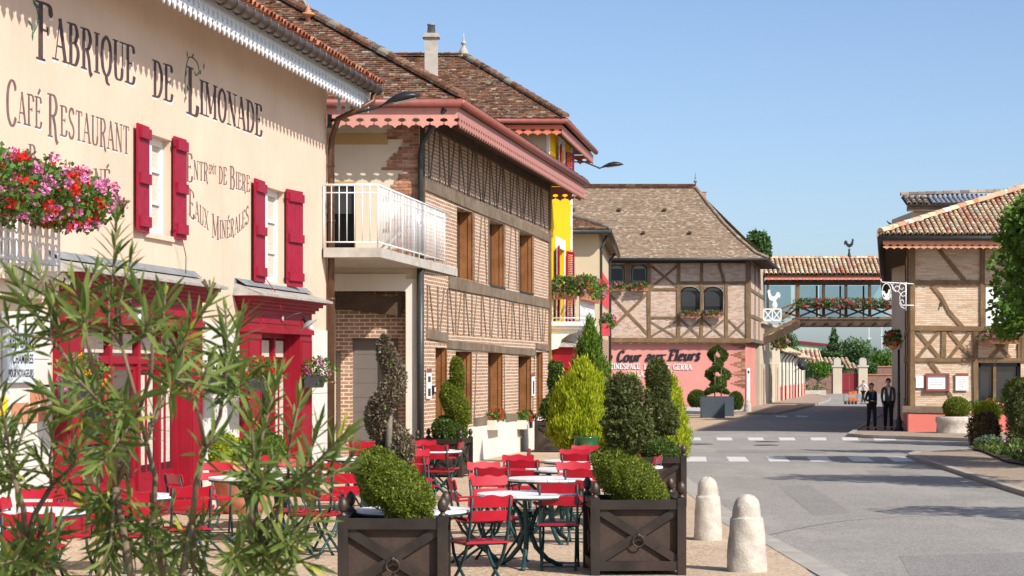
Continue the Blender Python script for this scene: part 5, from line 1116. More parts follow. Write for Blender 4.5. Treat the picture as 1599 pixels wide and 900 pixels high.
for a_, b_, c_, d_ in arch:
    ta, tb, z0, z1 = E5.t(a_), E5.t(b_), pz(d_), pz(c_); mb = MB(); zc = z1 - (tb - ta) * .32
    pts = [(ta, z0), (tb, z0), (tb, zc)] + [((ta + tb) / 2 + math.cos(q) * (tb - ta) / 2, zc + math.sin(q) * (z1 - zc)) for q in [math.pi * i / 10 for i in range(1, 10)]] + [(ta, zc)]
    mb.prism([E5.w(x, -.26, z) for x, z in pts], E5.n * .04); w_ = mb.build('window', M['black'], B5)
    mb = MB(); mb.prism([E5.w((ta + tb) / 2 + (x - (ta + tb) / 2) * .86, -.219, z0 + (z - z0) * .93 + .04) for x, z in pts], E5.n * .012); mb.build('pane', M['glass'], w_)
    mb = MB(); z = z0 + .35
    while z < z1 - .25: mb.fbox(E5, ta + .12, tb - .12, -.206, -.19, z, z + .065); z += .075
    mb.build('roller_blind', M['louver'], w_)
    mb = MB(); K = 8   # spandrels turning the square hole into an arch
    for sgn in (-1, 1):
        cx_ = ta if sgn < 0 else tb; pp = [(cx_, z1 + .02)] + [((ta + tb) / 2 + sgn * math.sin(q) * (tb - ta) / 2, zc + math.cos(q) * (z1 - zc)) for q in [math.pi / 2 * i / K for i in range(K + 1)]]
        mb.prism([E5.w(x, -.02, z) for x, z in pp], E5.n * .05)
    mb.build('arch_head', M['wood'], B5)
def bp(x0, y0, x1, y1, wpx, mat='wood', n=.05):
    t0, z0 = E5.tz(x0, y0); t1, z1 = E5.tz(x1, y1); bm_(E5, t0, z0, t1, z1, wpx * D5 / F, n, mat, B5)
for a_ in ((948, 408, 1171, 408, 7, 'woodd', .07), (950, 531, 1172, 532, 7, 'wood', .09), (948, 452, 1013, 452, 5), (1016, 452, 1058, 452, 4), (1060, 442, 1166, 442, 4.5), (1016, 496, 1060, 496, 3.5),
           (1013.5, 410, 1013.5, 530, 5.5, 'wood', .06), (1059.5, 410, 1059.5, 530, 5.5, 'wood', .06), (1095.5, 411, 1095.5, 530, 4.5, 'wood', .06), (1134, 441, 1134, 530, 5, 'wood', .055), (1168, 408, 1168, 530, 7, 'wood', .08), (981, 411, 981, 449, 8, 'wood', .04), (948.5, 408, 948.5, 530, 4), (1062, 489, 1131, 489, 3, 'wood', .045), (1122, 411, 1131, 441, 4.5), 
           (1017, 416, 1057, 448, 3.6, 'wood', .03), (1057, 416, 1017, 449, 3.6, 'wood', .04), (952, 460, 1011, 522, 4.2, 'wood', .03), (1011, 458, 956, 512, 4.2, 'wood', .04),
           (1016, 503, 1056, 527, 3, 'woodg', .03), (1056, 502, 1016, 526, 3, 'woodg', .04), (1063, 500, 1093, 527, 3.6, 'woodg', .03), (1093, 500, 1063, 527, 3.6, 'woodg', .04), (1098, 500, 1130, 527, 3, 'woodg', .03), (1130, 500, 1098, 527, 3, 'woodg', .04), (1137, 500, 1165, 527, 3, 'woodg', .03), (1165, 500, 1137, 527, 3, 'woodg', .04)):
    bp(*a_)
for t_, z0, z1, w_ in ((.1, zj, zev, .3), (5, zj, zev, .25), (9.5, zj, zev, .25)): bm_(F5, t_, z0, t_, z1, w_, .05, 'woodg', B5)
for z in (pz(452), pz(493), pz(531)): bm_(F5, 0, z, 16, z, .2, .04, 'woodg', B5)
mb = MB(); x = 955
while x < 1165: t, z = E5.tz(x, 537); mb.fbox(E5, t - .11, t + .11, -.26, .06, z, z + .2); x += 14.5
mb.build('joist_ends', M['wood'], B5)
# brick teeth in the pink render
mb = MB(); z = pz(606); k = 0; rr = random.Random(4)
while z < pz(540):
    ph = abs((k % 7) - 3) / 3; x = E5.t(1164.5); tl = E5.t(1142 + 17 * ph)
    while x > tl: mb.fbox(E5, max(x - .24, tl), x, -.249, -.225, z, z + .062, rnd=rr.random()); x -= .25
    z += .078; k += 1
mb.build('brick_quoin', M['quoin'], B5)
# roof
e5 = D5 - 1.0; zr0 = pz(403, e5)
def hp(px, py):
    # on the front slope plane through the eave (y=e5, z=zr0) and the ridge (y=e5+6.2)
    yr = e5 + 6.2; zr = pz(293.5, yr); m = (zr - zr0) / 6.2; k_ = (HY - py) / F; d = (zr0 - CZ - m * e5) / (k_ - m); return at(px, py, d)
hip = [hp(1198, 403.6), hp(1180, 396), hp(1155, 375), hp(1130, 350), hp(1106, 321), hp(1086, 294)]
roof_plane([hp(860, 403.6)] + hip + [hp(860, 294)], 'flat', 'roof', M['tile5'], B5, tw=.17, ex=.125, seed=11)
yr = e5 + 6.2; rear = [Vector((p.x + .17 * 2 * (yr - p.y), 2 * yr - p.y, p.z)) for p in hip]
for i in range(5):
    q = [hip[i], rear[i], rear[i + 1], hip[i + 1]]
    if i == 4: q = q[:2] + [hip[5]]
    roof_plane(q, 'flat', 'roof', M['tile5'], B5, tw=.17, ex=.13, seed=12 + i)
roof_plane([Vector((hip[-1].x, yr, hip[-1].z)), rear[0], Vector((2, rear[0].y, rear[0].z)), Vector((2, yr, hip[-1].z))], 'flat', 'roof', M['tile5'], B5, tw=.5, ex=.4, seed=20)
for i in range(5): ridge_tiles(hip[i] + Vector((.02, -.02, .05)), hip[i + 1] + Vector((.02, 0, .05)), M['tile5'], B5, .11, .32, seed=i)
ridge_tiles(hip[-1] + Vector((0, 0, .03)), Vector((2.5, yr, hip[-1].z + .03)), M['canalr'], B5, .12, .4)
finial(B5, hip[-1] + Vector((0, 0, 0)), .95, M['zinc'], [(.09, 0), (.05, .15), (.04, .3), (.1, .38), (.12, .42), (.08, .48), (.03, .52), (.05, .62), (.06, .66), (.02, .72), (.03, .78), (.008, 1)])
mb = MB(); mb.box((hip[-1].x + .35, yr - .1, hip[-1].z - 1.2), (hip[-1].x + .62, yr + .3, hip[-1].z - .32)); ch = mb.build('chimney', M['brickT'], B5)
mb = MB(); mb.box((hip[-1].x + .3, yr - .15, hip[-1].z - .26), (hip[-1].x + .67, yr + .35, hip[-1].z - .21)); mb.build('chimney_cap', M['terra'], ch)
for x, y in ((967, 329), (1038, 329), (1004.5, 365), (1077, 365), (895, 329)): mb = MB(); p = hp(x, y); mb.box((p.x - .1, p.y - .25, p.z), (p.x + .1, p.y, p.z + .12)); mb.build('roof_vent', M['woodd'], B5)
mb = MB(); gz5 = zr0 - .08; mb.tube([(E5.t(900) + E5.o.x, e5 - .08, gz5), (hip[0].x, e5 - .08, gz5), (rear[0].x + .1, rear[0].y, gz5)], .08, 8); mb.build('gutter', M['gutd'], B5)
mb = MB(); mb.prism([Vector((2, e5, gz5 + .05)), Vector((hip[0].x, e5, gz5 + .05)), Vector((rear[0].x, rear[0].y, gz5 + .05)), Vector((2, rear[0].y, gz5 + .05))], (0, 0, .05)); mb.build('soffit', M['woodd'], B5)
# raised lettering
E5p = Fr(950, D5 + .25)
lettering(E5p, 'La Cour aux Fleurs', [(937, 566), (1093, 562.5)], .62, .05, M['black'], B5, wv=.21, wh=.075, slant=.22, ext=.05, shade=None, spacing=.05)
lettering(E5p, 'CINESPACE', [(953, 576.5), (1000, 576.2)], .30, .05, M['white'], B5, wv=.13, wh=.085, ext=.04)
lettering(E5p, 'LAURENT GERRA', [(1006, 577.3), (1081, 577.3)], .30, .05, M['white'], B5, wv=.13, wh=.085, ext=.04)
lettering(E5p, 'VILLA BELLEVUE', [(981, 588.3), (1053, 588)], .32, .05, M['white'], B5, wv=.13, wh=.085, ext=.04)
t = thing('white_panel', 'tall narrow white panel leaning against the pink wall behind the far bollard', 'panel', E5p.w(E5p.t(1168.5), .05, gz(D5)))
mb = MB(); mb.fbox(E5p, E5p.t(1166), E5p.t(1171), .04, .10, pz(626), pz(575)); mb.build('board', M['white'], t); mb = MB(); mb.fbox(E5p, E5p.t(1167.3), E5p.t(1169.8), .10, .115, pz(583), pz(579)); mb.build('lock', M['black'], t)
# ================================================================== RIGHT-HAND BRICK HOUSE
D6 = 70.2; E6 = Fr(1420, D6); p6 = lambda y, d=D6: CZ + (HY - y) * d / F
class Side(Fr): pass
F6 = Side(1420, D6, 1385); F6.n = -F6.n
B6 = thing('corner_house', 'pale brick and oak corner house with coral plinth and curved tile roof at the right', 'building', E6.w(2, 0, gz(D6)))
R6 = E6.t(1690); z6 = p6(384)
dw = (E6.t(1527.5), E6.t(1594), p6(632), p6(567)); uw = (E6.t(1539), E6.t(1578), p6(509), p6(447))
mb = MB(); wall_holes(mb, E6, 0, R6, p6(646), z6 + .3, [dw, uw], 0, .25); mb.poly([F6.w(0, 0, p6(646)), F6.w(64, 0, p6(646)), F6.w(64, 0, z6 + .3), F6.w(0, 0, z6 + .3)]); mb.poly([E6.w(R6, 0, -1), E6.w(R6, -9, -1), E6.w(R6, -9, z6), E6.w(R6, 0, z6)]); mb.build('brick_wall', M['brickD'], B6)
mb = MB(); mb.fbox(E6, -.03, R6, -.2, .05, -1.2, p6(646)); mb.hexa([F6.w(0, -.2, -1.2), F6.w(64, -.2, -1.2), F6.w(64, .05, -1.2), F6.w(-.05, .05, -1.2), F6.w(0, -.2, p6(646)), F6.w(64, -.2, p6(646)), F6.w(64, .05, p6(646)), F6.w(-.05, .05, p6(646))]); mb.build('plinth', M['plinthpink'], B6)
def q6(x0, y0, x1, y1, wpx, mat='wood', n=.05):
    t0, z0 = E6.tz(x0, y0); t1, z1 = E6.tz(x1, y1); bm_(E6, t0, z0, t1, z1, wpx * D6 / F, n, mat, B6)
for a_ in ((1424.5, 386, 1424.5, 638, 7.5, 'wood', .07), (1534, 386, 1534, 511, 7, 'wood', .07), (1523, 514, 1523, 633, 7, 'wood', .07), (1474, 517, 1473, 558, 7.5, 'wood', .05), (1428, 441.5, 1531, 442, 7.5, 'wood', .055), (1421, 513, 1690, 514, 8, 'wood', .08), (1421, 562, 1690, 562, 6, 'wood', .06), (1408, 639, 1476, 640, 10, 'woodg', .09), (1538, 446, 1690, 446, 4), (1597, 446, 1597, 563, 5),
           (1466, 390, 1506, 438, 6, 'wood', .04), (1455, 445, 1471, 466, 6, 'wood', .04), (1470, 464, 1482, 488, 5, 'wood', .045), (1481, 486, 1503, 511, 6, 'wood', .04), (1431, 517, 1467, 559, 5.5, 'wood', .035), (1466, 518, 1432, 559, 5.5, 'wood', .045), (1481, 517, 1516, 559, 5.5, 'wood', .035), (1515, 518, 1482, 559, 5.5, 'wood', .045), (1452, 565, 1466, 584, 6.5, 'wood', .04), (1475, 605, 1488, 624, 6, 'wood', .04), (1567, 538, 1546, 559, 5.5, 'wood', .035), (1556, 538, 1577, 559, 5.5, 'wood', .045), (1591, 520, 1591, 560, 4)): q6(*a_)
for t_ in (.12, 4, 12, 20): bm_(F6, t_, p6(640), t_, z6, .25, .05, 'wood', B6)
for z in (p6(442), p6(513), p6(560), p6(640)): bm_(F6, 0, z, 40, z, .22, .04, 'woodg', B6)
for x, y, h in ((1466, 478, 12), (1587, 540, 9)): mb = MB(); t, z = E6.tz(x, y); mb.bar(E6.w(t, .02, z - .13), E6.w(t + .05, .02, z + .13), .015, .02); mb.bar(E6.w(t + .05, .02, z + .13), E6.w(t + .09, .02, z - .02), .012, .02); mb.build('wall_anchor', M['black'], B6)
ta, tb, z0, z1 = dw; mb = MB()
for a0, a1, c0, c1 in ((ta, ta + .1, z0, z1), (tb - .1, tb, z0, z1), (ta, tb, z1 - .12, z1), (ta, tb, z0, z0 + .08)): mb.fbox(E6, a0, a1, -.2, -.1, c0, c1)
w_ = mb.build('window', M['black'], B6); mb = MB(); mb.fbox(E6, ta, tb, -.24, -.2, z0, z1); mb.build('pane', M['glass'], w_); mb = MB(); tm = E6.t(1554); mb.fbox(E6, tm - .05, tm + .05, -.19, -.08, z0, z1); mb.build('mullion', M['wood'], w_)

ta, tb, z0, z1 = uw; mb = MB(); mb.fbox(E6, ta, tb, -.22, -.2, z0, z1); w_ = mb.build('window', M['glass'], B6); mb = MB(); mb.fbox(E6, ta, ta + .27, -.1, .03, z0, z1); mb.fbox(E6, tb, tb + .45, .03, .07, z0, z1); mb.build('shutter', M['white'], w_)
mb = MB(); mb.fbox(E6, ta + .3, tb - .1, -.199, -.19, z0 + .1, z1 - .1); mb.build('curtain', M['white'], w_)
# boards beside the door
def board(name, lb, x0, y0, x1, y1, cat, frame=None, head=None, lines=8):
    t = thing(name, lb, cat, E6.pt((x0 + x1) / 2, y1, .06)); fw = 3.2 * D6 / F if frame else 0
    t0, z1_ = E6.tz(x0, y0, .06); t1, z0_ = E6.tz(x1, y1, .06)
    if frame:
        mb = MB()
        for a0, a1, c0, c1 in ((t0, t0 + fw, z0_, z1_), (t1 - fw, t1, z0_, z1_), (t0 + fw, t1 - fw, z0_, z0_ + fw), (t0 + fw, t1 - fw, z1_ - fw, z1_)): mb.fbox(E6, a0, a1, .05, .14, c0, c1)
        mb.build('frame', M[frame], t)
    mb = MB(); mb.fbox(E6, t0 + fw, t1 - fw, .05, .075, z0_ + fw, z1_ - fw); mb.build('sheet', M['paper'], t)
    if head: mb = MB(); mb.fbox(E6, t0, t1, .076, .085, z1_ - .09, z1_); mb.build('heading', M[head], t)
    mb = MB(); rr = random.Random(int(x0)); z = z1_ - fw - .16
    while z > z0_ + fw + .08 and lines: a0 = t0 + fw + .07 + rr.random() * .05; mb.fbox(E6, a0, t1 - fw - .07 - rr.random() * .12, .0755, .0765, z, z + .008); z -= (z1_ - z0_) / (lines + 3)
    if lines: mb.build('print', M['gutd'], t)
    return t
board('notice', 'plain white notice with red heading left of the framed menu', 1430, 587, 1443, 606, 'notice', head=None, lines=6)
board('menu_case', 'menu in a reddish brown wooden case on the pale brick wall', 1445, 583, 1482, 611, 'menu board', frame='menu', lines=5)
board('notice', 'notice with dark red heading and small pictures right of the framed menu', 1492, 583, 1512, 610, 'notice', head='menu', lines=7)
# roof
d6 = 69.1; zg = p6(372, d6); xl = (1374 - CX) * d6 / F; xr = (1740 - CX) * d6 / F
mb = MB(); mb.tube([(xl, d6, zg), (xr, d6, zg)], .09, 10); e6 = Vector((xl, d6, zg)); s6 = e6 + F6.u * 60; mb.tube([e6, s6], .09, 8); mb.build('gutter', M['gutd'], B6)
mb = MB(); zv = p6(376, d6 + .1); valance(mb, (xl + .12, d6 + .1, zv), (xr, d6 + .1, zv), .23, .242, -.03, PEND, top=.05); mb.build('valance', M['valb'], B6)
mb = MB(); mb.prism([Vector((xl + .1, d6 + .1, zg + .02)), Vector((xr, d6 + .1, zg + .02)), Vector((xr, d6 + 30, zg + .02)), s6 + Vector((.1, 0, .02))], (0, 0, .05)); mb.build('soffit', M['woodd'], B6)
ze = zg + .12; el = Vector((xl - .02, d6 - .06, ze)); ah = 5.2; pr = .45; hb = 1.42; ax = Vector((el.x + ah * hb, el.y + ah, ze + ah * pr))
roof_plane([el, Vector((xr, el.y, ze)), Vector((xr, ax.y, ax.z)), ax], 'canal', 'roof', M['canal'], B6, tw=.185, ex=.27, seed=31)
roof_plane([el, s6 + Vector((0, 0, .12)), Vector((s6.x + ah * hb, s6.y - 4, ax.z)), ax], 'canal', 'roof', M['canal'], B6, tw=.5, ex=.5, seed=32)
ridge_tiles(el + Vector((.05, 0, .1)), ax + Vector((0, 0, .1)), M['canal'], B6, .13, .36, seed=3); ridge_tiles(ax + Vector((0, 0, .08)), Vector((xr, ax.y, ax.z + .08)), M['canal'], B6, .13, .4, seed=4)
mb = MB(); c = at(1432, 353, 71.4); mb.box((c.x - .14, c.y - .15, c.z - .25), (c.x + .14, c.y + .15, c.z + .12)); mb.build('roof_vent', M['terra'], B6)
# building behind with the dark lantern roof
d7 = 86; E7 = Fr(1427, d7); p7 = lambda y: CZ + (HY - y) * d7 / F; B7 = thing('rear_building', 'grey roofed building with dark timber eave showing over the corner house', 'building', E7.w(2, 0, gz(d7)))
mb = MB(); mb.fbox(E7, 0, 5.5, -5, 0, -1, p7(330)); mb.build('wall', M['stonew'], B7)
mb = MB(); mb.fbox(E7, E7.t(1416.5), 5.8, -.1, .25, p7(330), p7(322)); mb.build('eave_board', M['woodg'], B7); mb = MB(); mb.fbox(E7, E7.t(1415), 5.8, .25, .38, p7(322.5), p7(320.5)); mb.build('gutter', M['black'], B7)
a0 = E7.w(E7.t(1413), .35, p7(320)); a1 = E7.w(E7.t(1453), .35, p7(320)); a2 = E7.w(5.6, .35, p7(320)); up7 = Vector((0, 1.2, p7(308) - p7(320) + .1))
roof_plane([a0, a1, a1 + up7, a0 + up7], 'canal', 'roof', M['canalg'], B7, tw=.24, ex=.3, seed=41); roof_plane([a1, a2, a2 + up7, a1 + up7], 'canal', 'corrugated_roof', M['corr'], B7, tw=.2, ex=1.3, seed=42)
ridge_tiles(a0 + up7 + Vector((0, 0, .05)), a2 + up7 + Vector((0, 0, .25)), M['canalg'], B7, .13, .34)

# ================================================================== COVERED FOOTBRIDGE
DB = 136.0; EB = Fr(1300, DB); pb_ = lambda y, d=DB: CZ + (HY - y) * d / F; k = DB / F
BR = thing('covered_footbridge', 'dark timber covered footbridge with tiled roof crossing the street', 'footbridge', EB.w(0, 0, pb_(512)))
L_, R_ = EB.t(1195), EB.t(1412)
mb = MB(); mb.fbox(EB, EB.t(1245), EB.t(1398), -2.6, .0, pb_(510), pb_(496)); mb.fbox(EB, EB.t(1243), EB.t(1400), -.02, .10, pb_(509), pb_(499)); mb.build('deck', M['woodd'], BR)
mb = MB(); mb.fbox(EB, EB.t(1246), EB.t(1396), .10, .16, pb_(499), pb_(495)); mb.build('deck_rail', M['woodg'], BR)
for x in (1254, 1271, 1290, 1309, 1328, 1347, 1366, 1385): mb = MB(); t = EB.t(x); mb.hexa([EB.w(t - .12, .1, pb_(510)), EB.w(t + .12, .1, pb_(510)), EB.w(t + .12, -.2, pb_(510)), EB.w(t - .12, -.2, pb_(510)), EB.w(t - .05, .32, pb_(504)), EB.w(t + .12, .32, pb_(504)), EB.w(t + .12, -.2, pb_(504)), EB.w(t - .05, -.2, pb_(504))]); mb.build('joist', M['woodg'], BR)
mb = MB(); mb.fbox(EB, L_, R_, -.1, .15, pb_(443.5), pb_(437)); mb.fbox(EB, L_, R_, -2.7, -2.5, pb_(443), pb_(437)); mb.build('top_beam', M['woodd'], BR)
for x, w_, m_, zb in ((1199, 3, 'woodd', 486), (1245.5, 5.5, 'wood', 513), (1286, 4, 'woodd', 496), (1321, 4, 'woodd', 496), (1358, 4, 'woodd', 496), (1396.5, 5, 'woodd', 513)):
    mb = MB(); t = EB.t(x); mb.fbox(EB, t - w_ * k / 2, t + w_ * k / 2, -.14, .12, pb_(zb), pb_(443.5)); mb.build('post', M[m_], BR)
for x0, x1 in ((1201, 1243), (1249, 1284), (1288, 1319), (1323, 1356), (1360, 1394)):
    mb = MB(); mb.fbox(EB, EB.t(x0), EB.t(x1), -2.5, -2.46, pb_(496), pb_(444)); mb.build('glazing', M['skyglass'], BR)
for x in (1284, 1321, 1358): mb = MB(); t = EB.t(x); mb.fbox(EB, t - .06, t + .06, -2.46, -2.38, pb_(496), pb_(444)); mb.build('rear_post', M['woodd'], BR)
for i, (x0, x1) in enumerate(((1249, 1284), (1285, 1321), (1322, 1358), (1359, 1394))):
    if i in (0, 1, 2, 3):
        for (ya, yb, n) in ((480, 494, .02), (494, 480, .05)):
            mb = MB(); mb.bar(EB.w(EB.t(x0), n, pb_(ya)), EB.w(EB.t(x1), n, pb_(yb)), .06, .11); mb.build('brace', M['woodg' if i == 1 else 'woodd'], BR)
mb = MB(); mb.fbox(EB, EB.t(1248), EB.t(1395), -.05, .06, pb_(481), pb_(477.5)); mb.build('handrail', M['woodd'], BR)
# stair flight on the left and braces on the right
mb = MB(); mb.bar(EB.w(EB.t(1247), .06, pb_(507)), EB.w(EB.t(1188), .06, pb_(536)), .3, .45); mb.build('stair_beam', M['woodd'], BR)
mb = MB(); mb.bar(EB.w(EB.t(1246), .06, pb_(498)), EB.w(EB.t(1190), .06, pb_(525)), .1, .2); mb.build('stair_rail', M['wood'], BR)
for a_ in ((1246, 472, 1204, 489), (1244, 482, 1220, 500), (1240, 476, 1218, 500), (1222, 487, 1244, 494)): mb = MB(); mb.bar(EB.w(EB.t(a_[0]), .08, pb_(a_[1])), EB.w(EB.t(a_[2]), .08, pb_(a_[3])), .08, .12); mb.build('brace', M['wood'], BR)
for a_ in ((1399, 474, 1412, 484), (1399, 492, 1412, 478), (1399, 500, 1412, 513)): mb = MB(); mb.bar(EB.w(EB.t(a_[0]), .08, pb_(a_[1])), EB.w(EB.t(a_[2]), .08, pb_(a_[3])), .1, .16); mb.build('brace', M['woodd'], BR)
mb = MB(); mb.bar(EB.w(EB.t(1394), -1.2, pb_(436)), EB.w(EB.t(1412), -1.2, pb_(436)), .2, .3); mb.build('tie_beam', M['woodd'], BR)
zl = pb_(429); zrd = pb_(403.5, DB + 1.6)
fl, fr_, rl, rr_ = Vector((EB.o.x + EB.t(1192), DB - .55, zl)), Vector((EB.o.x + EB.t(1415), DB - .55, zl)), Vector((EB.o.x + EB.t(1211), DB + 1.6, zrd)), Vector((EB.o.x + EB.t(1415), DB + 1.6, zrd))
roof_plane([fl, fr_, rr_, rl], 'canal', 'roof', M['canal'], BR, tw=.29, ex=.36, seed=51); roof_plane([Vector((fl.x, DB + 3.7, zl)), Vector((fr_.x, DB + 3.7, zl)), rr_, rl], 'canal', 'roof', M['canal'], BR, tw=.29, ex=.5, seed=52)
ridge_tiles(rl + Vector((0, 0, .03)), rr_ + Vector((0, 0, .03)), M['canal'], BR, .13, .36)
mb = MB(); mb.fbox(EB, L_ - .1, R_, .38, .5, pb_(432.5), pb_(428.5)); mb.build('eave_board', M['woodd'], BR)
SC = [(-.5, 0), (.5, 0), (.5, .3), (.42, .62), (.2, .88), (0, 1), (-.2, .88), (-.42, .62), (-.5, .3)]
mb = MB(); valance(mb, EB.w(L_ - .05, .44, pb_(432)), EB.w(R_, .44, pb_(432)), .22, .44, -.03, SC, top=.03); mb.build('valance', M['valo'], BR)
# weathercock on its ridge
def rooster(mb, put, s_):
    O = [(-.46, .20), (-.50, .42), (-.44, .60), (-.30, .66), (-.20, .58), (-.16, .44), (-.08, .34), (.04, .30), (.14, .36), (.22, .52), (.26, .66), (.24, .74), (.28, .82), (.31, .76), (.34, .84), (.37, .77), (.41, .82), (.41, .72), (.50, .66), (.42, .64), (.42, .56), (.40, .42), (.38, .26), (.30, .10), (.16, .02), (.04, -.02), (-.10, .00), (-.22, .08), (-.30, .20), (-.36, .30), (-.42, .22)]
    mb.prism([put(x * s_, y * s_, 0) for x, y in O], put(0, 0, .03) - put(0, 0, 0))
wc = thing('weathercock', 'black cockerel weathervane on the ridge of the footbridge', 'weathervane', Vector((at(1326, 404, DB + 1.6))))
c = at(1326, 403.5, DB + 1.6); mb = MB(); mb.lathe([(.14, -.1), (.13, .1), (.07, .35), (.045, .5), (.09, .53), (.09, .57), (.02, .6), (.015, .75)], 12, c); mb.build('base', M['black'], wc)
mb = MB(); rooster(mb, lambda x, y, n: c + Vector((x, n, .72 + y)), .68); mb.build('cockerel', M['black'], wc)
# white cockerel panel at the inn's corner
DW = 124.0; EW = Fr(1207, DW); pw = lambda y: CZ + (HY - y) * DW / F; wp = thing('cockerel_panel', 'white cut out cockerel above a small white lattice at the corner of the inn', 'ornament', EW.pt(1207, 501))
kk = DW / F; mb = MB(); rooster(mb, lambda x, y, n: EW.w(EW.t(1208) - x, -n, pw(470) + y), .80); mb.lathe([(.05, 0), (.15, .1), (.17, .25), (.1, .42), (.05, .5)], 12, EW.w(EW.t(1209.5), 0, pw(483)), sy=.3); mb.build('cockerel', M['white'], wp)
mb = MB(); t0, t1, z0, z1 = EW.t(1192.5), EW.t(1219.5), pw(500.5), pw(483)
mb.bar(EW.w(t0, 0, z0), EW.w(t1, 0, z0), .06, .08); mb.bar(EW.w(t0, 0, z1), EW.w(t1, 0, z1), .06, .08)
tm = (t0 + t1) / 2
for x in (t0, tm, t1): mb.fbox(EW, x - .035, x + .035, -.03, .03, z0, z1)
for a0, a1 in ((t0, tm), (tm, t1)): mb.bar(EW.w(a0, .04, z0), EW.w(a1, .04, z1), .03, .06); mb.bar(EW.w(a0, .01, z1), EW.w(a1, .01, z0), .03, .06)
mb.build('lattice', M['white'], wp)
# wrought iron sign on the corner house
ES = Fr(1415, 69.9); ks = 69.9 / F; ws = thing('hanging_sign', 'white wrought iron bracket with a cockerel in an oval hanging from the brick house corner', 'sign', ES.pt(1415, 470))
mb = MB(); P = lambda x, y, n=0: ES.pt(x, y, n)
mb.tube([P(1414.5, 441, 0), P(1414.5, 485, 0)], .022, 6); mb.tube([P(1427, 443.5, -.2), P(1378, 441, 0), P(1375, 438, 0), P(1376, 436, 0)], .018, 6); mb.tube([P(1427, 477), P(1405, 477)], .018, 6)
for pts in ([(1384, 441), (1390, 443), (1395, 450), (1399, 455), (1403, 454), (1404, 449), (1400, 447), (1397, 450)], [(1414, 446), (1409, 443), (1405, 445), (1405, 451), (1409, 452), (1411, 449)], [(1414, 455), (1409, 457), (1405, 463), (1406, 472), (1410, 478), (1413, 476)], [(1413, 482), (1408, 480), (1405, 475), (1406, 470), (1410, 469), (1411, 473)], [(1395, 443), (1393, 448), (1395, 453), (1399, 456)], [(1402, 455), (1406, 459), (1409, 463), (1413, 462)]):
    mb.tube([P(x, y) for x, y in catmull(pts, 4)], .014, 5)
mb.build('bracket', M['whitemetal'], ws)
mb = MB(); mb.tube([P(1384 + math.cos(q) * 7, 456 + math.sin(q) * 13) for q in [i * math.pi / 10 for i in range(21)]], .014, 5, cap=False); c = P(1384, 463); rooster(mb, lambda x, y, n: c + Vector((x, n, y)), .28); mb.lathe([(0, 0), (.09, .03), (.1, .1), (.03, .13)], 12, c + Vector((0, 0, -.14)), sy=.3); mb.build('cockerel', M['white'], ws)

# ================================================================== STREET BEYOND THE BRIDGE
FR = Fr(1186, 133, 1390)
hs = [(0, 25, 520, 'stonew', 'narrow stone house with dark red shutters under the footbridge stairs'), (25.2, 48, 556, 'white_r', 'low white house with red plinth and drainpipes along the left of the street'), (48.2, 72, 566, 'white_r', 'farthest low white house of the row on the left of the street')]
for i, (ta, tb, py, mt, lb) in enumerate(hs):
    zt_ = FR.tz(1190 if i == 0 else (1226 if i == 1 else 1250), py if i else 535)[1]; zt_ = [4.6, 2.9 if i else 0, 2.6][i]
    bt = thing('row_house', lb, 'house', FR.w((ta + tb) / 2, -1, gz(FR.w(ta, 0, 0).y)), group='low houses along the left of the street')
    mb = MB(); mb.fbox(FR, ta, tb, -6, 0, -2, zt_); mb.build('wall', M[mt], bt)
    zb0 = gz(FR.w(ta, 0, 0).y)
    if i: 
        mb = MB(); mb.fbox(FR, ta, tb, .003, .05, -2, zb0 + 1.15); mb.build('plinth', M['plinthpink'], bt)
    nop = 3
    for j in range(nop):
        t0 = ta + (tb - ta) * (j + .25) / nop; mb = MB(); mb.fbox(FR, t0, t0 + 1.8, .01, .06, zb0 + (.1 if not i else 1.2), zb0 + 2.4); w_ = mb.build('door' if not i else 'window', M['darkred' if not i else 'glass'], bt)
        mb = MB(); mb.fbox(FR, t0 - .2, t0, .01, .12, zb0, zb0 + 2.7); mb.fbox(FR, t0 + 1.8, t0 + 2.0, .01, .12, zb0, zb0 + 2.7); mb.build('frame', M['white_r' if i else 'stonew'], w_)
    if i:
        e0, e1 = FR.w(ta - .1, .55, zt_), FR.w(tb, .55, zt_); r0, r1 = FR.w(ta - .1, -3, zt_ + 1.6), FR.w(tb, -3, zt_ + 1.6)
        roof_plane([e0, e1, r1, r0], 'canal', 'roof', M['canal'], bt, tw=.5, ex=.5, seed=60 + i)
        mb = MB(); mb.tube([e0, e1], .08, 6)
        for j in range(4): q = ta + (tb - ta) * (j + .1) / 4; mb.tube([FR.w(q, .5, zt_), FR.w(q, .12, zt_ - .5), FR.w(q, .12, -.8)], .05, 5)
        mb.build('gutter', M['gutd'], bt)
    else:
        mb = MB(); mb.fbox(FR, ta - .2, tb, -.1, .3, zt_, zt_ + .15); mb.build('cornice', M['stonew'], bt)
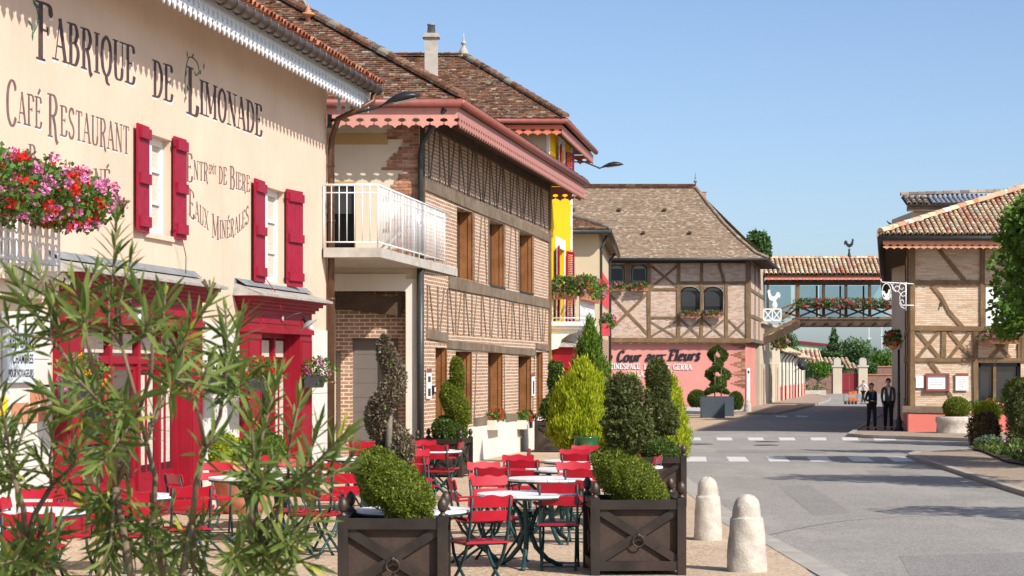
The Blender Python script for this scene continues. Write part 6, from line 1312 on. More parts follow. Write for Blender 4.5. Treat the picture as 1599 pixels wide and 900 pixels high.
# yard wall, pillars and gate
DG = 233.0; EG = Fr(1300, DG); pg = lambda y: CZ + (HY - y) * DG / F
def gate_wall(x0, x1, y0, y1, lb, d=DG):
    E_ = Fr(1300, d); pz_ = lambda y: CZ + (HY - y) * d / F; t = thing('yard_wall', lb, 'wall', E_.w(E_.t((x0 + x1) / 2), 0, gz(d))); mb = MB(); mb.fbox(E_, E_.t(x0), E_.t(x1), -.4, 0, gz(d) - .5, pz_(y0)); mb.build('masonry', M['duskwall'], t); mb = MB(); mb.fbox(E_, E_.t(x0), E_.t(x1), -.5, .1, pz_(y0), pz_(y0) + .12); mb.build('coping', M['canalr'], t)
gate_wall(1240, 1300, 585, 0, 'dusky brick yard wall left of the gate'); gate_wall(1346, 1420, 586, 0, 'dusky brick yard wall right of the gate'); gate_wall(1370, 1425, 573.5, 0, 'taller mauve brick wall behind the right yard wall', DG + 6)
for x0, x1, lb in ((1299.5, 1315.5, 'left stone gate pillar with carved cap'), (1339.5, 1355.5, 'right stone gate pillar with carved cap')):
    t = thing('gate_pillar', lb, 'pillar', EG.w(EG.t((x0 + x1) / 2), 0, gz(DG)), group='stone pillars of the yard gate'); mb = MB(); mb.fbox(EG, EG.t(x0 + 1), EG.t(x1 - 1), -.9, .15, gz(DG) - .3, pg(573)); mb.build('shaft', M['stonew'], t)
    mb = MB(); mb.fbox(EG, EG.t(x0 - 1), EG.t(x1 + 1), -1, .25, pg(573.5), pg(570.5)); mb.fbox(EG, EG.t(x0 + 2.5), EG.t(x1 - 2.5), -.8, .1, pg(570.5), pg(563)); m_ = (EG.t(x0 + 2.5) + EG.t(x1 - 2.5)) / 2; hw = EG.t(x1 - 2.5) - m_
    mb.prism([EG.w(m_ + math.cos(q) * hw, .1, pg(563) + math.sin(q) * .3) for q in [math.pi * i / 8 for i in range(9)]], EG.n * -.9); mb.build('cap', M['stone'], t)
t = thing('yard_gate', 'dark red metal gate between the two stone pillars', 'gate', EG.w(EG.t(1327), -.3, gz(DG)))
for x0, x1 in ((1314.5, 1326.8), (1327.2, 1340)): mb = MB(); mb.fbox(EG, EG.t(x0), EG.t(x1), -.4, -.3, gz(DG), pg(583)); mb.build('gate_leaf', M['darkred'], t)
t = thing('stone_trough', 'low stone flower trough in front of the yard wall at the left', 'planter', gnd(1270, 617)); mb = MB(); a_, b_ = gnd(1250, 617.5), gnd(1290, 617.5); mb.box((a_.x, a_.y, a_.z - .05), (b_.x, b_.y + 1, a_.z + .5)); mb.build('trough', M['stone'], t); q = (a_ + b_) / 2
flowers('f', '', (q.x, q.y + .5, q.z + .7), (1.3, .4, .5), {'redp': 1, 'pink': 1}, n=260, leaf=.2, parent=t, size=.1, heads=8)
def house(name, lb, cat, x0, x1, ybase, yeave, yridge, d, wm, rm, gable=False):
    E_ = Fr((x0 + x1) / 2, d); pz_ = lambda y: CZ + (HY - y) * d / F; t = thing(name, lb, cat, E_.w(0, 0, gz(d))); a_, b_ = E_.t(x0), E_.t(x1); mb = MB(); mb.fbox(E_, a_, b_, -8, 0, gz(d) - 1, pz_(yeave)); mb.build('wall', M[wm], t)
    p = [E_.w(a_ - .4, .5, pz_(yeave)), E_.w(b_ + .4, .5, pz_(yeave)), E_.w(b_ - (b_ - a_) * .12, -4, pz_(yridge)), E_.w(a_ + (b_ - a_) * .12, -4, pz_(yridge))]
    if gable: p = [p[0], p[1], E_.w(b_ + .4, -4, pz_(yridge)), E_.w(a_ - .4, -4, pz_(yridge))]
    roof_plane(p, 'canal', 'roof', M[rm], t, tw=.55, ex=.6, seed=int(x0)); q = [E_.w(x, y, z) for x, y, z in ()]
    mb = MB(); mb.prism([p[1], p[2], Vector((p[1].x, p[1].y + 9, p[1].z))], (-.1, 0, 0)); mb.prism([p[0], p[3], Vector((p[0].x, p[0].y + 9, p[0].z))], (.1, 0, 0)); mb.build('gable', M[wm], t); return t
house('outbuilding', 'low tiled outbuilding with steep tile roof behind the yard wall', 'house', 1248, 1282, 600, 577, 547, 262, 'beige', 'canal', True)
house('outbuilding', 'long low tiled house in the trees behind the left gate pillar', 'house', 1284, 1334, 600, 577, 560, 275, 'beige', 'canal')
t = thing('warehouse', 'pale green warehouse with a dark red roof edge far behind the trees', 'building', at(1260, 600, 420)); E_ = Fr(1262, 420); pz_ = lambda y: CZ + (HY - y) * 420 / F
mb = MB(); mb.hexa([E_.w(E_.t(1225), 0, -4), E_.w(E_.t(1300), 0, -4), E_.w(E_.t(1300), -20, -4), E_.w(E_.t(1225), -20, -4), E_.w(E_.t(1225), 0, pz_(532)), E_.w(E_.t(1300), 0, pz_(540)), E_.w(E_.t(1300), -20, pz_(540)), E_.w(E_.t(1225), -20, pz_(532))]); mb.build('wall', M['greenwh'], t)
mb = MB(); mb.bar(E_.w(E_.t(1224), .2, pz_(532)), E_.w(E_.t(1301), .2, pz_(540)), .5, .5); mb.build('roof_edge', M['darkred'], t)
for x, y0 in ((1357, 512), (1377, 508)):
    p = at(x, 572, 400); t = thing('mast', 'thin pale mast over the far trees, %s of the two' % ('left' if x < 1370 else 'right'), 'mast', (p.x, p.y, -1.2), group='masts beyond the trees'); mb = MB(); zz = CZ + (HY - y0) * 400 / F; mb.tube([(p.x, p.y, -1.2), (p.x, p.y, zz)], [.09, .04], 6); mb.build('pole', M['whitemetal'], t)
    mb = MB(); mb.tube([(p.x - .5, p.y, zz - 2), (p.x + .5, p.y, zz - 2)], .05, 5); mb.build('crossarm', M['whitemetal'], t)
# ================================================================== TREES
def tree(name, lb, cat, px, pyb, pyt, wpx, d, mat='fart', n=2600, leaf=None, shape='round', group=None, base=None, blobs=9, seed=0, trunk=True, zc=None):
    rr = np.random.default_rng(seed); s_ = F / d; c = at(px, (pyb + pyt) / 2, d); h = (pyb - pyt) / s_ * (1 if shape == 'cone' else 1.1); w_ = wpx / s_ * (1.2 if shape == 'cone' else 1.15); gzz = gz(d) if base is None else base
    t = thing(name, lb, cat, (c.x, d, gzz), group=group); leaf = leaf or max(.12, 2.4 / s_ * 1.5)
    if trunk:
        mb = MB(); mb.tube([(c.x, d, gzz - .1), (c.x + .05 * w_, d, (gzz + c.z) / 2), (c.x, d, c.z + h * .2)], [w_ * .06 + .06, w_ * .045 + .04, .04], 8)
        for k in range(7):
            a0 = k * 2.4; st = Vector((c.x, d, gzz + (c.z - gzz) * (.55 + .06 * k))); mb.tube([st, st + Vector((math.cos(a0) * w_ * .18, math.sin(a0) * w_ * .18, h * .15)), st + Vector((math.cos(a0) * w_ * .36, math.sin(a0) * w_ * .36, h * .28))], [w_ * .03 + .02, w_ * .02 + .015, .015], 6)
        mb.build('trunk', M['bark'], t)
    PP = []; NN = []
    if shape == 'cone':
        m = n; q = rr.random(m); q = 1 - np.sqrt(q); a0 = rr.uniform(0, 6.28, m); lay = .75 + .25 * np.sin(q * 34); r = (1 - q) ** .8 * w_ / 2 * lay * rr.uniform(.35, 1, m) ** .5; P = np.stack([c.x + np.cos(a0) * r, d + np.sin(a0) * r, c.z - h / 2 + q * h], 1); N = np.stack([np.cos(a0), np.sin(a0), np.full(m, .2)], 1); PP.append(P); NN.append(N)
    else:
        for k in range(blobs):
            u = rr.normal(size=3); u /= np.linalg.norm(u); u[2] = u[2] * .9 + .05; rb = rr.uniform(.26, .42); cc = np.array([c.x, d, c.z]) + u * np.array([w_ / 2, w_ / 2, h / 2]) * (1 - rb) * rr.uniform(.75, 1.05)
            P, N = ell_pts(n // blobs, cc, (w_ / 2 * rb * 1.5, w_ / 2 * rb * 1.5, h / 2 * rb * 1.4), depth=.3, lumps=.15, seed=seed * 31 + k); PP.append(P); NN.append(N)
        P, N = ell_pts(n // 4, (c.x, d, c.z), (w_ * .36, w_ * .36, h * .36), depth=.3, seed=seed); PP.append(P); NN.append(N)
    P = np.concatenate(PP); N = np.concatenate(NN); leafy('crown', P, N, leaf, M[mat], t, aspect=.65, up=.1)
    return t
tree('conifer', 'dark pointed conifer above the yard gate', 'tree', 1302, 585, 511, 34, 290, n=3800, shape='cone', seed=2, group='trees beyond the street')
for x, yb, yt, w_, d, lb, sd in ((1366, 592, 545, 40, 305, 'dark tree filling the gap behind the two masts', 36), (1326, 592, 540, 46, 318, 'dark tree behind the broad green tree', 37), (1300, 592, 548, 50, 320, 'rounded dark tree behind the pointed conifer', 38), (1340, 592, 524, 44, 285, 'broad green tree right of the pointed conifer', 3), (1322, 592, 535, 34, 300, 'lower green tree between the pointed conifer and the broad tree', 4), (1384, 590, 539, 42, 270, 'round bright green tree above the right yard wall', 5), (1286, 592, 545, 30, 310, 'green tree left of the pointed conifer', 6),
                          (1412, 590, 545, 30, 280, 'green tree half hidden behind the lamp post', 16), (1230, 592, 506, 32, 240, 'tall loose tree behind the low white houses', 7), (1276, 590, 567, 40, 225, 'small bright fruit tree behind the left yard wall', 8), (1308, 590, 568, 26, 245, 'small green bush between the gate pillars', 9), (1358, 590, 566, 26, 242, 'small green bush behind the right gate pillar', 10), (1258, 590, 569, 24, 224, 'bushy shrub beside the satellite dish', 11)):
    tree('tree', lb, 'tree', x, yb, yt, w_, d, mat='plane' if sd in (5, 8) else 'fart', n=3200, seed=sd, group='trees beyond the street')
tree('tree', 'treetop showing over the right slope of the inn roof', 'tree', 1180, 420, 356, 40, 160, n=2600, seed=12, blobs=7, leaf=.3)
tree('dark_conifer', 'small dark conifer between the broad tree and the round tree', 'tree', 1357, 590, 530, 12, 300, n=900, shape='cone', seed=14)
for i in range(26):
    rr = random.Random(i); x = -160 + i * 13.5 + rr.uniform(-4, 4) 
    if i < 0: continue
rng = np.random.default_rng(5); n = 26000; X = rng.uniform(-420, 520, n); hgt = 6 + 3.5 * np.sin(X / 17) + 2 * np.sin(X / 6.3 + 1); Zz = -1.3 + rng.random(n) * hgt; Y = 520 + rng.uniform(-10, 10, n) + 8 * np.sin(X / 9)
o = leafy('distant_woodland', np.stack([X, Y, Zz], 1), unit(n), 1.5, M['fart'], None, aspect=.8); tag(o, 'distant band of trees closing the view', 'woodland', kind='stuff')

# plane tree at the right edge and its row (their shade falls on the road)
def plane_tree(x, y, z0, z1, r, lb, n, seed):
    rr = np.random.default_rng(seed); t = thing('plane_tree', lb, 'tree', (x, y, gz(y) + .1), group='plane trees along the right pavement'); mb = MB(); g = gz(y) + .1
    mb.tube([(x, y, g), (x + .05, y, (g + z0) / 2), (x, y, z0 + .5)], [.17, .14, .12], 10); PP = []; NN = []; zc_ = (z0 + z1) / 2
    for k in range(15):
        a0 = k * 2.4 + seed; rad = r * rr.uniform(.35, .8); cc = np.array([x + math.cos(a0) * rad, y + math.sin(a0) * rad, zc_ + rr.uniform(-.42, .42) * (z1 - z0)])
        if k % 2 == 0: mb.tube([(x, y, z0 + .2 + .05 * k), ((x + cc[0]) / 2, (y + cc[1]) / 2, (z0 + cc[2]) / 2 + .4), tuple(cc)], [.07, .045, .02], 6)
        P, N = ell_pts(n // 15, cc, (r * .45, r * .45, (z1 - z0) * .24), depth=.3, lumps=.2, seed=k); PP.append(P); NN.append(N)
    mb.build('trunk', M['bark'], t)
    P = np.concatenate(PP); N = np.concatenate(NN); leafy('crown', P, N, .14, M['plane'], t, aspect=.85, up=-.1)
plane_tree(12.0, 45, 2.6, 5.25, 1.7, 'leafy plane tree whose crown enters at the right edge of the view', 14000, 1)
plane_tree(10.6, 36, 2.4, 5.2, 1.6, 'second plane tree of the pavement row, nearer the camera', 4500, 2)
plane_tree(15.6, 57, 2.4, 5.4, 1.7, 'farther plane tree of the pavement row', 4500, 3)
plane_tree(10.9, 26, 2.4, 5.0, 1.5, 'plane tree of the pavement row nearest the camera', 3500, 5)
plane_tree(13.4, 41.5, 2.4, 5.2, 1.7, 'plane tree of the pavement row behind the one at the frame edge', 5000, 6)
plane_tree(12.6, 51, 2.2, 4.6, 1.0, 'small plane tree of the pavement row', 2500, 4)

# ================================================================== SHRUBS AND TOPIARY
def shrub(name, lb, cat, px, pyt, pyb, wpx, d, mat, n=6000, leaf=.03, lumps=.06, zmin=-.85, aspect=.5, group=None, up=.3, shape='ell', depth=.10, seed=1, parent=None, tilt=0, dsc=1.0):
    s_ = F / d; c = at(px, (pyt + pyb) / 2, d); r = (wpx / 2 / s_, wpx / 2 / s_ * dsc, (pyb - pyt) / 2 / s_)
    t = parent or thing(name, lb, cat, (c.x, d, c.z - r[2]), group=group)
    rnd = None
    if shape == 'ell': P, N = ell_pts(n, (c.x, c.y, c.z), r, zmin, depth=depth, lumps=lumps, seed=seed)
    else:
        q = 1 - np.sqrt(1 - RNG.random(n)) if shape == 'cone' else RNG.random(n); a0 = RNG.uniform(0, 6.28, n)
        prof = (1 - q) ** .75 if shape == 'cone' else np.interp(q, [0, .12, .35, .6, .85, 1], [.72, .95, 1, .85, .45, .02])
        lmp = 1 + lumps * 2 * lump(np.stack([np.cos(a0) * 2, np.sin(a0) * 2, q * 5], 1), 2.2, seed)
        rad = prof * lmp * (1 - np.abs(RNG.normal(size=n)) * depth); P = np.stack([c.x + np.cos(a0) * r[0] * rad, c.y + np.sin(a0) * r[1] * rad, c.z - r[2] + q * 2 * r[2]], 1); N = np.stack([np.cos(a0), np.sin(a0), np.full(n, .25)], 1)
        if 'huja' in mat:
            K = n // 40; ci = RNG.integers(0, K, n); qk = q[:K]; ak = a0[:K]; fk = RNG.uniform(.76, 1.10, K); pk = (np.interp(qk, [0, .12, .35, .6, .85, 1], [.72, .95, 1, .85, .45, .02]) * lmp[:K] * fk)
            C_ = np.stack([c.x + np.cos(ak) * r[0] * pk, c.y + np.sin(ak) * r[1] * pk, c.z - r[2] + qk * 2 * r[2]], 1)[ci]
            P = C_ + RNG.normal(size=(n, 3)) * np.array([r[0] * .075, r[1] * .075, r[2] * .07]); N = np.stack([np.cos(ak), np.sin(ak), np.full(K, .2)], 1)[ci]; rnd = np.clip(RNG.random(K)[ci] * .7 + RNG.random(n) * .35, 0, 1)
    if tilt: P[:, 2] += (P[:, 0] - c.x) * tilt
    o = leafy('foliage', P, N, leaf, M[mat], t, aspect=aspect, up=up, rnd=rnd)
    mb = MB()
    if shape == 'ell': core_ell(mb, (c.x, c.y, c.z), r, .84, max(zmin, -.9)); 
    else:
        ql = [0, .12, .35, .6, .85, .97]; pl = [(1 - x) ** .75 for x in ql] if shape == 'cone' else [.72, .95, 1, .85, .45, .1]; mb.lathe([(.72 * p, x * 2 * r[2] * .97) for p, x in zip(pl, ql)], 14, (c.x, c.y, c.z - r[2]), sx=r[0], sy=r[1], rnd=.1)
    if tilt: mb.v = [(v[0], v[1], v[2] + (v[0] - c.x) * tilt) for v in mb.v]
    mb.build('leaf_core', M[mat], t, recalc=False)  # added solid core in a dark leaf tone, blocks views through the foliage
    return t
def spiral(t, base, h, r0, r1, turns, th, mat, n, leaf, phase=0, rt0=.26, rt1=.14, hand=1, fat=1.0, stem=True, core=True, name='foliage', r_stem=.03, vs=1.2, kk=0.6):
    """clipped helix of foliage round a stem; rt = tube radius"""
    b = Vector(base); q = RNG.random(n); a0 = phase + hand * q * turns * 6.283; R = r0 + (r1 - r0) * q; T = (rt0 + (rt1 - rt0) * q)
    taper = np.clip(np.minimum(q / .06, (1 - q) / .10), .25, 1); T = T * taper
    C = np.stack([b.x + np.cos(a0) * R, b.y + np.sin(a0) * R, b.z + q * h], 1); u = unit(n); k_ = 1 - np.abs(RNG.normal(size=n)) * .12
    P = C + u * T[:, None] * k_[:, None] * np.array([1, 1, vs]) * (1 + .12 * lump(C, 9, 2))[:, None]
    leafy(name, P, u, leaf, M[mat], t, aspect=.5, up=.35)
    if core:
        mb = MB(); K = 26; pts = []; rad = []
        for i in range(K + 1):
            qq = i / K; a_ = phase + hand * qq * turns * 6.283; RR = r0 + (r1 - r0) * qq; pts.append((b.x + math.cos(a_) * RR, b.y + math.sin(a_) * RR, b.z + qq * h)); rad.append((rt0 + (rt1 - rt0) * qq) * .78 * max(.25, min(1, qq / .06, (1 - qq) / .1)))
        mb.tube(pts, rad, 8, rnd=.1); mb.build('leaf_core', M[mat], t, recalc=False)  # added core tube inside the helix, leaf material at a dark tone
    if stem: mb = MB(); mb.tube([(b.x, b.y, b.z - .5), (b.x + .01, b.y, b.z + h * .5), (b.x, b.y, b.z + h * .93)], [r_stem, r_stem * .8, .012], 8); mb.build('trunk', M['bark'], t)
def planter(lb, px_l, px_r, d, top_y, rz=0, size=.92, h=None, ring=True):
    cxp = (px_l + px_r) / 2; g = gz(d); X = (cxp - CX) * d / F; t = thing('planter_box', lb, 'planter', (X, d + size / 2, g), rz, group='bronze planter boxes round the terrace'); s_ = size / 2; H = h or .73
    P_ = .085
    for sx in (-1, 1):
        for sy in (-1, 1):
            mb = MB(); x, y = sx * (s_ - P_ / 2), sy * (s_ - P_ / 2); mb.box((x - P_ / 2, y - P_ / 2, 0), (x + P_ / 2, y + P_ / 2, H + .02)); po = mb.build('post', M['bronze'], t, local=True)
            mb = MB(); mb.lathe([(.045, 0), (.045, .012), (.024, .03), (.028, .045), (.04, .05), (.052, .08), (.055, .11), (.046, .145), (.026, .175), (.004, .19)], 14, (x, y, H + .02)); mb.v = [(x + (v[0] - x) * .82, y + (v[1] - y) * .82, H + .02 + (v[2] - H - .02) * .85) for v in mb.v]
            fo = mb.build('finial', M['bronze2'], po, local=True)
    for a_ in range(4):
        rot = Matrix.Rotation(a_ * math.pi / 2, 3, 'Z'); mb = MB(); i_ = s_ - P_ + .004; f = -(s_ - .012)
        for (z0, z1) in ((H - .09, H), (.05, .14)): mb = MB(); mb.box((-i_, f, z0), (i_, f + .06, z1)); mb.v = [tuple(rot @ Vector(v)) for v in mb.v]; mb.build('rail', M['bronze'], t, local=True)
        mb = MB(); mb.box((-i_, f + .066, .14), (i_, f + .085, H - .09)); mb.v = [tuple(rot @ Vector(v)) for v in mb.v]; pn = mb.build('side_panel', M['bronze'], t, local=True)
        mb = MB(); mb.bar((-i_ + .02, f + .024, .16), (i_ - .02, f + .024, H - .11), .032, .085, up=(0, -1, 0)) if False else None
        for (xa, za, xb, zb, yy) in ((-i_, .15, i_, H - .10, f + .028), (-i_, H - .10, i_, .15, f + .024)):
            a3, b3 = Vector((xa, yy, za)), Vector((xb, yy, zb)); d3 = (b3 - a3).normalized(); n3 = d3.cross(Vector((0, 1, 0))) * .04; mb.hexa([a3 - n3, b3 - n3, b3 - n3 + Vector((0, .014, 0)), a3 - n3 + Vector((0, .014, 0)), a3 + n3, b3 + n3, b3 + n3 + Vector((0, .014, 0)), a3 + n3 + Vector((0, .014, 0))])
        mb.v = [tuple(rot @ Vector(v)) for v in mb.v]; mb.build('cross_brace', M['bronze'], pn, local=True)
        if ring:
            mb = MB(); zc = (H + .05) / 2; mb.tube([(math.sin(q) * .055, f + .006, zc - .055 + math.cos(q) * .055) for q in [i * math.pi / 10 for i in range(21)]], .008, 6, cap=False); mb.lathe([(.022, 0), (.022, .012), (.012, .03)], 10, (0, f + .022, zc), axis=(0, -1, 0)); mb.v = [tuple(rot @ Vector(v)) for v in mb.v]; mb.build('ring_pull', M['bronze2'], pn, local=True)
    mb = MB(); mb.box((-s_ + .07, -s_ + .07, .1), (s_ - .07, s_ - .07, H - .07)); mb.build('soil', M['soil'], t, local=True)
    return t, X, d + size / 2, g
GT = 'clipped evergreens standing in planter boxes'
# P1 near left: dead spiral over a live cushion
t, X, Y, g = planter('large bronze planter box at the front left of the terrace, under the half dead spiral', 527, 699, 17.65, 811)
tp = thing('spiral_topiary', 'half dead brown spiral topiary over a green cushion in the front left planter', 'topiary', (X, Y, g + .65), group=GT)
shrub('', '', '', 617, 708, 818, 122, Y, 'box', n=17000, leaf=.026, parent=tp, lumps=.07, zmin=-.8, seed=3, tilt=-.50, dsc=1.05)
s_ = F / Y; bz = at(606, 715, Y)
spiral(tp, (at(606, 0, Y).x, Y, at(606, 718, Y).z), (718 - 528) / s_, .135, .03, 1.6, 0, 'brown_l', 15000, .034, phase=-.4, rt0=.115, rt1=.06, hand=1, core=False, name='dead_foliage', r_stem=.035, vs=1.35)
# P2 near right
t, X, Y, g = planter('large bronze planter box at the front right of the terrace, nearest the bollards', 919, 1068, 20.3, 783, rz=math.radians(3.0))
tp = thing('spiral_topiary', 'dark dense topiary on a bare stem over a bright cushion in the front right planter', 'topiary', (X, Y, g + .65), group=GT)
shrub('', '', '', 984, 706, 798, 120, Y, 'box', n=17000, leaf=.026, parent=tp, lumps=.07, zmin=-.8, seed=4, tilt=-.50, dsc=.95)
c = at(978, 690, Y); s_ = F / Y
shrub('', '', '', 980, 634, 704, 72, Y, 'yew', n=9500, leaf=.036, parent=tp, lumps=.2, zmin=-.9, seed=8, depth=.17)
shrub('', '', '', 972, 586, 652, 50, Y, 'yew', n=4600, leaf=.036, parent=tp, lumps=.22, zmin=-.9, seed=9, depth=.2)
shrub('', '', '', 990, 596, 634, 26, Y, 'brown_l', n=1100, leaf=.036, parent=tp, lumps=.2, seed=19, depth=.25)
mb = MB(); mb.tube([(c.x, Y, at(0, 745, Y).z), (c.x - .02, Y, at(0, 700, Y).z), (c.x - .03, Y, at(0, 600, Y).z)], [.04, .035, .02], 9); mb.build('trunk', M['bark'], tp)
# P3 behind it
t, X, Y, g = planter('bronze planter box behind the front right one, at the kerb', 975, 1072, 31.1, 714)
tp = thing('spiral_topiary', 'tall dark green spiral topiary in the kerbside planter', 'topiary', (X, Y, g + .65), group=GT); s_ = F / Y
shrub('', '', '', 1022, 678, 728, 82, Y, 'boxd', n=12000, leaf=.035, parent=tp, lumps=.06, zmin=-.8, seed=5, tilt=-.3)
shrub('', '', '', 1028, 560, 634, 36, Y, 'yew', n=6000, leaf=.04, parent=tp, lumps=.1, zmin=-.95, seed=15, tilt=-.2, depth=.12)
shrub('', '', '', 1030, 612, 678, 58, Y, 'yew', n=8000, leaf=.04, parent=tp, lumps=.14, zmin=-.95, seed=16, tilt=-.5, depth=.14)
mb = MB(); mb.tube([at(1022, 720, Y), at(1025, 680, Y), at(1026, 620, Y)], [.04, .03, .02], 8); mb.build('trunk', M['bark'], tp)
# P4 beside the brick house
t, X, Y, g = planter('bronze planter box standing by the brick house wall', 652, 733, 40, 686, rz=math.radians(-12))
tp = thing('spiral_topiary', 'bright green spiral topiary in front of the wooden doors of the brick house', 'topiary', (X, Y, g + .65), group=GT); s_ = F / Y
shrub('', '', '', 702, 650, 698, 54, Y, 'boxd', n=8000, leaf=.042, parent=tp, lumps=.05, zmin=-.8, seed=6, tilt=-.1)
shrub('', '', '', 714, 558, 614, 21, Y, 'box', n=3600, leaf=.045, parent=tp, lumps=.06, zmin=-.95, seed=17, tilt=-.5, depth=.1)
shrub('', '', '', 711, 602, 664, 46, Y, 'box', n=7000, leaf=.045, parent=tp, lumps=.06, zmin=-.95, seed=18, tilt=-.75, depth=.08)
mb = MB(); mb.tube([at(704, 690, Y), at(707, 650, Y), at(714, 575, Y)], [.04, .03, .015], 8); mb.build('trunk', M['bark'], tp)
# P5 by the yellow house
t, X, Y, g = planter('bronze planter box at the corner of the brick house, half hidden by the golden thuja', 835, 892, 53.2, 660, h=.78)
tp = thing('spiral_topiary', 'twin stemmed dark spiral topiary in front of the red porch', 'topiary', (X, Y, g + .65), group=GT); s_ = F / Y
spiral(tp, (at(868, 0, Y).x, Y, at(0, 652, Y).z), (652 - 566) / s_, .20, .10, 1.0, 0, 'boxd', 9000, .06, phase=2.6, rt0=.26, rt1=.13, hand=1, vs=1.1)
spiral(tp, (at(873, 0, Y).x, Y, at(0, 640, Y).z), (640 - 568) / s_, .16, .12, .8, 0, 'boxd', 5000, .06, phase=0, rt0=.18, rt1=.12, hand=1, vs=1.1, stem=False)
# golden thujas and green columns between the terrace and the crossing
shrub('golden_thuja', 'large yellow green thuja bush in the green glazed pot', 'shrub', 910, 570, 702, 90, 42.5, 'thujay', n=24000, leaf=.085, lumps=.14, aspect=.26, up=2.2, shape='egg', depth=.20, seed=21, group='thujas behind the terrace')
shrub('golden_thuja', 'golden thuja right of the big yellow bush, behind the dark topiary', 'shrub', 986, 592, 716, 80, 43.5, 'thujay', n=10000, leaf=.07, lumps=.12, aspect=.32, up=1.6, shape='egg', depth=.16, seed=22, group='thujas behind the terrace')
shrub('golden_thuja', 'golden thuja column beside the road, rightmost of the yellow ones', 'shrub', 1040, 584, 724, 66, 41, 'thujay', n=13000, leaf=.07, lumps=.10, aspect=.32, up=1.6, shape='egg', depth=.14, seed=23, group='thujas behind the terrace')
shrub('green_thuja', 'tall pointed green thuja behind the yellow bush', 'shrub', 921, 508, 690, 56, 46, 'thujag', n=15000, leaf=.075, lumps=.12, aspect=.32, up=1.6, shape='egg', depth=.14, seed=24, group='thujas behind the terrace')
p = gnd(0, 715); t = thing('glazed_pot', 'round green glazed pot holding the yellow thuja', 'pot', ((915 - CX) * 42 / F, 42, gz(42))); mb = MB(); mb.lathe([(.16, 0), (.2, .05), (.235, .2), (.245, .34), (.235, .42), (.25, .44), (.25, .47), (.22, .47), (.2, .43), (0, .42)], 24, ((915 - CX) * 41.6 / F, 41.6, at(0, 682, 41.6).z - .47)); mb.build('pot_body', M['greenpot'], t)
mb = MB(); mb.lathe([(.17, gz(41.6) - at(0, 682, 41.6).z + .47), (.17, 0)], 18, ((915 - CX) * 41.6 / F, 41.6, at(0, 682, 41.6).z - .47)); mb.build('pot_stand', M['terra'], t)
# double spiral in anthracite boxes near the inn
for x0, x1, d, lb in ((1096.5, 1132, 97, 'front'), (1131, 1146, 101, 'rear')):
    cxp = (x0 + x1) / 2; k = d / F; X = (cxp - CX) * k; t = thing('square_planter', '%s anthracite square planter by the pink wall' % lb, 'planter', (X, d, gz(d)), group='anthracite planters by the pink wall'); hw = .52; X = (x0 - CX) * k + hw if lb == 'front' else (x1 - CX) * k - hw
    zt_ = at(0, 619.5, d).z; mb = MB()
    for a_, b_, c_, e_ in ((-hw, hw, -hw, -hw + .04), (-hw, hw, hw - .04, hw), (-hw, -hw + .04, -hw + .04, hw - .04), (hw - .04, hw, -hw + .04, hw - .04)): mb.box((X + a_, d + .5 + c_, gz(d)), (X + b_, d + .5 + e_, zt_))
    mb.build('box', M['bluegrey'], t); mb = MB(); mb.box((X - hw + .04, d + .5 - hw + .04, zt_ - .2), (X + hw - .04, d + .5 + hw - .04, zt_ - .08)); mb.build('soil', M['soil'], t)
    s_ = F / (d + .5); tp = thing('spiral_topiary', 'dark spiral topiary in the %s anthracite planter' % lb, 'topiary', (X, d + .5, zt_ - .1), group='spiral topiaries by the pink wall')
    xs = 1116 if lb == 'front' else 1126; mt = 'boxd'
    spiral(tp, (at(xs, 0, d + .5).x, d + .5, at(0, 615, d + .5).z), (617 - 543) / s_, .40, .12, 2.4, 0, mt, 9000, .08, phase=(3.1 if lb == 'front' else .3), rt0=.20, rt1=.13, hand=1, vs=.75)
for x, yt, yb, w_, d, lb in ((1089, 609.5, 638, 29, 104, 'clipped box ball left of the anthracite planters'), (1149, 612, 642, 22, 106, 'clipped box ball right of the anthracite planters'), (1049, 612, 637, 14, 106, 'clipped box ball behind the pedestrian, leftmost')):
    shrub('box_ball', lb, 'shrub', x, yt, yb, w_, d, 'boxd', n=5000, leaf=.07, lumps=.02, group='box balls in the gravel bed', depth=.06, seed=int(x))
# stone planter with box ball by the corner house
t = thing('stone_planter', 'round weathered stone planter at the coral plinth', 'planter', at(1490, 683, 68.5)); c = at(1490, 683.5, 68.6); mb = MB(); mb.lathe([(.55, 0), (.60, .05), (.58, .12), (.56, .38), (.60, .44), (.60, .58), (.57, .62), (.5, .62), (.46, .5), (0, .5)], 28, (c.x, c.y, gz(68.6)), sy=.9); mb.build('bowl', M['stone'], t)
shrub('box_ball', 'clipped box ball growing in the round stone planter', 'shrub', 1494, 621, 655, 41, 68.6, 'box', n=8000, leaf=.05, lumps=.04, depth=.07, seed=31)
# shrubs of the right bed
for nm, lb, x, yt, yb, w_, d, mt, n, lf in (('conifer_shrub', 'yellow green topped conifer shrub beside the stone planter', 1540, 628, 668, 40, 59, 'thujay', 5000, .06), ('bronze_shrub', 'rusty brown rounded shrub in the right bed', 1537, 643, 706, 48, 58, 'brownsh', 9000, .06), ('dark_shrub', 'tall dark shrub at the right edge of the bed', 1600, 602, 712, 56, 57, 'yew', 9000, .07), ('dark_shrub', 'green topped shrub behind the tall dark one', 1590, 590, 650, 46, 60, 'box', 6000, .06), ('blue_shrub', 'low blue green shrub at the foot of the brown one', 1545, 682, 710, 44, 55, 'bluesh', 4500, .05), ('low_shrub', 'low dark green plants at the right edge by the kerb', 1588, 690, 733, 50, 51, 'boxd', 5000, .07)):
    shrub(nm, lb, 'shrub', x, yt, yb, w_, d, mt, n=n, leaf=lf, lumps=.16, depth=.2, seed=int(x + yt), group='shrubs of the right hand bed')
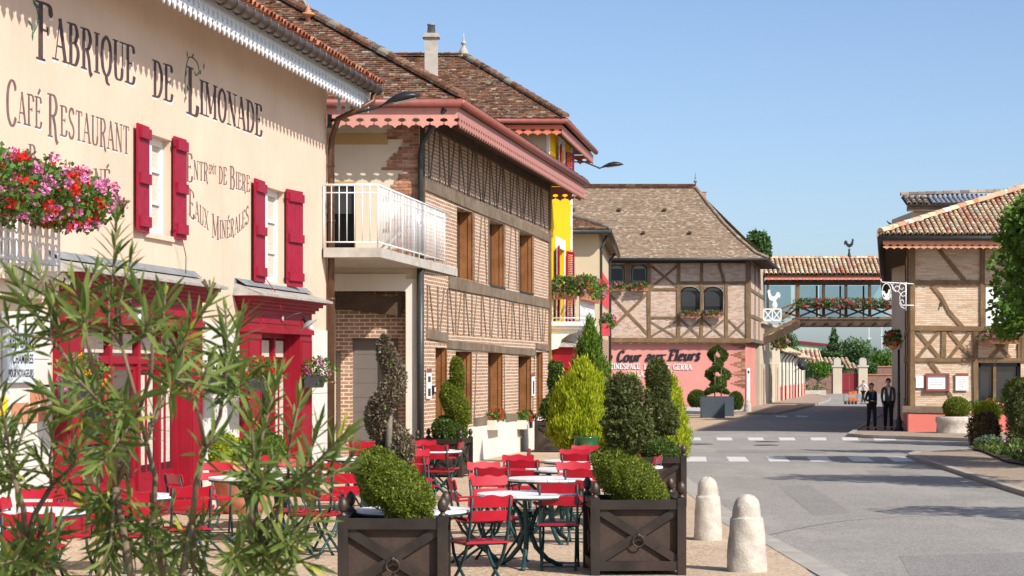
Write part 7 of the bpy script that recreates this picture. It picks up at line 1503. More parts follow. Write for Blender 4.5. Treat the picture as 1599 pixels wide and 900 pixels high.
mb = MB(); mb.prism([lift(gp(1512, 706), .1), lift(gp(1535, 711), .1), lift(gp(1572, 728), .1), lift(gp(1680, 748), .1), lift(gp(1680, 700), .1), lift(gp(1520, 702), .1)], (0, 0, .012)); struct(mb.build('planting_bed', M['leafmulch']))
n = 9000; A_, B_, C_ = gp(1520, 706), gp(1690, 704), gp(1640, 744); q = RNG.random((n, 2)); fl_ = q.sum(1) > 1; q[fl_] = 1 - q[fl_]; Pg = np.array(A_) + q[:, :1] * (np.array(B_) - np.array(A_)) + q[:, 1:] * (np.array(C_) - np.array(A_)); Pg[:, 2] += .1 + RNG.random(n) * .22 * (.5 + .5 * np.sin(Pg[:, 0] * 5) * np.sin(Pg[:, 1] * 3))
o = leafy('ground_cover', Pg, unit(n), .09, M['boxd'], None, up=.9); tag(o, 'low leafy ground cover in the right hand bed', 'ground cover', kind='stuff')
k_ = RNG.integers(0, n, 70); o = leafy('bed_flowers', Pg[k_] + [0, 0, .10], unit(70), .08, M['pink'], None, aspect=1); tag(o, 'scattered small pink flowers over the low plants of the right bed', 'flowers', kind='stuff')
# bushes against the cafe
shrub('green_bush', 'bright green bush between the two red shopfronts', 'shrub', 408, 676, 742, 76, 31, 'thujag', n=7000, leaf=.07, lumps=.15, depth=.2, seed=71)
shrub('yellow_bush', 'yellow green variegated bush left of the bright one', 'shrub', 352, 682, 745, 60, 31, 'thujay', n=4000, leaf=.06, lumps=.2, depth=.3, seed=72)
shrub('green_bush', 'low dark bush at the foot of the dead spiral by the garage', 'shrub', 580, 700, 745, 60, 38, 'boxd', n=4000, leaf=.06, lumps=.15, depth=.2, seed=73)
t = thing('terracotta_pot', 'large pale terracotta pot behind the left tables', 'pot', gnd(0, 0) if False else ((385 - CX) * 29.5 / F, 29.5, gz(29.5))); mb = MB(); X = (380 - CX) * 29.5 / F; mb.lathe([(.26, 0), (.36, .2), (.42, .5), (.44, .58), (.48, .6), (.48, .66), (.42, .66), (.4, .6), (0, .58)], 26, (X, 29.5, gz(29.5))); mb.build('pot_body', M['terra'], t)
mb = MB(); mb.lathe([(.40, .57), (.40, .60), (0, .62)], 20, (X, 29.5, gz(29.5))); mb.build('soil', M['soil'], t)

# ================================================================== FLOWER BOXES
def fbox(lb, fr, px, py, wpx, n0, dims, mix, n, leaf, size, mat='terra', box=True, bh=.2, heads=None, group=None):
    t_, z = fr.tz(px, py, n0); c = fr.w(t_, n0, z); wl = dims[0]
    t = thing('flower_box', lb, 'flower box', c, group=group)
    if box: mb = MB(); mb.fbox(fr, t_ - wl, t_ + wl, n0 - .12, n0 + .12, z - bh, z); mb.build('trough', M[mat], t)
    up = fr.w(t_, n0 + .05, z + dims[2] * .35); flowers('f', '', up, dims, mix, n=n, leaf=leaf, axis=fr.u, parent=t, size=size, heads=heads); return t
mixg = {'pink': 5, 'redp': 4}
GB = 'geranium boxes on the balconies and sills'
# cafe balcony mass
Fb = Fr(510, 38, 1310)
t_, z = Fb.tz(60, 300, 1.25); c = Fb.w(t_, 1.25, z); t = thing('flower_box', 'large overflowing mass of pink and red geraniums on the cafe balcony at the far left', 'flower box', c, group=GB)
mb = MB(); mb.fbox(Fb, bt1 - 6, bt1 - .15, 1.0, 1.25, 3.55, 3.8); mb.build('trough', M['terra'], t)
for px, py, dm, n in ((38, 300, (1.5, .40, .30), 3000), (80, 312, (1.0, .44, .26), 2300), (10, 275, (1.3, .36, .24), 1500), (104, 316, (.7, .36, .20), 1200)):
    tt, zz = Fb.tz(px, py, 1.35); c = Fb.w(tt, 1.35, zz); flowers('f', '', c, dm, {'pink': 7, 'redp': 4}, n=n, leaf=.055, axis=Fb.u, parent=t, size=.056, heads=int(n / 32))
# hanging boxes of the cafe front
def wallbox(lb, px, py, nf, mix, n, wl=.3, trail=True, mat='charc'):
    tt, zz = Fb.tz(px, py, nf); c = Fb.w(tt, nf, zz); t = thing('flower_box', lb, 'flower box', c, group='dark flower boxes on the cafe front'); mb = MB(); mb.prism([Fb.w(tt - wl, nf - .12, zz - .2), Fb.w(tt - wl, nf + .08, zz - .2), Fb.w(tt - wl, nf + .14, zz), Fb.w(tt - wl, nf - .14, zz)], Fb.u * (2 * wl)); mb.build('trough', M[mat], t)
    flowers('f', '', Fb.w(tt, nf + .06, zz + .10), (wl * 1.15, .26, .20), mix, n=n, leaf=.045, axis=Fb.u, parent=t, size=.04, heads=max(8, n // 45)); mb = MB(); mb.bar(Fb.w(tt, 0, zz - .05), Fb.w(tt, nf - .1, zz - .05), .02, .03); mb.build('bracket', M['black'], t)
wallbox('grey window box with orange and pink flowers beside the left red doorway', 122, 596, .5, {'orgp': 2, 'pink': 3}, 700)
wallbox('dark window box with red geraniums in front of the right red doorway', 404, 590, .5, {'redp': 5}, 700)
wallbox('dark window box with pink geraniums beside the brown drainpipe', 492, 587, .35, {'pink': 5}, 600, .26)
wallbox('dark window box with red and white flowers between the two shopfronts', 348, 586, .35, {'redp': 4, 'whp': 1, 'pink': 1}, 600)
# yellow house balcony
for i, px in enumerate((878, 905)):
    pass
t = thing('flower_box', 'terracotta boxes full of pink and red geraniums along the yellow house balcony', 'flower box', F3.w((t0 + t1) / 2 if False else 3, .9, 4), group=GB)
t0b, t1b = F3.t(905, .82), F3.t(928, .82)
mb = MB(); mb.fbox(F3, t0b - .18, t0b - .02, .1, .75, zb3 + .62, zb3 + .82); mb.fbox(F3, t0b, t1b, .84, 1.0, zb3 + .62, zb3 + .82); mb.build('trough', M['terra'], t)
flowers('f', '', F3.w(t0b - .12, .5, zb3 + 1.0), (.30, .62, .24), mixg, n=1000, leaf=.085, axis=F3.u, parent=t, size=.06, heads=26)
flowers('f', '', F3.w((t0b + t1b) / 2, .95, zb3 + 1.02), ((t1b - t0b) / 2 + .2, .34, .28), mixg, n=1600, leaf=.085, axis=F3.u, parent=t, size=.06, heads=42)
fbox('red window box of geraniums on the side of the cream house', F4, 946, 506, 20, .45, (.7, .22, .22), mixg, 500, .09, .07, mat='pinkshut', group=GB, bh=.4)
for px, py, lb in ((963, 449, 'left'), (998, 449, 'right')): fbox('small %s geranium box under the upper arched windows of the inn' % lb, E5, px, py, 24, .3, (.46, .22, .18), mixg, 420, .10, .07, group=GB, heads=18)
for px, py, lb in ((1078, 491, 'left'), (1113, 490, 'right')): fbox('small %s geranium box under the lower arched windows of the inn' % lb, E5, px, py, 24, .3, (.56, .2, .13), mixg, 420, .10, .07, group=GB, heads=20)
fbox('long row of pink and red geraniums on the footbridge railing', EB, 1320, 477, 150, .35, (3.1, .3, .32), {'pink': 5, 'redp': 4}, 3400, .11, .09, group=GB, heads=110, mat='woodd')
fbox('red trough of pink geraniums under the upper window of the corner house', E6, 1563, 526, 55, .35, (.56, .3, .24), {'pink': 6, 'redp': 3}, 1500, .07, .06, group=GB, heads=46, bh=.24)
fbox('white and red flowers along the foot of the corner house window', E6, 1530, 640, 60, 1.2, (.75, .3, .2), {'whp': 4, 'redp': 4}, 1400, .06, .06, box=False, heads=50)
fbox('red and pink flowers in front of the dark window of the corner house', E6, 1565, 638, 60, 1.4, (.5, .3, .25), {'redp': 6, 'whp': 2}, 1200, .06, .06, box=False, heads=36)
for (px, lb, i) in ((773, 'middle', 1), (818, 'far', 2)):
    t_ = F2.t(px, .15); z = CZ + (HY - 656) * F2.w(t_, .15, 0).y / F
    t = thing('flower_box', '%s white sill box of bright red geraniums on the brick house' % lb, 'flower box', F2.w(t_, .15, z), group='white sill boxes of the brick house'); mb = MB(); mb.fbox(F2, t_ - .55, t_ + .75, .065, .26, z - .22, z); mb.build('trough', M['white_r'], t); flowers('f', '', F2.w(t_ + .1, .17, z + .1), (.5, .14, .13), {'redp': 1}, n=500, leaf=.06, axis=F2.u, parent=t, size=.06, heads=22)
fbox('geraniums hanging over the wall at the start of the low houses', FR, 1216, 538, 20, .6, (2.2, .5, .5), mixg, 600, .16, .12, group=GB, heads=22, mat='terra')
# ================================================================== CHAIRS AND TABLES
GC = 'red slatted folding chairs on the cafe terrace'
def make_chair(arms):
    t = thing('folding_chair', 'red chair', 'chair'); yb = lambda z: -.21 - (z - .45) * .22
    for k in range(6):
        mb = MB(); y = .20 - k * .072; zz = .452 - .006 * math.sin(k / 5 * 3.14); mb.box((-.205, y - .058, zz - .009), (.205, y, zz + .009))
        if k == 0: mb.v = [(v[0], v[1], v[2] - (.012 if v[1] > y - .01 else 0)) for v in mb.v]
        mb.build('seat_slat', M['chairred'], t, local=True)
    def slat(z0, z1, wav, hw):
        mb = MB(); K = 16; top = []; bot = []
        for i in range(K + 1):
            q = -1 + 2 * i / K; zt = z1 - (.020 * math.sin(abs(q) * math.pi) ** 2 if wav else 0) - (.018 if abs(q) > .97 else 0); top.append((q * hw, zt)); bot.append((q * hw * .985, z0 + (.012 if abs(q) > .97 else 0)))
        cur = lambda x: -.018 * (1 - (x / hw) ** 2)
        P = [Vector((x, yb(z) + .012 + cur(x), z)) for x, z in top + bot[::-1]]
        n = len(P); mb.add(P + [p + Vector((0, .014, .003)) for p in P], [(i, i + 1, 2 * K - i, 2 * K + 1 - i) for i in range(K)] + [(n + i, n + i + 1, n + 2 * K - i, n + 2 * K + 1 - i) for i in range(K)] + [(i, (i + 1) % n, n + (i + 1) % n, n + i) for i in range(n)])
        mb.build('backrest_slat', M['chairred'], t, local=True)
    slat(.765, .875, True, .215); slat(.645, .735, False, .205)
    for sx in (-1, 1):
        x = sx * .185; mb = MB(); P = [(x, yb(.855), .855), (x, yb(.7), .70), (x, yb(.55), .55), (x, -.19, .44), (x, -.13, .33), (x, .0, .20), (x, .12, .10), (x, .23, 0)]
        mb.tube([Vector(p) for p in P], [.012, .013, .014, .016, .016, .015, .014, .014], 6); mb.lathe([(.018, 0), (.014, .02)], 8, (x, .23, 0)); mb.build('leg', M['green_iron'], t, local=True)
        x2 = sx * .165; mb = MB(); P = [(x2, .19, .44), (x2, .16, .34), (x2, .04, .22), (x2, -.12, .11), (x2, -.25, 0)]; mb.tube([Vector(p) for p in P], [.013, .015, .015, .014, .014], 6); mb.lathe([(.018, 0), (.014, .02)], 8, (x2, -.25, 0)); mb.build('leg', M['green_iron'], t, local=True)
        if arms:
            mb = MB(); K = 9; P = []
            for i in range(K + 1):
                q = i / K; P.append(Vector((sx * (.20 + .05 * math.sin(q * 2.6)), -.255 + q * .40, .655 + .018 * math.sin(q * 3.1) - .03 * q * q)))
            for i in range(K): mb.bar(P[i], P[i + 1], .035, .018)
            mb.build('armrest', M['chairred'], t, local=True)
            mb = MB(); mb.tube([P[-2], P[-2] + Vector((-sx * .005, .03, -.07)), Vector((sx * .20, .15, .52)), Vector((sx * .195, .10, .445))], .008, 6); mb.build('arm_support', M['green_iron'], t, local=True)
    mb = MB()
    for y, z in ((.19, .435), (-.19, .435), (.19, .04), (-.22, .04)): mb.tube([(-.18, y, z), (.18, y, z)], .007, 5)
    mb.tube([(-.165, .19, .432), (-.165, -.19, .432)], .008, 5); mb.tube([(.165, .19, .432), (.165, -.19, .432)], .008, 5)
    mb.build('stretcher', M['green_iron'], t, local=True); return t
pr = {0: make_chair(0), 1: make_chair(1)}; us = {0: [False], 1: [False]}
CH = [(768, 775, 25, 1, 'red armchair seen from behind just right of the front left planter box'), (872, 755, -3, 1, 'red chair with its back to the camera, left of the front right planter box'), (762, 744, 208, 1, 'red chair facing the camera at the left side of the nearest white table'),
 (754, 722, 200, 0, 'rearmost of the red chairs lined up left of the middle tables'), (768, 731, -12, 1, 'shaded red chair back just before the rearmost chair left of the middle tables'), (809, 711, 176, 0, 'red chair facing the camera, its top just above the middle shaded chair'),
 (816, 719, -10, 1, 'shaded red chair back at the middle of the terrace left of the long white tables'), (828, 702, 92, 0, 'red chair seen edge on in front of the plastered plinth'), (702, 749, -78, 1, 'red armchair seen edge on beside the small white table behind the front left planter'),
 (908, 733, -8, 0, 'red chair seen from behind against the cushion of the front right planter'), (895, 722, 186, 1, 'red chair facing the camera across the second white table'), (899, 709, -6, 0, 'shaded red chair back in the far group under the green pot'),
 (897, 702, 178, 1, 'pale sunlit red chair back in the far group under the green pot'), (914, 696, 183, 0, 'farthest red chair, directly below the green glazed pot'), (995, 709, -88, 0, 'red chair seen edge on behind the front right planter'),
 (1030, 713, 75, 1, 'red armchair turned away in front of the kerbside planter'), (679, 695, -10, 1, 'red chair seen from behind in front of the wall side planter'), (722, 691, 82, 1, 'red armchair facing left in front of the cross braced side of the wall planter'),
 (648, 702, 190, 0, 'red chair facing the camera right of the dead spiral topiary'), (661, 688, 180, 0, 'highest red chair back right of the dead spiral topiary'), (641, 712, -20, 0, 'red chair low behind the green cushion of the front left planter'), (565, 690, 172, 0, 'red chair left of the dead spiral near the garage'),
 (580, 699, 160, 1, 'red chair close against the trunk of the dead spiral'), (336, 722, 190, 0, 'red chair facing the camera by the yellow green bush, seen through the oleander'), (416, 713, 180, 0, 'pale red chair back below the bright green bush'), (268, 741, -55, 1, 'red chair seen through the oleander before the left shopfront sill'),
 (533, 768, -84, 0, 'red chair seen edge on at the left post of the front left planter'), (61, 763, 182, 0, 'pale red chair back at the far left behind the round table'), (130, 762, 176, 1, 'red chair at the far left beside the stone wall, second from the edge'), (4, 778, -88, 0, 'red chair cut by the left edge of the view'),
 (500, 737, 100, 1, 'red armchair in the shade of the oleander tips left of the planter'), (520, 723, 168, 0, 'red chair behind the oleander tips near the brown drainpipe'), (470, 744, -25, 1, 'red chair seat half hidden by the lower oleander boughs'), (454, 718, 200, 0, 'red chair right of the bright green bush'),
 (42, 802, 14, 1, 'nearest red chair at the bottom left behind the oleander'), (205, 768, 8, 0, 'red chair behind the thick oleander stems'), (545, 741, 30, 0, 'red chair just left of the green cushion topiary'), (300, 760, 20, 1, 'red chair in front of the terracotta pot, seen through leaves')]
for px, py, rz, ar, lb in CH:
    d = (1.92 - .87) * F / (py - 587.8); fz = Vector((-math.sin(math.radians(rz)), math.cos(math.radians(rz)), 0)); p = Vector(((px - CX) * d / F, d, 0)) + fz * .30; p.z = gz(p.y) + .006
    place(pr[ar], us[ar], p, math.radians(rz), lb, GC)
def make_table():
    t = thing('terrace_table', 'table', 'table'); R = .5; n = 11; mb = MB(); w_ = 2 * R / n; 
    for k in range(n):
        y0 = -R + k * w_ + .003; y1 = y0 + w_ - .006; f = lambda y: math.sqrt(max(R * R - y * y, .0)) ; pts = []
        for q in range(5): y = y0 + (y1 - y0) * q / 4; pts.append((f(y), y))
        pts = [(max(x, .02), y) for x, y in pts]; mb.prism([(x, y, .722) for x, y in pts] + [(-x, y, .722) for x, y in pts[::-1]], (0, 0, .022))
    mb.build('tabletop', M['tabletop'], t, local=True)
    mb = MB(); mb.lathe([(R - .03, .700), (R - .004, .700), (R - .004, .722), (R - .03, .722)], 40); 
    for a_ in range(3): q = a_ * math.pi / 3; mb.bar((-math.cos(q) * .47, -math.sin(q) * .47, .71), (math.cos(q) * .47, math.sin(q) * .47, .71), .03, .012)
    mb.build('rim', M['green_iron'], t, local=True)
    for a_ in range(3):
        q = a_ * 2.0944 + .5; c_, s_ = math.cos(q), math.sin(q); P = [(.26, .70), (.20, .66), (.10, .55), (.05, .42), (.05, .32), (.10, .20), (.22, .08), (.34, .02), (.38, .012)]; mb = MB(); mb.tube([Vector((r * c_, r * s_, z)) for r, z in P], [.018, .021, .025, .027, .027, .027, .025, .022, .025], 8); mb.build('leg', M['green_iron'], t, local=True)
    mb = MB(); mb.lathe([(.055, .33), (.07, .36), (.055, .40)], 14); mb.lathe([(.05, .50), (.06, .53), (.05, .56)], 14); mb.build('collar', M['green_iron'], t, local=True); return t
pt_ = make_table(); ut = [False]
for px, py, r, lb in ((823, 772, .47, 'nearest white round table, left of the front right planter'), (857, 748, .5, 'second white round table in the middle row, behind the nearest one'), (882, 733.5, .5, 'third white round table of the middle row'), (905, 720.5, .5, 'farthest white round table of the middle row'), (644, 797, .42, 'white round table mostly hidden behind the front left planter'),
                  (672, 704.5, .45, 'white round table in front of the wall side planter'), (393, 746.5, .5, 'white round table in front of the terracotta pot'), (438, 734.5, .47, 'white round table below the bright green bush'), (50, 799, .46, 'white round table at the far left edge'), (195, 775, .5, 'white round table behind the thick oleander stems'), (975, 729.5, .45, 'white round table between the front right planter and the kerbside one'), (560, 716, .45, 'white round table left of the dead spiral')):
    d = (1.92 - .74) * F / (py - 587.8); place(pt_, ut, ((px - CX) * d / F, d, gz(d) + .006), px, lb, 'white round tables of the terrace'); 
# ================================================================== BOLLARDS
def bollard(px, pyb, h, r, lb, seed):
    p = gnd(px, pyb); t = thing('stone_bollard', lb, 'bollard', p, group='weathered stone bollards at the kerb'); rr = random.Random(seed)
    mb = MB(); prof = [(r, -.03), (r * 1.0, .02), (r * .97, h * .2), (r * .90, h * .45), (r * .82, h * .66), (r * .80, h * .70), (r * .72, h * .705), (r * .70, h * .78), (r * .66, h * .86), (r * .56, h * .93), (r * .38, h * .98), (r * .15, h), (0, h)]
    prof2 = []
    for (a_, b_), (c_, d_) in zip(prof, prof[1:]):
        for q in (0, .33, .66): prof2.append((a_ + (c_ - a_) * q, b_ + (d_ - b_) * q))
    mb.lathe(prof2 + [(0, h)], 40); V = []
    for x, y, z in mb.v:
        a0 = math.atan2(y, x); R = math.hypot(x, y); k_ = 1 + .035 * math.sin(a0 * 2 + seed + z * 3) + .018 * math.sin(a0 * 5 + z * 19 + seed) + .010 * math.sin(a0 * 11 - z * 41); V.append((x * k_, y * k_, z + .006 * math.sin(a0 * 3 + seed)))
    mb.v = V; mb.build('pillar', M['stone'], t, local=True)
bollard(1166, 893, .755, .193, 'nearest pale stone bollard at the corner of the terrace', 1)
bollard(1105.5, 844, .74, .172, 'second stone bollard, between the nearest one and the planter box', 5)
bollard(1167.5, 646, .76, .21, 'small far stone bollard in front of the pink wall', 9)
# ================================================================== WALL FITTINGS
def plate(name, lb, fr, x0, y0, x1, y1, n, mat, cat='sign', th=.02):
    ta, za = fr.tz(x0, y1, n); tb, _ = fr.tz(x1, y1, n); zb = fr.tz(x0, y0, n)[1]; t = thing(name, lb, cat, fr.w(ta, n, za)); mb = MB(); mb.fbox(fr, ta, tb, n - th, n, za, zb); mb.build('plate', M[mat], t); return t
sg = plate('enamel_sign', 'pale enamel sign reading RESTAURANT CHAMBRES POUR VOYAGEURS on the stone base', F1, 10.5, 512, 53.5, 598, .09, 'signw', th=.05)
for s_, a_ in (('RESTAURANT', (16, 521, 52.5, 544)), ('CHAMBRES', (20, 553, 52, 568)), ('POUR VOYAGEURS', (14, 577, 52.5, 589.5))): fonttext(F1, s_, *a_, .093, M['black'], sg, bold=.012)
t = plate('wall_plaque', 'brown metal plaque with a round dial right of the other on the stone base', F1, 49.5, 613, 72.5, 659, .05, 'terra'); mb = MB(); c = F1.pt(61, 632, .052); mb.lathe([(.05, 0), (.05, .01), (0, .015)], 16, c, axis=F1.n); mb.build('dial', M['white'], t)
plate('wall_plaque', 'small engraved brown plaque left of the one with the dial', F1, 20, 630, 45, 661, .05, 'terra')
t = plate('yellow_notice', 'bright yellow rounded notice at the left edge of the view', F1, -6, 622, 12, 655, .06, 'yellowpl')
t = plate('info_panel', 'narrow white information panel with brown head left of the wooden doors', F2, 667, 576, 674, 623, .04, 'paper'); mb = MB(); ta, z = F2.tz(667, 582, .042); mb.fbox(F2, ta, F2.t(674, .042), .041, .046, z, F2.tz(667, 576, .042)[1]); mb.build('heading', M['menu'], t)
mb = MB(); ta = F2.t(668.5, .042); tb = F2.t(672.5, .042); mb.fbox(F2, ta, tb, .041, .044, F2.tz(667, 597, .04)[1], F2.tz(667, 588, .04)[1]); mb.fbox(F2, ta, tb, .041, .044, F2.tz(667, 619, .04)[1], F2.tz(667, 607, .04)[1]); mb.build('print', M['gutd'], t)
t = plate('info_panel', 'second narrow information panel at the far end of the brick wall', F2, 831, 583, 835.5, 619, .04, 'paper'); mb = MB(); ta, z = F2.tz(831, 588, .042); mb.fbox(F2, ta, F2.t(835.5, .042), .041, .046, z, F2.tz(831, 583, .042)[1]); mb.build('heading', M['menu'], t); mb = MB(); mb.fbox(F2, F2.t(832.2, .042), F2.t(834.4, .042), .041, .044, F2.tz(831, 616, .04)[1], F2.tz(831, 595, .04)[1]); mb.build('print', M['gutd'], t)
t = plate('intercom', 'black intercom with a pale keypad beside the first wooden door', F2, 677.6, 603, 681, 615, .05, 'black', 'intercom', .05); mb = MB(); mb.fbox(F2, F2.t(678.4, .052), F2.t(680.4, .052), .051, .056, F2.tz(678, 612, .05)[1], F2.tz(678, 605, .05)[1]); mb.build('keypad', M['paper'], t)
# barn lamps
def barn(px, py, n0, px2, py2, n1, lb):
    a_ = F1.pt(px, py, n0); b_ = F1.pt(px2, py2, n1); t = thing('barn_lamp', lb, 'wall lamp', a_, group='barn lamps on the shopfronts')
    mb = MB(); mb.lathe([(.055, 0), (.05, .02), (.02, .03)], 14, a_, axis=F1.n); mb.build('wall_rose', M['greygrn'], t)
    m_ = (a_ + b_) / 2; mb = MB(); P = [a_, a_ + (b_ - a_) * .2 + Z3 * .0, m_ + Z3 * .07, a_ + (b_ - a_) * .8 + Z3 * .10, b_ + Z3 * .02]; mb.tube(P, .012, 8); mb.build('arm', M['black'], t)
    ax = (F1.n * .5 - Z3 * .75 + F1.u * .1).normalized(); mb = MB(); mb.lathe([(.035, -.03), (.04, .05), (.05, .06)], 14, b_, axis=ax); mb.build('socket', M['black'], t)
    mb = MB(); mb.lathe([(.04, .05), (.10, .075), (.17, .11), (.172, .114), (.10, .082), (.04, .06)], 24, b_, axis=ax); mb.build('shade', M['greygrn'], t)
    mb = MB(); mb.lathe([(.045, .06), (.05, .12), (.045, .17), (.025, .20), (0, .21)], 14, b_, axis=ax); mb.build('glass_globe', M['whitemetal'], t)
barn(440.5, 497, .17, 476, 499, .50, 'black armed barn lamp with a pale shade on the right red shopfront')
barn(176, 470, .19, 205, 478, .55, 'barn lamp behind the oleander on the left red shopfront')
# street lamps on wall arms
def slamp(a_, b_, c_, d_, lb, k):
    A, B_ = a_, b_; t = thing('street_lamp', lb, 'street lamp', A, group='dark street lamps on wall arms'); mb = MB(); mb.tube([A, A + (B_ - A) * .5 + Z3 * .01 * k, B_], .028, 8); mb.box((A.x - .05, A.y - .05, A.z - .12), (A.x + .03, A.y + .05, A.z + .12)); mb.build('arm', M['gutd'], t)
    ax = (c_ - B_); L = ax.length; ax.normalize(); up_ = Vector((0, -1, 0)).cross(ax) * -1; up_ = Vector((-ax.z, 0, ax.x)) if ax.x > 0 else Vector((ax.z, 0, -ax.x)); sd = ax.cross(up_)
    st = [(-.08, .03, .02), (.05, .045, .03), (.18, .09, .06), (.38, .16, .10), (.6, .19, .115), (.8, .17, .09), (.93, .10, .05), (1.0, .02, .01)]; mb = MB(); vs = []; fs = []; K = 14
    for q, hw, hh in st:
        for j in range(K):
            th = 2 * math.pi * j / K; y = math.sin(th); vs.append(B_ + ax * (q * L) + sd * (math.cos(th) * hw) + up_ * ((y * hh * (1.0 if y > 0 else .35)) + .06 * math.sin(q * 2.6)))
    for i in range(len(st) - 1):
        for j in range(K): fs.append((i * K + j, i * K + (j + 1) % K, (i + 1) * K + (j + 1) % K, (i + 1) * K + j))
    fs += [tuple(range(K)), tuple((len(st) - 1) * K + j for j in range(K))]; mb.add(vs, fs, smooth=True); mb.build('lamp_head', M['black'], t)
    mb = MB(); mb.prism([B_ + ax * (q * L) + sd * w_ - up_ * (.045 - .06 * math.sin(q * 2.6)) for q, w_ in ((.3, -.09), (.85, -.09), (.85, .09), (.3, .09))], up_ * .012); mb.build('lens', M['greygrn'], t)
slamp(F1.w(.02, .06, F1.tz(512, 188, .06)[1]), at(596, 166, 37), at(659, 153, 37), 0, 'large dark street lamp reaching out from the corner of the cafe', 1)
slamp(F3.w(T3, .05, CZ + (HY - 271) * 70 / F), at(937, 263, 70.5), at(974, 259, 70.5), 0, 'smaller far street lamp on the corner of the yellow house', 1)
# lamp post with flower basket by the corner house
p = Vector(((1403.5 - CX) * 71.5 / F, 71.5, gz(71.5) + .08)); t = thing('lamp_post', 'black lamp post with hanging flowers beside the two walkers in black', 'lamp post', p); zt_ = at(0, 546, 71.5).z
mb = MB(); mb.lathe([(.16, 0), (.16, .08), (.10, .14), (.12, .3), (.08, .4), (.055, .5), (.05, 1.2), (.06, 1.25), (.045, 1.3), (.04, zt_ - p.z)], 14, p); mb.build('post', M['black'], t)
mb = MB(); mb.lathe([(.05, 0), (.09, .04), (.13, .16), (.15, .18), (.05, .26), (.02, .3)], 12, (p.x, p.y, zt_)); mb.build('lantern', M['greygrn'], t)
q = at(1394, 533, 71.3); fb_ = thing('flower_basket', 'round hanging basket of dark red flowers on top of the lamp post', 'flower basket', q); mb = MB(); mb.lathe([(.05, -.3), (.18, -.2), (.24, 0), (.22, 0), (0, -.05)], 16, q); mb.build('basket', M['terra'], fb_); flowers('f', '', q + Vector((0, 0, .08)), (.26, .3, .24), {'redp': 5, 'pink': 1}, n=900, leaf=.08, parent=fb_, size=.06, heads=26)
# satellite dish, hand trolley, pigeon
q = FR.w(24.8, .3, 3.0); q = at(1251.5, 571, 165); t = thing('satellite_dish', 'grey satellite dish at the far end of the low white houses', 'satellite dish', q); mb = MB(); mb.lathe([(0, 0), (.2, .02), (.36, .08), (.42, .12)], 20, q, axis=(.35, -.9, .25)); mb.build('dish', M['gutd'], t); mb = MB(); mb.tube([q, q + Vector((-.5, .4, -.5))], .03, 6); mb.build('bracket', M['gutd'], t)
q = gnd(1328, 631.5); t = thing('hand_trolley', 'grey trolley stacked with orange crates beside the waiter', 'trolley', q); W = .45
mb = MB(); mb.box((q.x - W, q.y - .3, q.z + .2), (q.x + W, q.y + .3, q.z + .24)); 
for x in (-W, W): mb.tube([(q.x + x, q.y, q.z + .2), (q.x + x, q.y, q.z + .95)], .018, 6)
mb.tube([(q.x - W, q.y, q.z + .95), (q.x + W, q.y, q.z + .95)], .018, 6); mb.build('frame', M['gutd'], t)
for x in (-.38, -.14, .1, .33): mb = MB(); mb.lathe([(.10, -.03), (.10, .03)], 12, (q.x + x, q.y - .25, q.z + .10), axis=(0, 1, 0)); mb.build('wheel', M['rubber'], t)
for i, (x, z) in enumerate(((.02, .24), (.26, .24), (.0, .66), (.30, .70))):
    c_ = thing('orange_crate', ['left orange crate on the trolley bed', 'right orange crate on the trolley bed', 'left orange crate at the top of the trolley', 'right orange crate at the top of the trolley'][i], 'crate', (q.x + x, q.y, q.z + z), group='orange crates on the trolley'); mb = MB(); hw = .13; 
    for a_ in ((-hw, hw, -.2, -.18), (-hw, hw, .18, .2), (-hw, -hw + .02, -.18, .18), (hw - .02, hw, -.18, .18)): mb.box((a_[0], a_[2], .02), (a_[1], a_[3], .2))
    mb.box((-hw, -.2, 0), (hw, .2, .02)); mb.build('shell', M['orange'], c_, local=True)
mb = MB(); 
for z in (.645, .68): pass
q = at(1391, 351, 69.9); s_ = .3; P_ = [(-.50, .02, .012), (-.36, .05, .05), (-.12, .10, .11), (.12, .15, .13), (.28, .25, .09), (.34, .34, .06), (.38, .40, .062), (.44, .40, .04), (.50, .385, .01)]; mb = MB(); mb.tube([Vector((q.x - x * s_, q.y, q.z + (z - .12) * s_ + .03)) for x, z, r in P_], [r * s_ for x, z, r in P_], 10); tp = mb.build('pigeon', M['gutd']); tag(tp, 'grey pigeon resting on the left end of the corner house roof', 'pigeon')
mb = MB()
for sx in (-.02, .02): mb.tube([(q.x + .0, q.y + sx, q.z - .02), (q.x + .0, q.y + sx, q.z - .09)], .006, 5)
mb.build('leg', M['terra'], tp)
# fine red cords hanging from the shutters
for (x0, y0, x1, y1) in ((284, 372, 290, 436), (414, 434, 440, 484)):
    mb = MB(); a_, b_ = F1.pt(x0, y0, .12), F1.pt(x1, y1, .1 if x0 < 300 else .42); mb.tube([a_, a_ + (b_ - a_) * .5 + F1.u * .1 + Z3 * .04, b_], .007, 5); mb.build('shutter_cord', M['red'], B1)

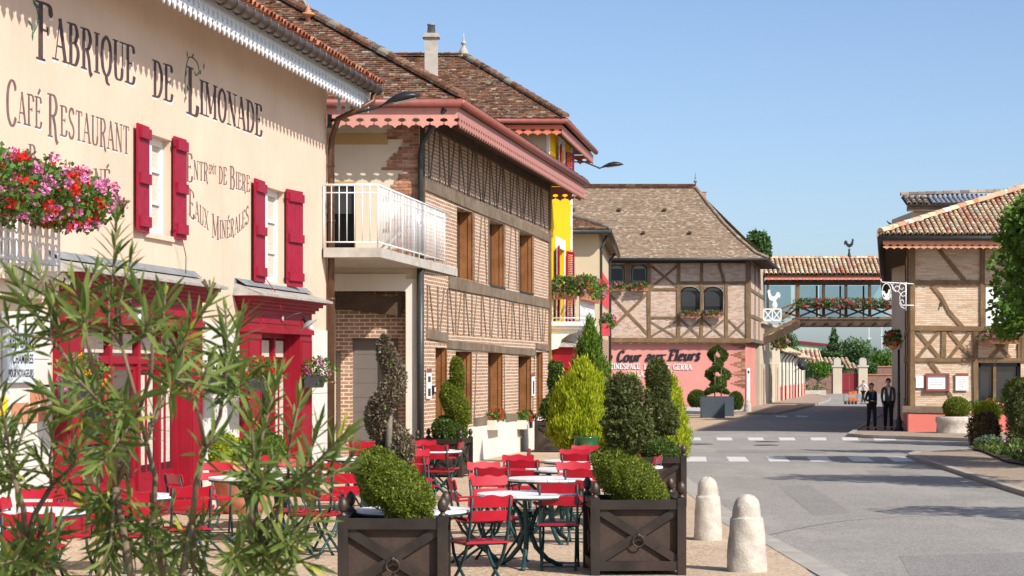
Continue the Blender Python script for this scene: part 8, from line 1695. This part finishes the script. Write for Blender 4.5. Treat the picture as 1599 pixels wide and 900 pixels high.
# ================================================================== PEOPLE
def skin(name, J, E, mat, parent, sub=2, smooth=True):
    ks = list(J); me = bpy.data.meshes.new(name); me.from_pydata([J[k][0] for k in ks], [(ks.index(a_), ks.index(b_)) for a_, b_ in E], []); me.update(); o = bpy.data.objects.new(name, me); COL.objects.link(o)
    bm = bmesh.new(); bm.from_mesh(me); ly = bm.verts.layers.skin.verify(); bm.verts.ensure_lookup_table()
    for i, k in enumerate(ks):
        r = J[k][1]; r = r if isinstance(r, tuple) else (r, r); bm.verts[i][ly].radius = r; bm.verts[i][ly].use_root = (i == 0)
    bm.to_mesh(me); bm.free(); m = o.modifiers.new('skin', 'SKIN'); m.use_smooth_shade = True; s_ = o.modifiers.new('sub', 'SUBSURF'); s_.levels = sub; s_.render_levels = sub
    me.materials.append(mat); o.parent = parent; return o
def person(lb, px, pyf, h, yaw, shirt, jacket, trousers, hair, stride=.25, arms='down', female=False, head_yaw=0, lean=0, d=None):
    g = gnd(px, pyf); 
    if d: g = Vector(((px - CX) * d / F, d, gz(d) + .08))
    t = thing('person', lb, 'person', g, yaw); k = h / 1.75; V = lambda x, y, z: (x * k, y * k, z * k); sw = .155 if female else .185; hw = .09
    f1, f2 = stride / 2, -stride / 2
    hip, kn, an = .92, .50, .09
    J = {'pelvis': (V(0, 0, .96), .115 * k), 'waist': (V(0, 0, 1.10), (.105 * k, .085 * k)), 'chest': (V(0, .01, 1.30), (.135 * k, .10 * k)), 'neck0': (V(0, 0, 1.45), .065 * k), 'neck': (V(0, .01, 1.52), .048 * k)}
    E = [('pelvis', 'waist'), ('waist', 'chest'), ('chest', 'neck0'), ('neck0', 'neck')]
    for s_, sx, f in (('l', -1, f1), ('r', 1, f2)):
        J['hip' + s_] = (V(sx * hw, 0, .90), .085 * k); J['kn' + s_] = (V(sx * hw * .95, f * .55 + .03, kn), .055 * k); J['an' + s_] = (V(sx * hw * .9, f - .02, an), .038 * k); J['toe' + s_] = (V(sx * hw * 1.0, f + .13, .03), .03 * k)
        E += [('pelvis', 'hip' + s_), ('hip' + s_, 'kn' + s_), ('kn' + s_, 'an' + s_), ('an' + s_, 'toe' + s_)]
        if arms == 'out': el, wr = V(sx * (sw + .20), .02, 1.26), V(sx * (sw + .40), .08, 1.12)
        elif arms == 'bent' and sx > 0: el, wr = V(sx * (sw + .07), -.03, 1.12), V(sx * .08, .20, 1.10)
        else: el, wr = V(sx * (sw + .035), -.02 - f * .15, 1.14), V(sx * (sw + .02), .06 - f * .5, .90)
        J['sh' + s_] = (V(sx * sw, 0, 1.41), .055 * k); J['el' + s_] = (el, .036 * k); J['wr' + s_] = (wr, .024 * k)
        hv = (Vector(wr) - Vector(el)).normalized(); J['ha' + s_] = (tuple(Vector(wr) + hv * .07 * k), (.034 * k, .016 * k)); J['fi' + s_] = (tuple(Vector(wr) + hv * .15 * k), (.022 * k, .012 * k)); J['th' + s_] = (tuple(Vector(wr) + hv * .08 * k + Vector((-sx * .035 * k, .02 * k, 0))), .010 * k)
        E += [('neck0', 'sh' + s_), ('sh' + s_, 'el' + s_), ('el' + s_, 'wr' + s_), ('wr' + s_, 'ha' + s_), ('ha' + s_, 'fi' + s_), ('ha' + s_, 'th' + s_)]
    # head rises from the neck of the same mesh
    J['jaw'] = (V(0, .035, 1.575), (.052 * k, .058 * k)); J['head'] = (V(0, .02, 1.65), (.074 * k, .088 * k)); J['crown'] = (V(0, .0, 1.72), (.058 * k, .066 * k)); E += [('neck', 'jaw'), ('jaw', 'head'), ('head', 'crown')]
    body = skin('body', J, E, M['skin'], t)
    def cloth(name, keys, grow, mat, edit=None):
        JJ = {}
        for q in keys:
            r = J[q][1]; r = r if isinstance(r, tuple) else (r, r); gr = grow[q] if isinstance(grow, dict) and q in grow else (grow if not isinstance(grow, dict) else .012); JJ[q] = (J[q][0], (r[0] + gr * k, r[1] + gr * k))
        if edit: JJ.update(edit)
        EE = [e_ for e_ in E if e_[0] in JJ and e_[1] in JJ]; return skin(name, JJ, EE, mat, t)
    cloth('trousers', ['pelvis', 'hipl', 'hipr', 'knl', 'knr', 'anl', 'anr'], .020, M[trousers])
    up_ = ['waist', 'pelvis', 'chest', 'neck0', 'shl', 'shr', 'ell', 'elr', 'wrl', 'wrr']
    cloth('jacket' if jacket != shirt else 'shirt', up_, {'waist': .026, 'pelvis': .03, 'chest': .018, 'neck0': .0, 'shl': .006, 'shr': .006, 'ell': .012, 'elr': .012, 'wrl': .014, 'wrr': .014} if jacket != shirt else .012, M[jacket])
    fy = .11 * k
    if jacket != shirt:
        mb = MB(); mb.add([V(-.05, .128, 1.44), V(.05, .128, 1.44), V(.03, .148, 1.25), V(0, .150, 1.12), V(-.03, .148, 1.25)], [(0, 1, 2, 3, 4)]); mb.add([V(-.05, .118, 1.44), V(.05, .118, 1.44), V(.03, .138, 1.25), V(0, .140, 1.12), V(-.03, .138, 1.25)], [(0, 1, 2, 3, 4)]); mb.build('shirt_front', M[shirt], t, local=True)
    for s_, sx, f in (('l', -1, f1), ('r', 1, f2)):
        mb = MB(); mb.lathe([(.0, 0), (.9, .02), (1, .3), (.85, .7), (.4, 1), (0, 1.02)], 14, V(sx * hw, f + .045, 0), sx=.046 * k, sy=.135 * k); mb.v = [(v[0], v[1], v[2] * .085 * k) for v in mb.v]; mb.build('shoe', M['suitblk'], t, local=True)
    # hair, face
    hd = thing('head_parts', None, None) if False else None
    mb = MB(); 
    for i in range(1): mb.lathe([(.98, -.2), (1.02, .1), (.98, .45), (.8, .78), (.45, 1.0), (0, 1.08)], 18, V(0, -.012, 1.655), sx=.088 * k, sy=.100 * k, smooth=True); mb.v = [(v[0], v[1] - (.060 * k if v[1] > 0 and v[2] < 1.9 else 0), 1.655 * k + (v[2] - 1.655 * k) * .108 * k) for v in mb.v]
    if hair == 'long':
        mb.lathe([(.4, 0), (.9, .03), (1, .12), (.9, .2), (.5, .24)], 14, V(0, -.06, 1.47), sx=.075 * k, sy=.055 * k)
    mb.build('hair', M['hairm'], t, local=True)
    mb = MB(); mb.lathe([(.0, 0), (.014, .008), (.008, .035)], 8, V(0, .118, 1.615)); mb.build('nose', M['skin'], t, local=True)
    for sx in (-1, 1):
        mb = MB(); mb.lathe([(0, -.011), (.011, 0), (0, .011)], 8, V(sx * .03, .098, 1.65)); mb.build('eye', M['suitblk'], t, local=True)
        mb = MB(); mb.lathe([(0, -.03), (.012, -.01), (.015, .015), (0, .03)], 8, V(sx * .083, .0, 1.635)); mb.build('ear', M['skin'], t, local=True)
    mb = MB(); mb.lathe([(0, -.004), (.022, 0), (0, .004)], 8, V(0, .100, 1.582)); mb.build('mouth', M['terra'], t, local=True)
    return t
PI = math.pi
person('woman in a black suit with dark hair walking towards the camera in the shade', 1361, 0, 1.60, PI + .15, 'shirtb', 'suitblk', 'suitblk', 'long', stride=.34, arms='bent', female=True, d=72.6)
person('man in a grey blue jacket and black trousers walking beside the woman in black', 1387, 0, 1.76, PI - .05, 'shirtw', 'suitgry', 'suitblk', 'short', stride=.36, d=72.8)
person('waiter in a white shirt and black trousers striding across the far street with arms out', 1348, 631, 1.62, PI - .9, 'shirtw', 'shirtw', 'suitblk', 'short', stride=.55, arms='out')
person('pedestrian in a pale top half hidden behind the golden thuja', 1046.5, 0, 1.62, PI / 2, 'shirtw', 'shirtw', 'suitgry', 'short', stride=.2, d=103)

# ================================================================== OLEANDER IN THE FOREGROUND
OD = 7.2; ol = thing('oleander', 'tall oleander shrub with narrow green leaves, out of focus at the front left', 'shrub', (-1.25, OD, gz(OD)))
rr = random.Random(77)
def op(px, py, dd=0.0): return at(px, py, OD + dd)
roots = {'a': [(300, 1400), (262, 1050), (255, 900), (240, 800)], 'b': [(250, 1400), (215, 1050), (205, 900), (180, 760)], 'c': [(330, 1400), (330, 1080), (350, 930), (400, 840)], 'd': [(200, 1400), (120, 1100), (70, 950), (40, 850)], 'e': [(290, 1400), (275, 1100), (280, 930), (300, 820)]}
forks = {'f1': ('a', (228, 690)), 'f2': ('b', (160, 640)), 'f3': ('b', (215, 650)), 'f4': ('c', (450, 760)), 'f5': ('e', (320, 700)), 'f6': ('d', (20, 740)), 'f7': ('d', (80, 760)), 'f8': ('c', (400, 760))}
sub = {'g1': ('f1', (190, 540)), 'g2': ('f2', (80, 530)), 'g3': ('f3', (240, 520)), 'g4': ('f1', (270, 560)), 'g5': ('f5', (350, 600)), 'g6': ('f2', (130, 500)), 'g7': ('f5', (290, 600))}
pos = {}; stems = MB()
for k_, P in roots.items():
    dd = rr.uniform(-.25, .25); Q = [op(x, y, dd) for x, y in P]; Q[0].z = 0; Q = [Vector((-1.25 + rr.uniform(-.15, .15), OD + dd, gz(OD)))] + Q[1:]; stems.tube(Q, [.02, .017, .014, .012], 7); pos[k_] = (P[-1], dd)
for dct, r0, r1 in ((forks, .011, .009), (sub, .008, .006)):
    for k_, (par_, (x, y)) in dct.items():
        (x0, y0), dd = pos[par_]; d2 = dd + rr.uniform(-.2, .2); stems.tube([op(x0, y0, dd), op((x0 + x) / 2 + rr.uniform(-12, 12), (y0 + y) / 2, (dd + d2) / 2), op(x, y, d2)], [r0, (r0 + r1) / 2, r1], 6); pos[k_] = ((x, y), d2)
tips = [(182, 318, 'g1'), (205, 380, 'g1'), (150, 400, 'g6'), (112, 420, 'g6'), (60, 400, 'g2'), (22, 408, 'g2'), (84, 455, 'g2'), (170, 440, 'g1'), (238, 470, 'g3'), (215, 430, 'g3'), (292, 500, 'g4'), (245, 610, 'f1'), (155, 705, 'f3'), (130, 650, 'f7'), (258, 440, 'g3'), (360, 850, 'c'), (330, 880, 'e'), (325, 545, 'g7'), (270, 880, 'a'), (215, 845, 'b'), (75, 870, 'd'), (10, 900, 'd'), (410, 720, 'f8'), (-5, 470, 'g2'), (326, 452, 'g4'), (352, 462, 'g5'), (300, 560, 'g4'), (378, 470, 'g5'), (362, 540, 'g5'), (384, 575, 'g5'), (285, 545, 'g7'), (130, 470, 'g6'), (70, 590, 'f2'), (110, 560, 'f2'),
        (10, 640, 'f6'), (42, 640, 'f6'), (85, 640, 'f7'), (-10, 560, 'f6'), (0, 720, 'f6'), (60, 690, 'f7'), (190, 600, 'f3'), (345, 660, 'f5'), (392, 640, 'f8'), (420, 585, 'f8'), (436, 560, 'f8'), (468, 605, 'f4'), (500, 640, 'f4'), (538, 655, 'f4'), (552, 700, 'f4'), (520, 720, 'f4'), (480, 700, 'f4'), (428, 690, 'f8'), (375, 700, 'f8'),
        (20, 800, 'd'), (60, 830, 'd'), (-5, 860, 'd'), (95, 800, 'd'), (130, 770, 'b'), (160, 830, 'b'), (105, 870, 'd'), (200, 740, 'b'), (230, 800, 'a'), (270, 760, 'a'), (290, 840, 'e'), (330, 790, 'e'), (400, 800, 'c'), (430, 850, 'c'), (470, 820, 'c'), (500, 790, 'c'), (380, 890, 'c'), (240, 870, 'a'), (180, 890, 'b'), (40, 890, 'd'), (450, 900, 'c'), (140, 900, 'b'), (490, 860, 'c'), (300, 900, 'e')]
LV = []; LF = []; LR = []
def oleaf(base, dirv, up_, L, W, droop, r_):
    sd = dirv.cross(up_).normalized(); nn = sd.cross(dirv).normalized(); k0 = len(LV); K = 4
    for i, (q, w_) in enumerate(((0, .12), (.25, .8), (.5, 1), (.75, .72), (1, .02))):
        c_ = base + dirv * (L * q) - nn * (droop * L * q * q); f_ = .18 * W * w_
        LV.extend([tuple(c_ + sd * W * w_ / 2 + nn * f_), tuple(c_), tuple(c_ - sd * W * w_ / 2 + nn * f_)])
    for i in range(4):
        a_ = k0 + i * 3; LF.append((a_, a_ + 1, a_ + 4, a_ + 3)); LF.append((a_ + 1, a_ + 2, a_ + 5, a_ + 4)); LR.extend([r_, r_])
for x, y, par_ in tips:
    (x0, y0), dd = pos[par_]; d2 = dd + rr.uniform(-.35, .35); A = op(x0, y0, dd); T = op(x, y + 22, d2); m_ = (A + T) / 2 + Vector((rr.uniform(-.03, .03), 0, -.02)); Q = [A, m_, T]
    stems.tube(Q, [.006, .005, .0035], 5); L = (T - A).length; seg_ = min(.5, L * .97); nW = int(seg_ / .027); ax = (T - m_).normalized(); ph = rr.uniform(0, 6)
    for i in range(nW + 2):
        q = i / max(nW, 1); p = T - ax * (seg_ * (1 - min(q, 1))); 
        if (p - m_).dot(ax) < 0: p = T + (m_ - T).normalized() * (seg_ * (1 - min(q, 1)))
        el = math.radians(24 + 52 * min(q, 1) ** 2.2 if q < 1 else 80); n_ = 3 if rr.random() < .85 else 2
        for j in range(n_):
            a0 = ph + j * 2.094 + i * 1.05 + rr.uniform(-.25, .25); r1_ = ax.cross(Vector((0, 1, .1))).normalized(); r2_ = ax.cross(r1_); rad = r1_ * math.cos(a0) + r2_ * math.sin(a0); dv = (rad * math.cos(el) + ax * math.sin(el)).normalized()
            sz = (.068 + .052 * (1 - abs(q - .5))) * rr.uniform(.65, 1.25) * (.6 if q > .95 else 1); oleaf(p, dv, ax if abs(dv.dot(ax)) < .95 else Z3, sz, sz * rr.uniform(.115, .15), rr.uniform(.02, .35) * (1.2 - q), (rr.random() * .9 if q < .9 else .55 + rr.random() * .4) if rr.random() > .03 else 1.0)
stems.build('stems', M['stem'], ol)
lm = MB(); lm.v = LV; lm.f = LF; lm.r = LR; lm.sm = [True] * len(LF); lm.build('leaves', M['ole'], ol, recalc=False)
# spent flower heads
for x, y, par_ in [t_ for i, t_ in enumerate(tips) if i % 6 == 0][:12]:
    (x0, y0), dd = pos[par_]; b_ = op(x + rr.uniform(-10, 20), y + 6, dd); sp = MB()
    for j in range(7): a0 = rr.uniform(0, 6.28); e_ = b_ + Vector((math.cos(a0) * .03, math.sin(a0) * .03, rr.uniform(.02, .06))); sp.tube([b_ - Z3 * .02, (b_ + e_) / 2, e_], [.0015, .002, .004], 4)
    sp.build('seed_head', M['brownsh'], ol)
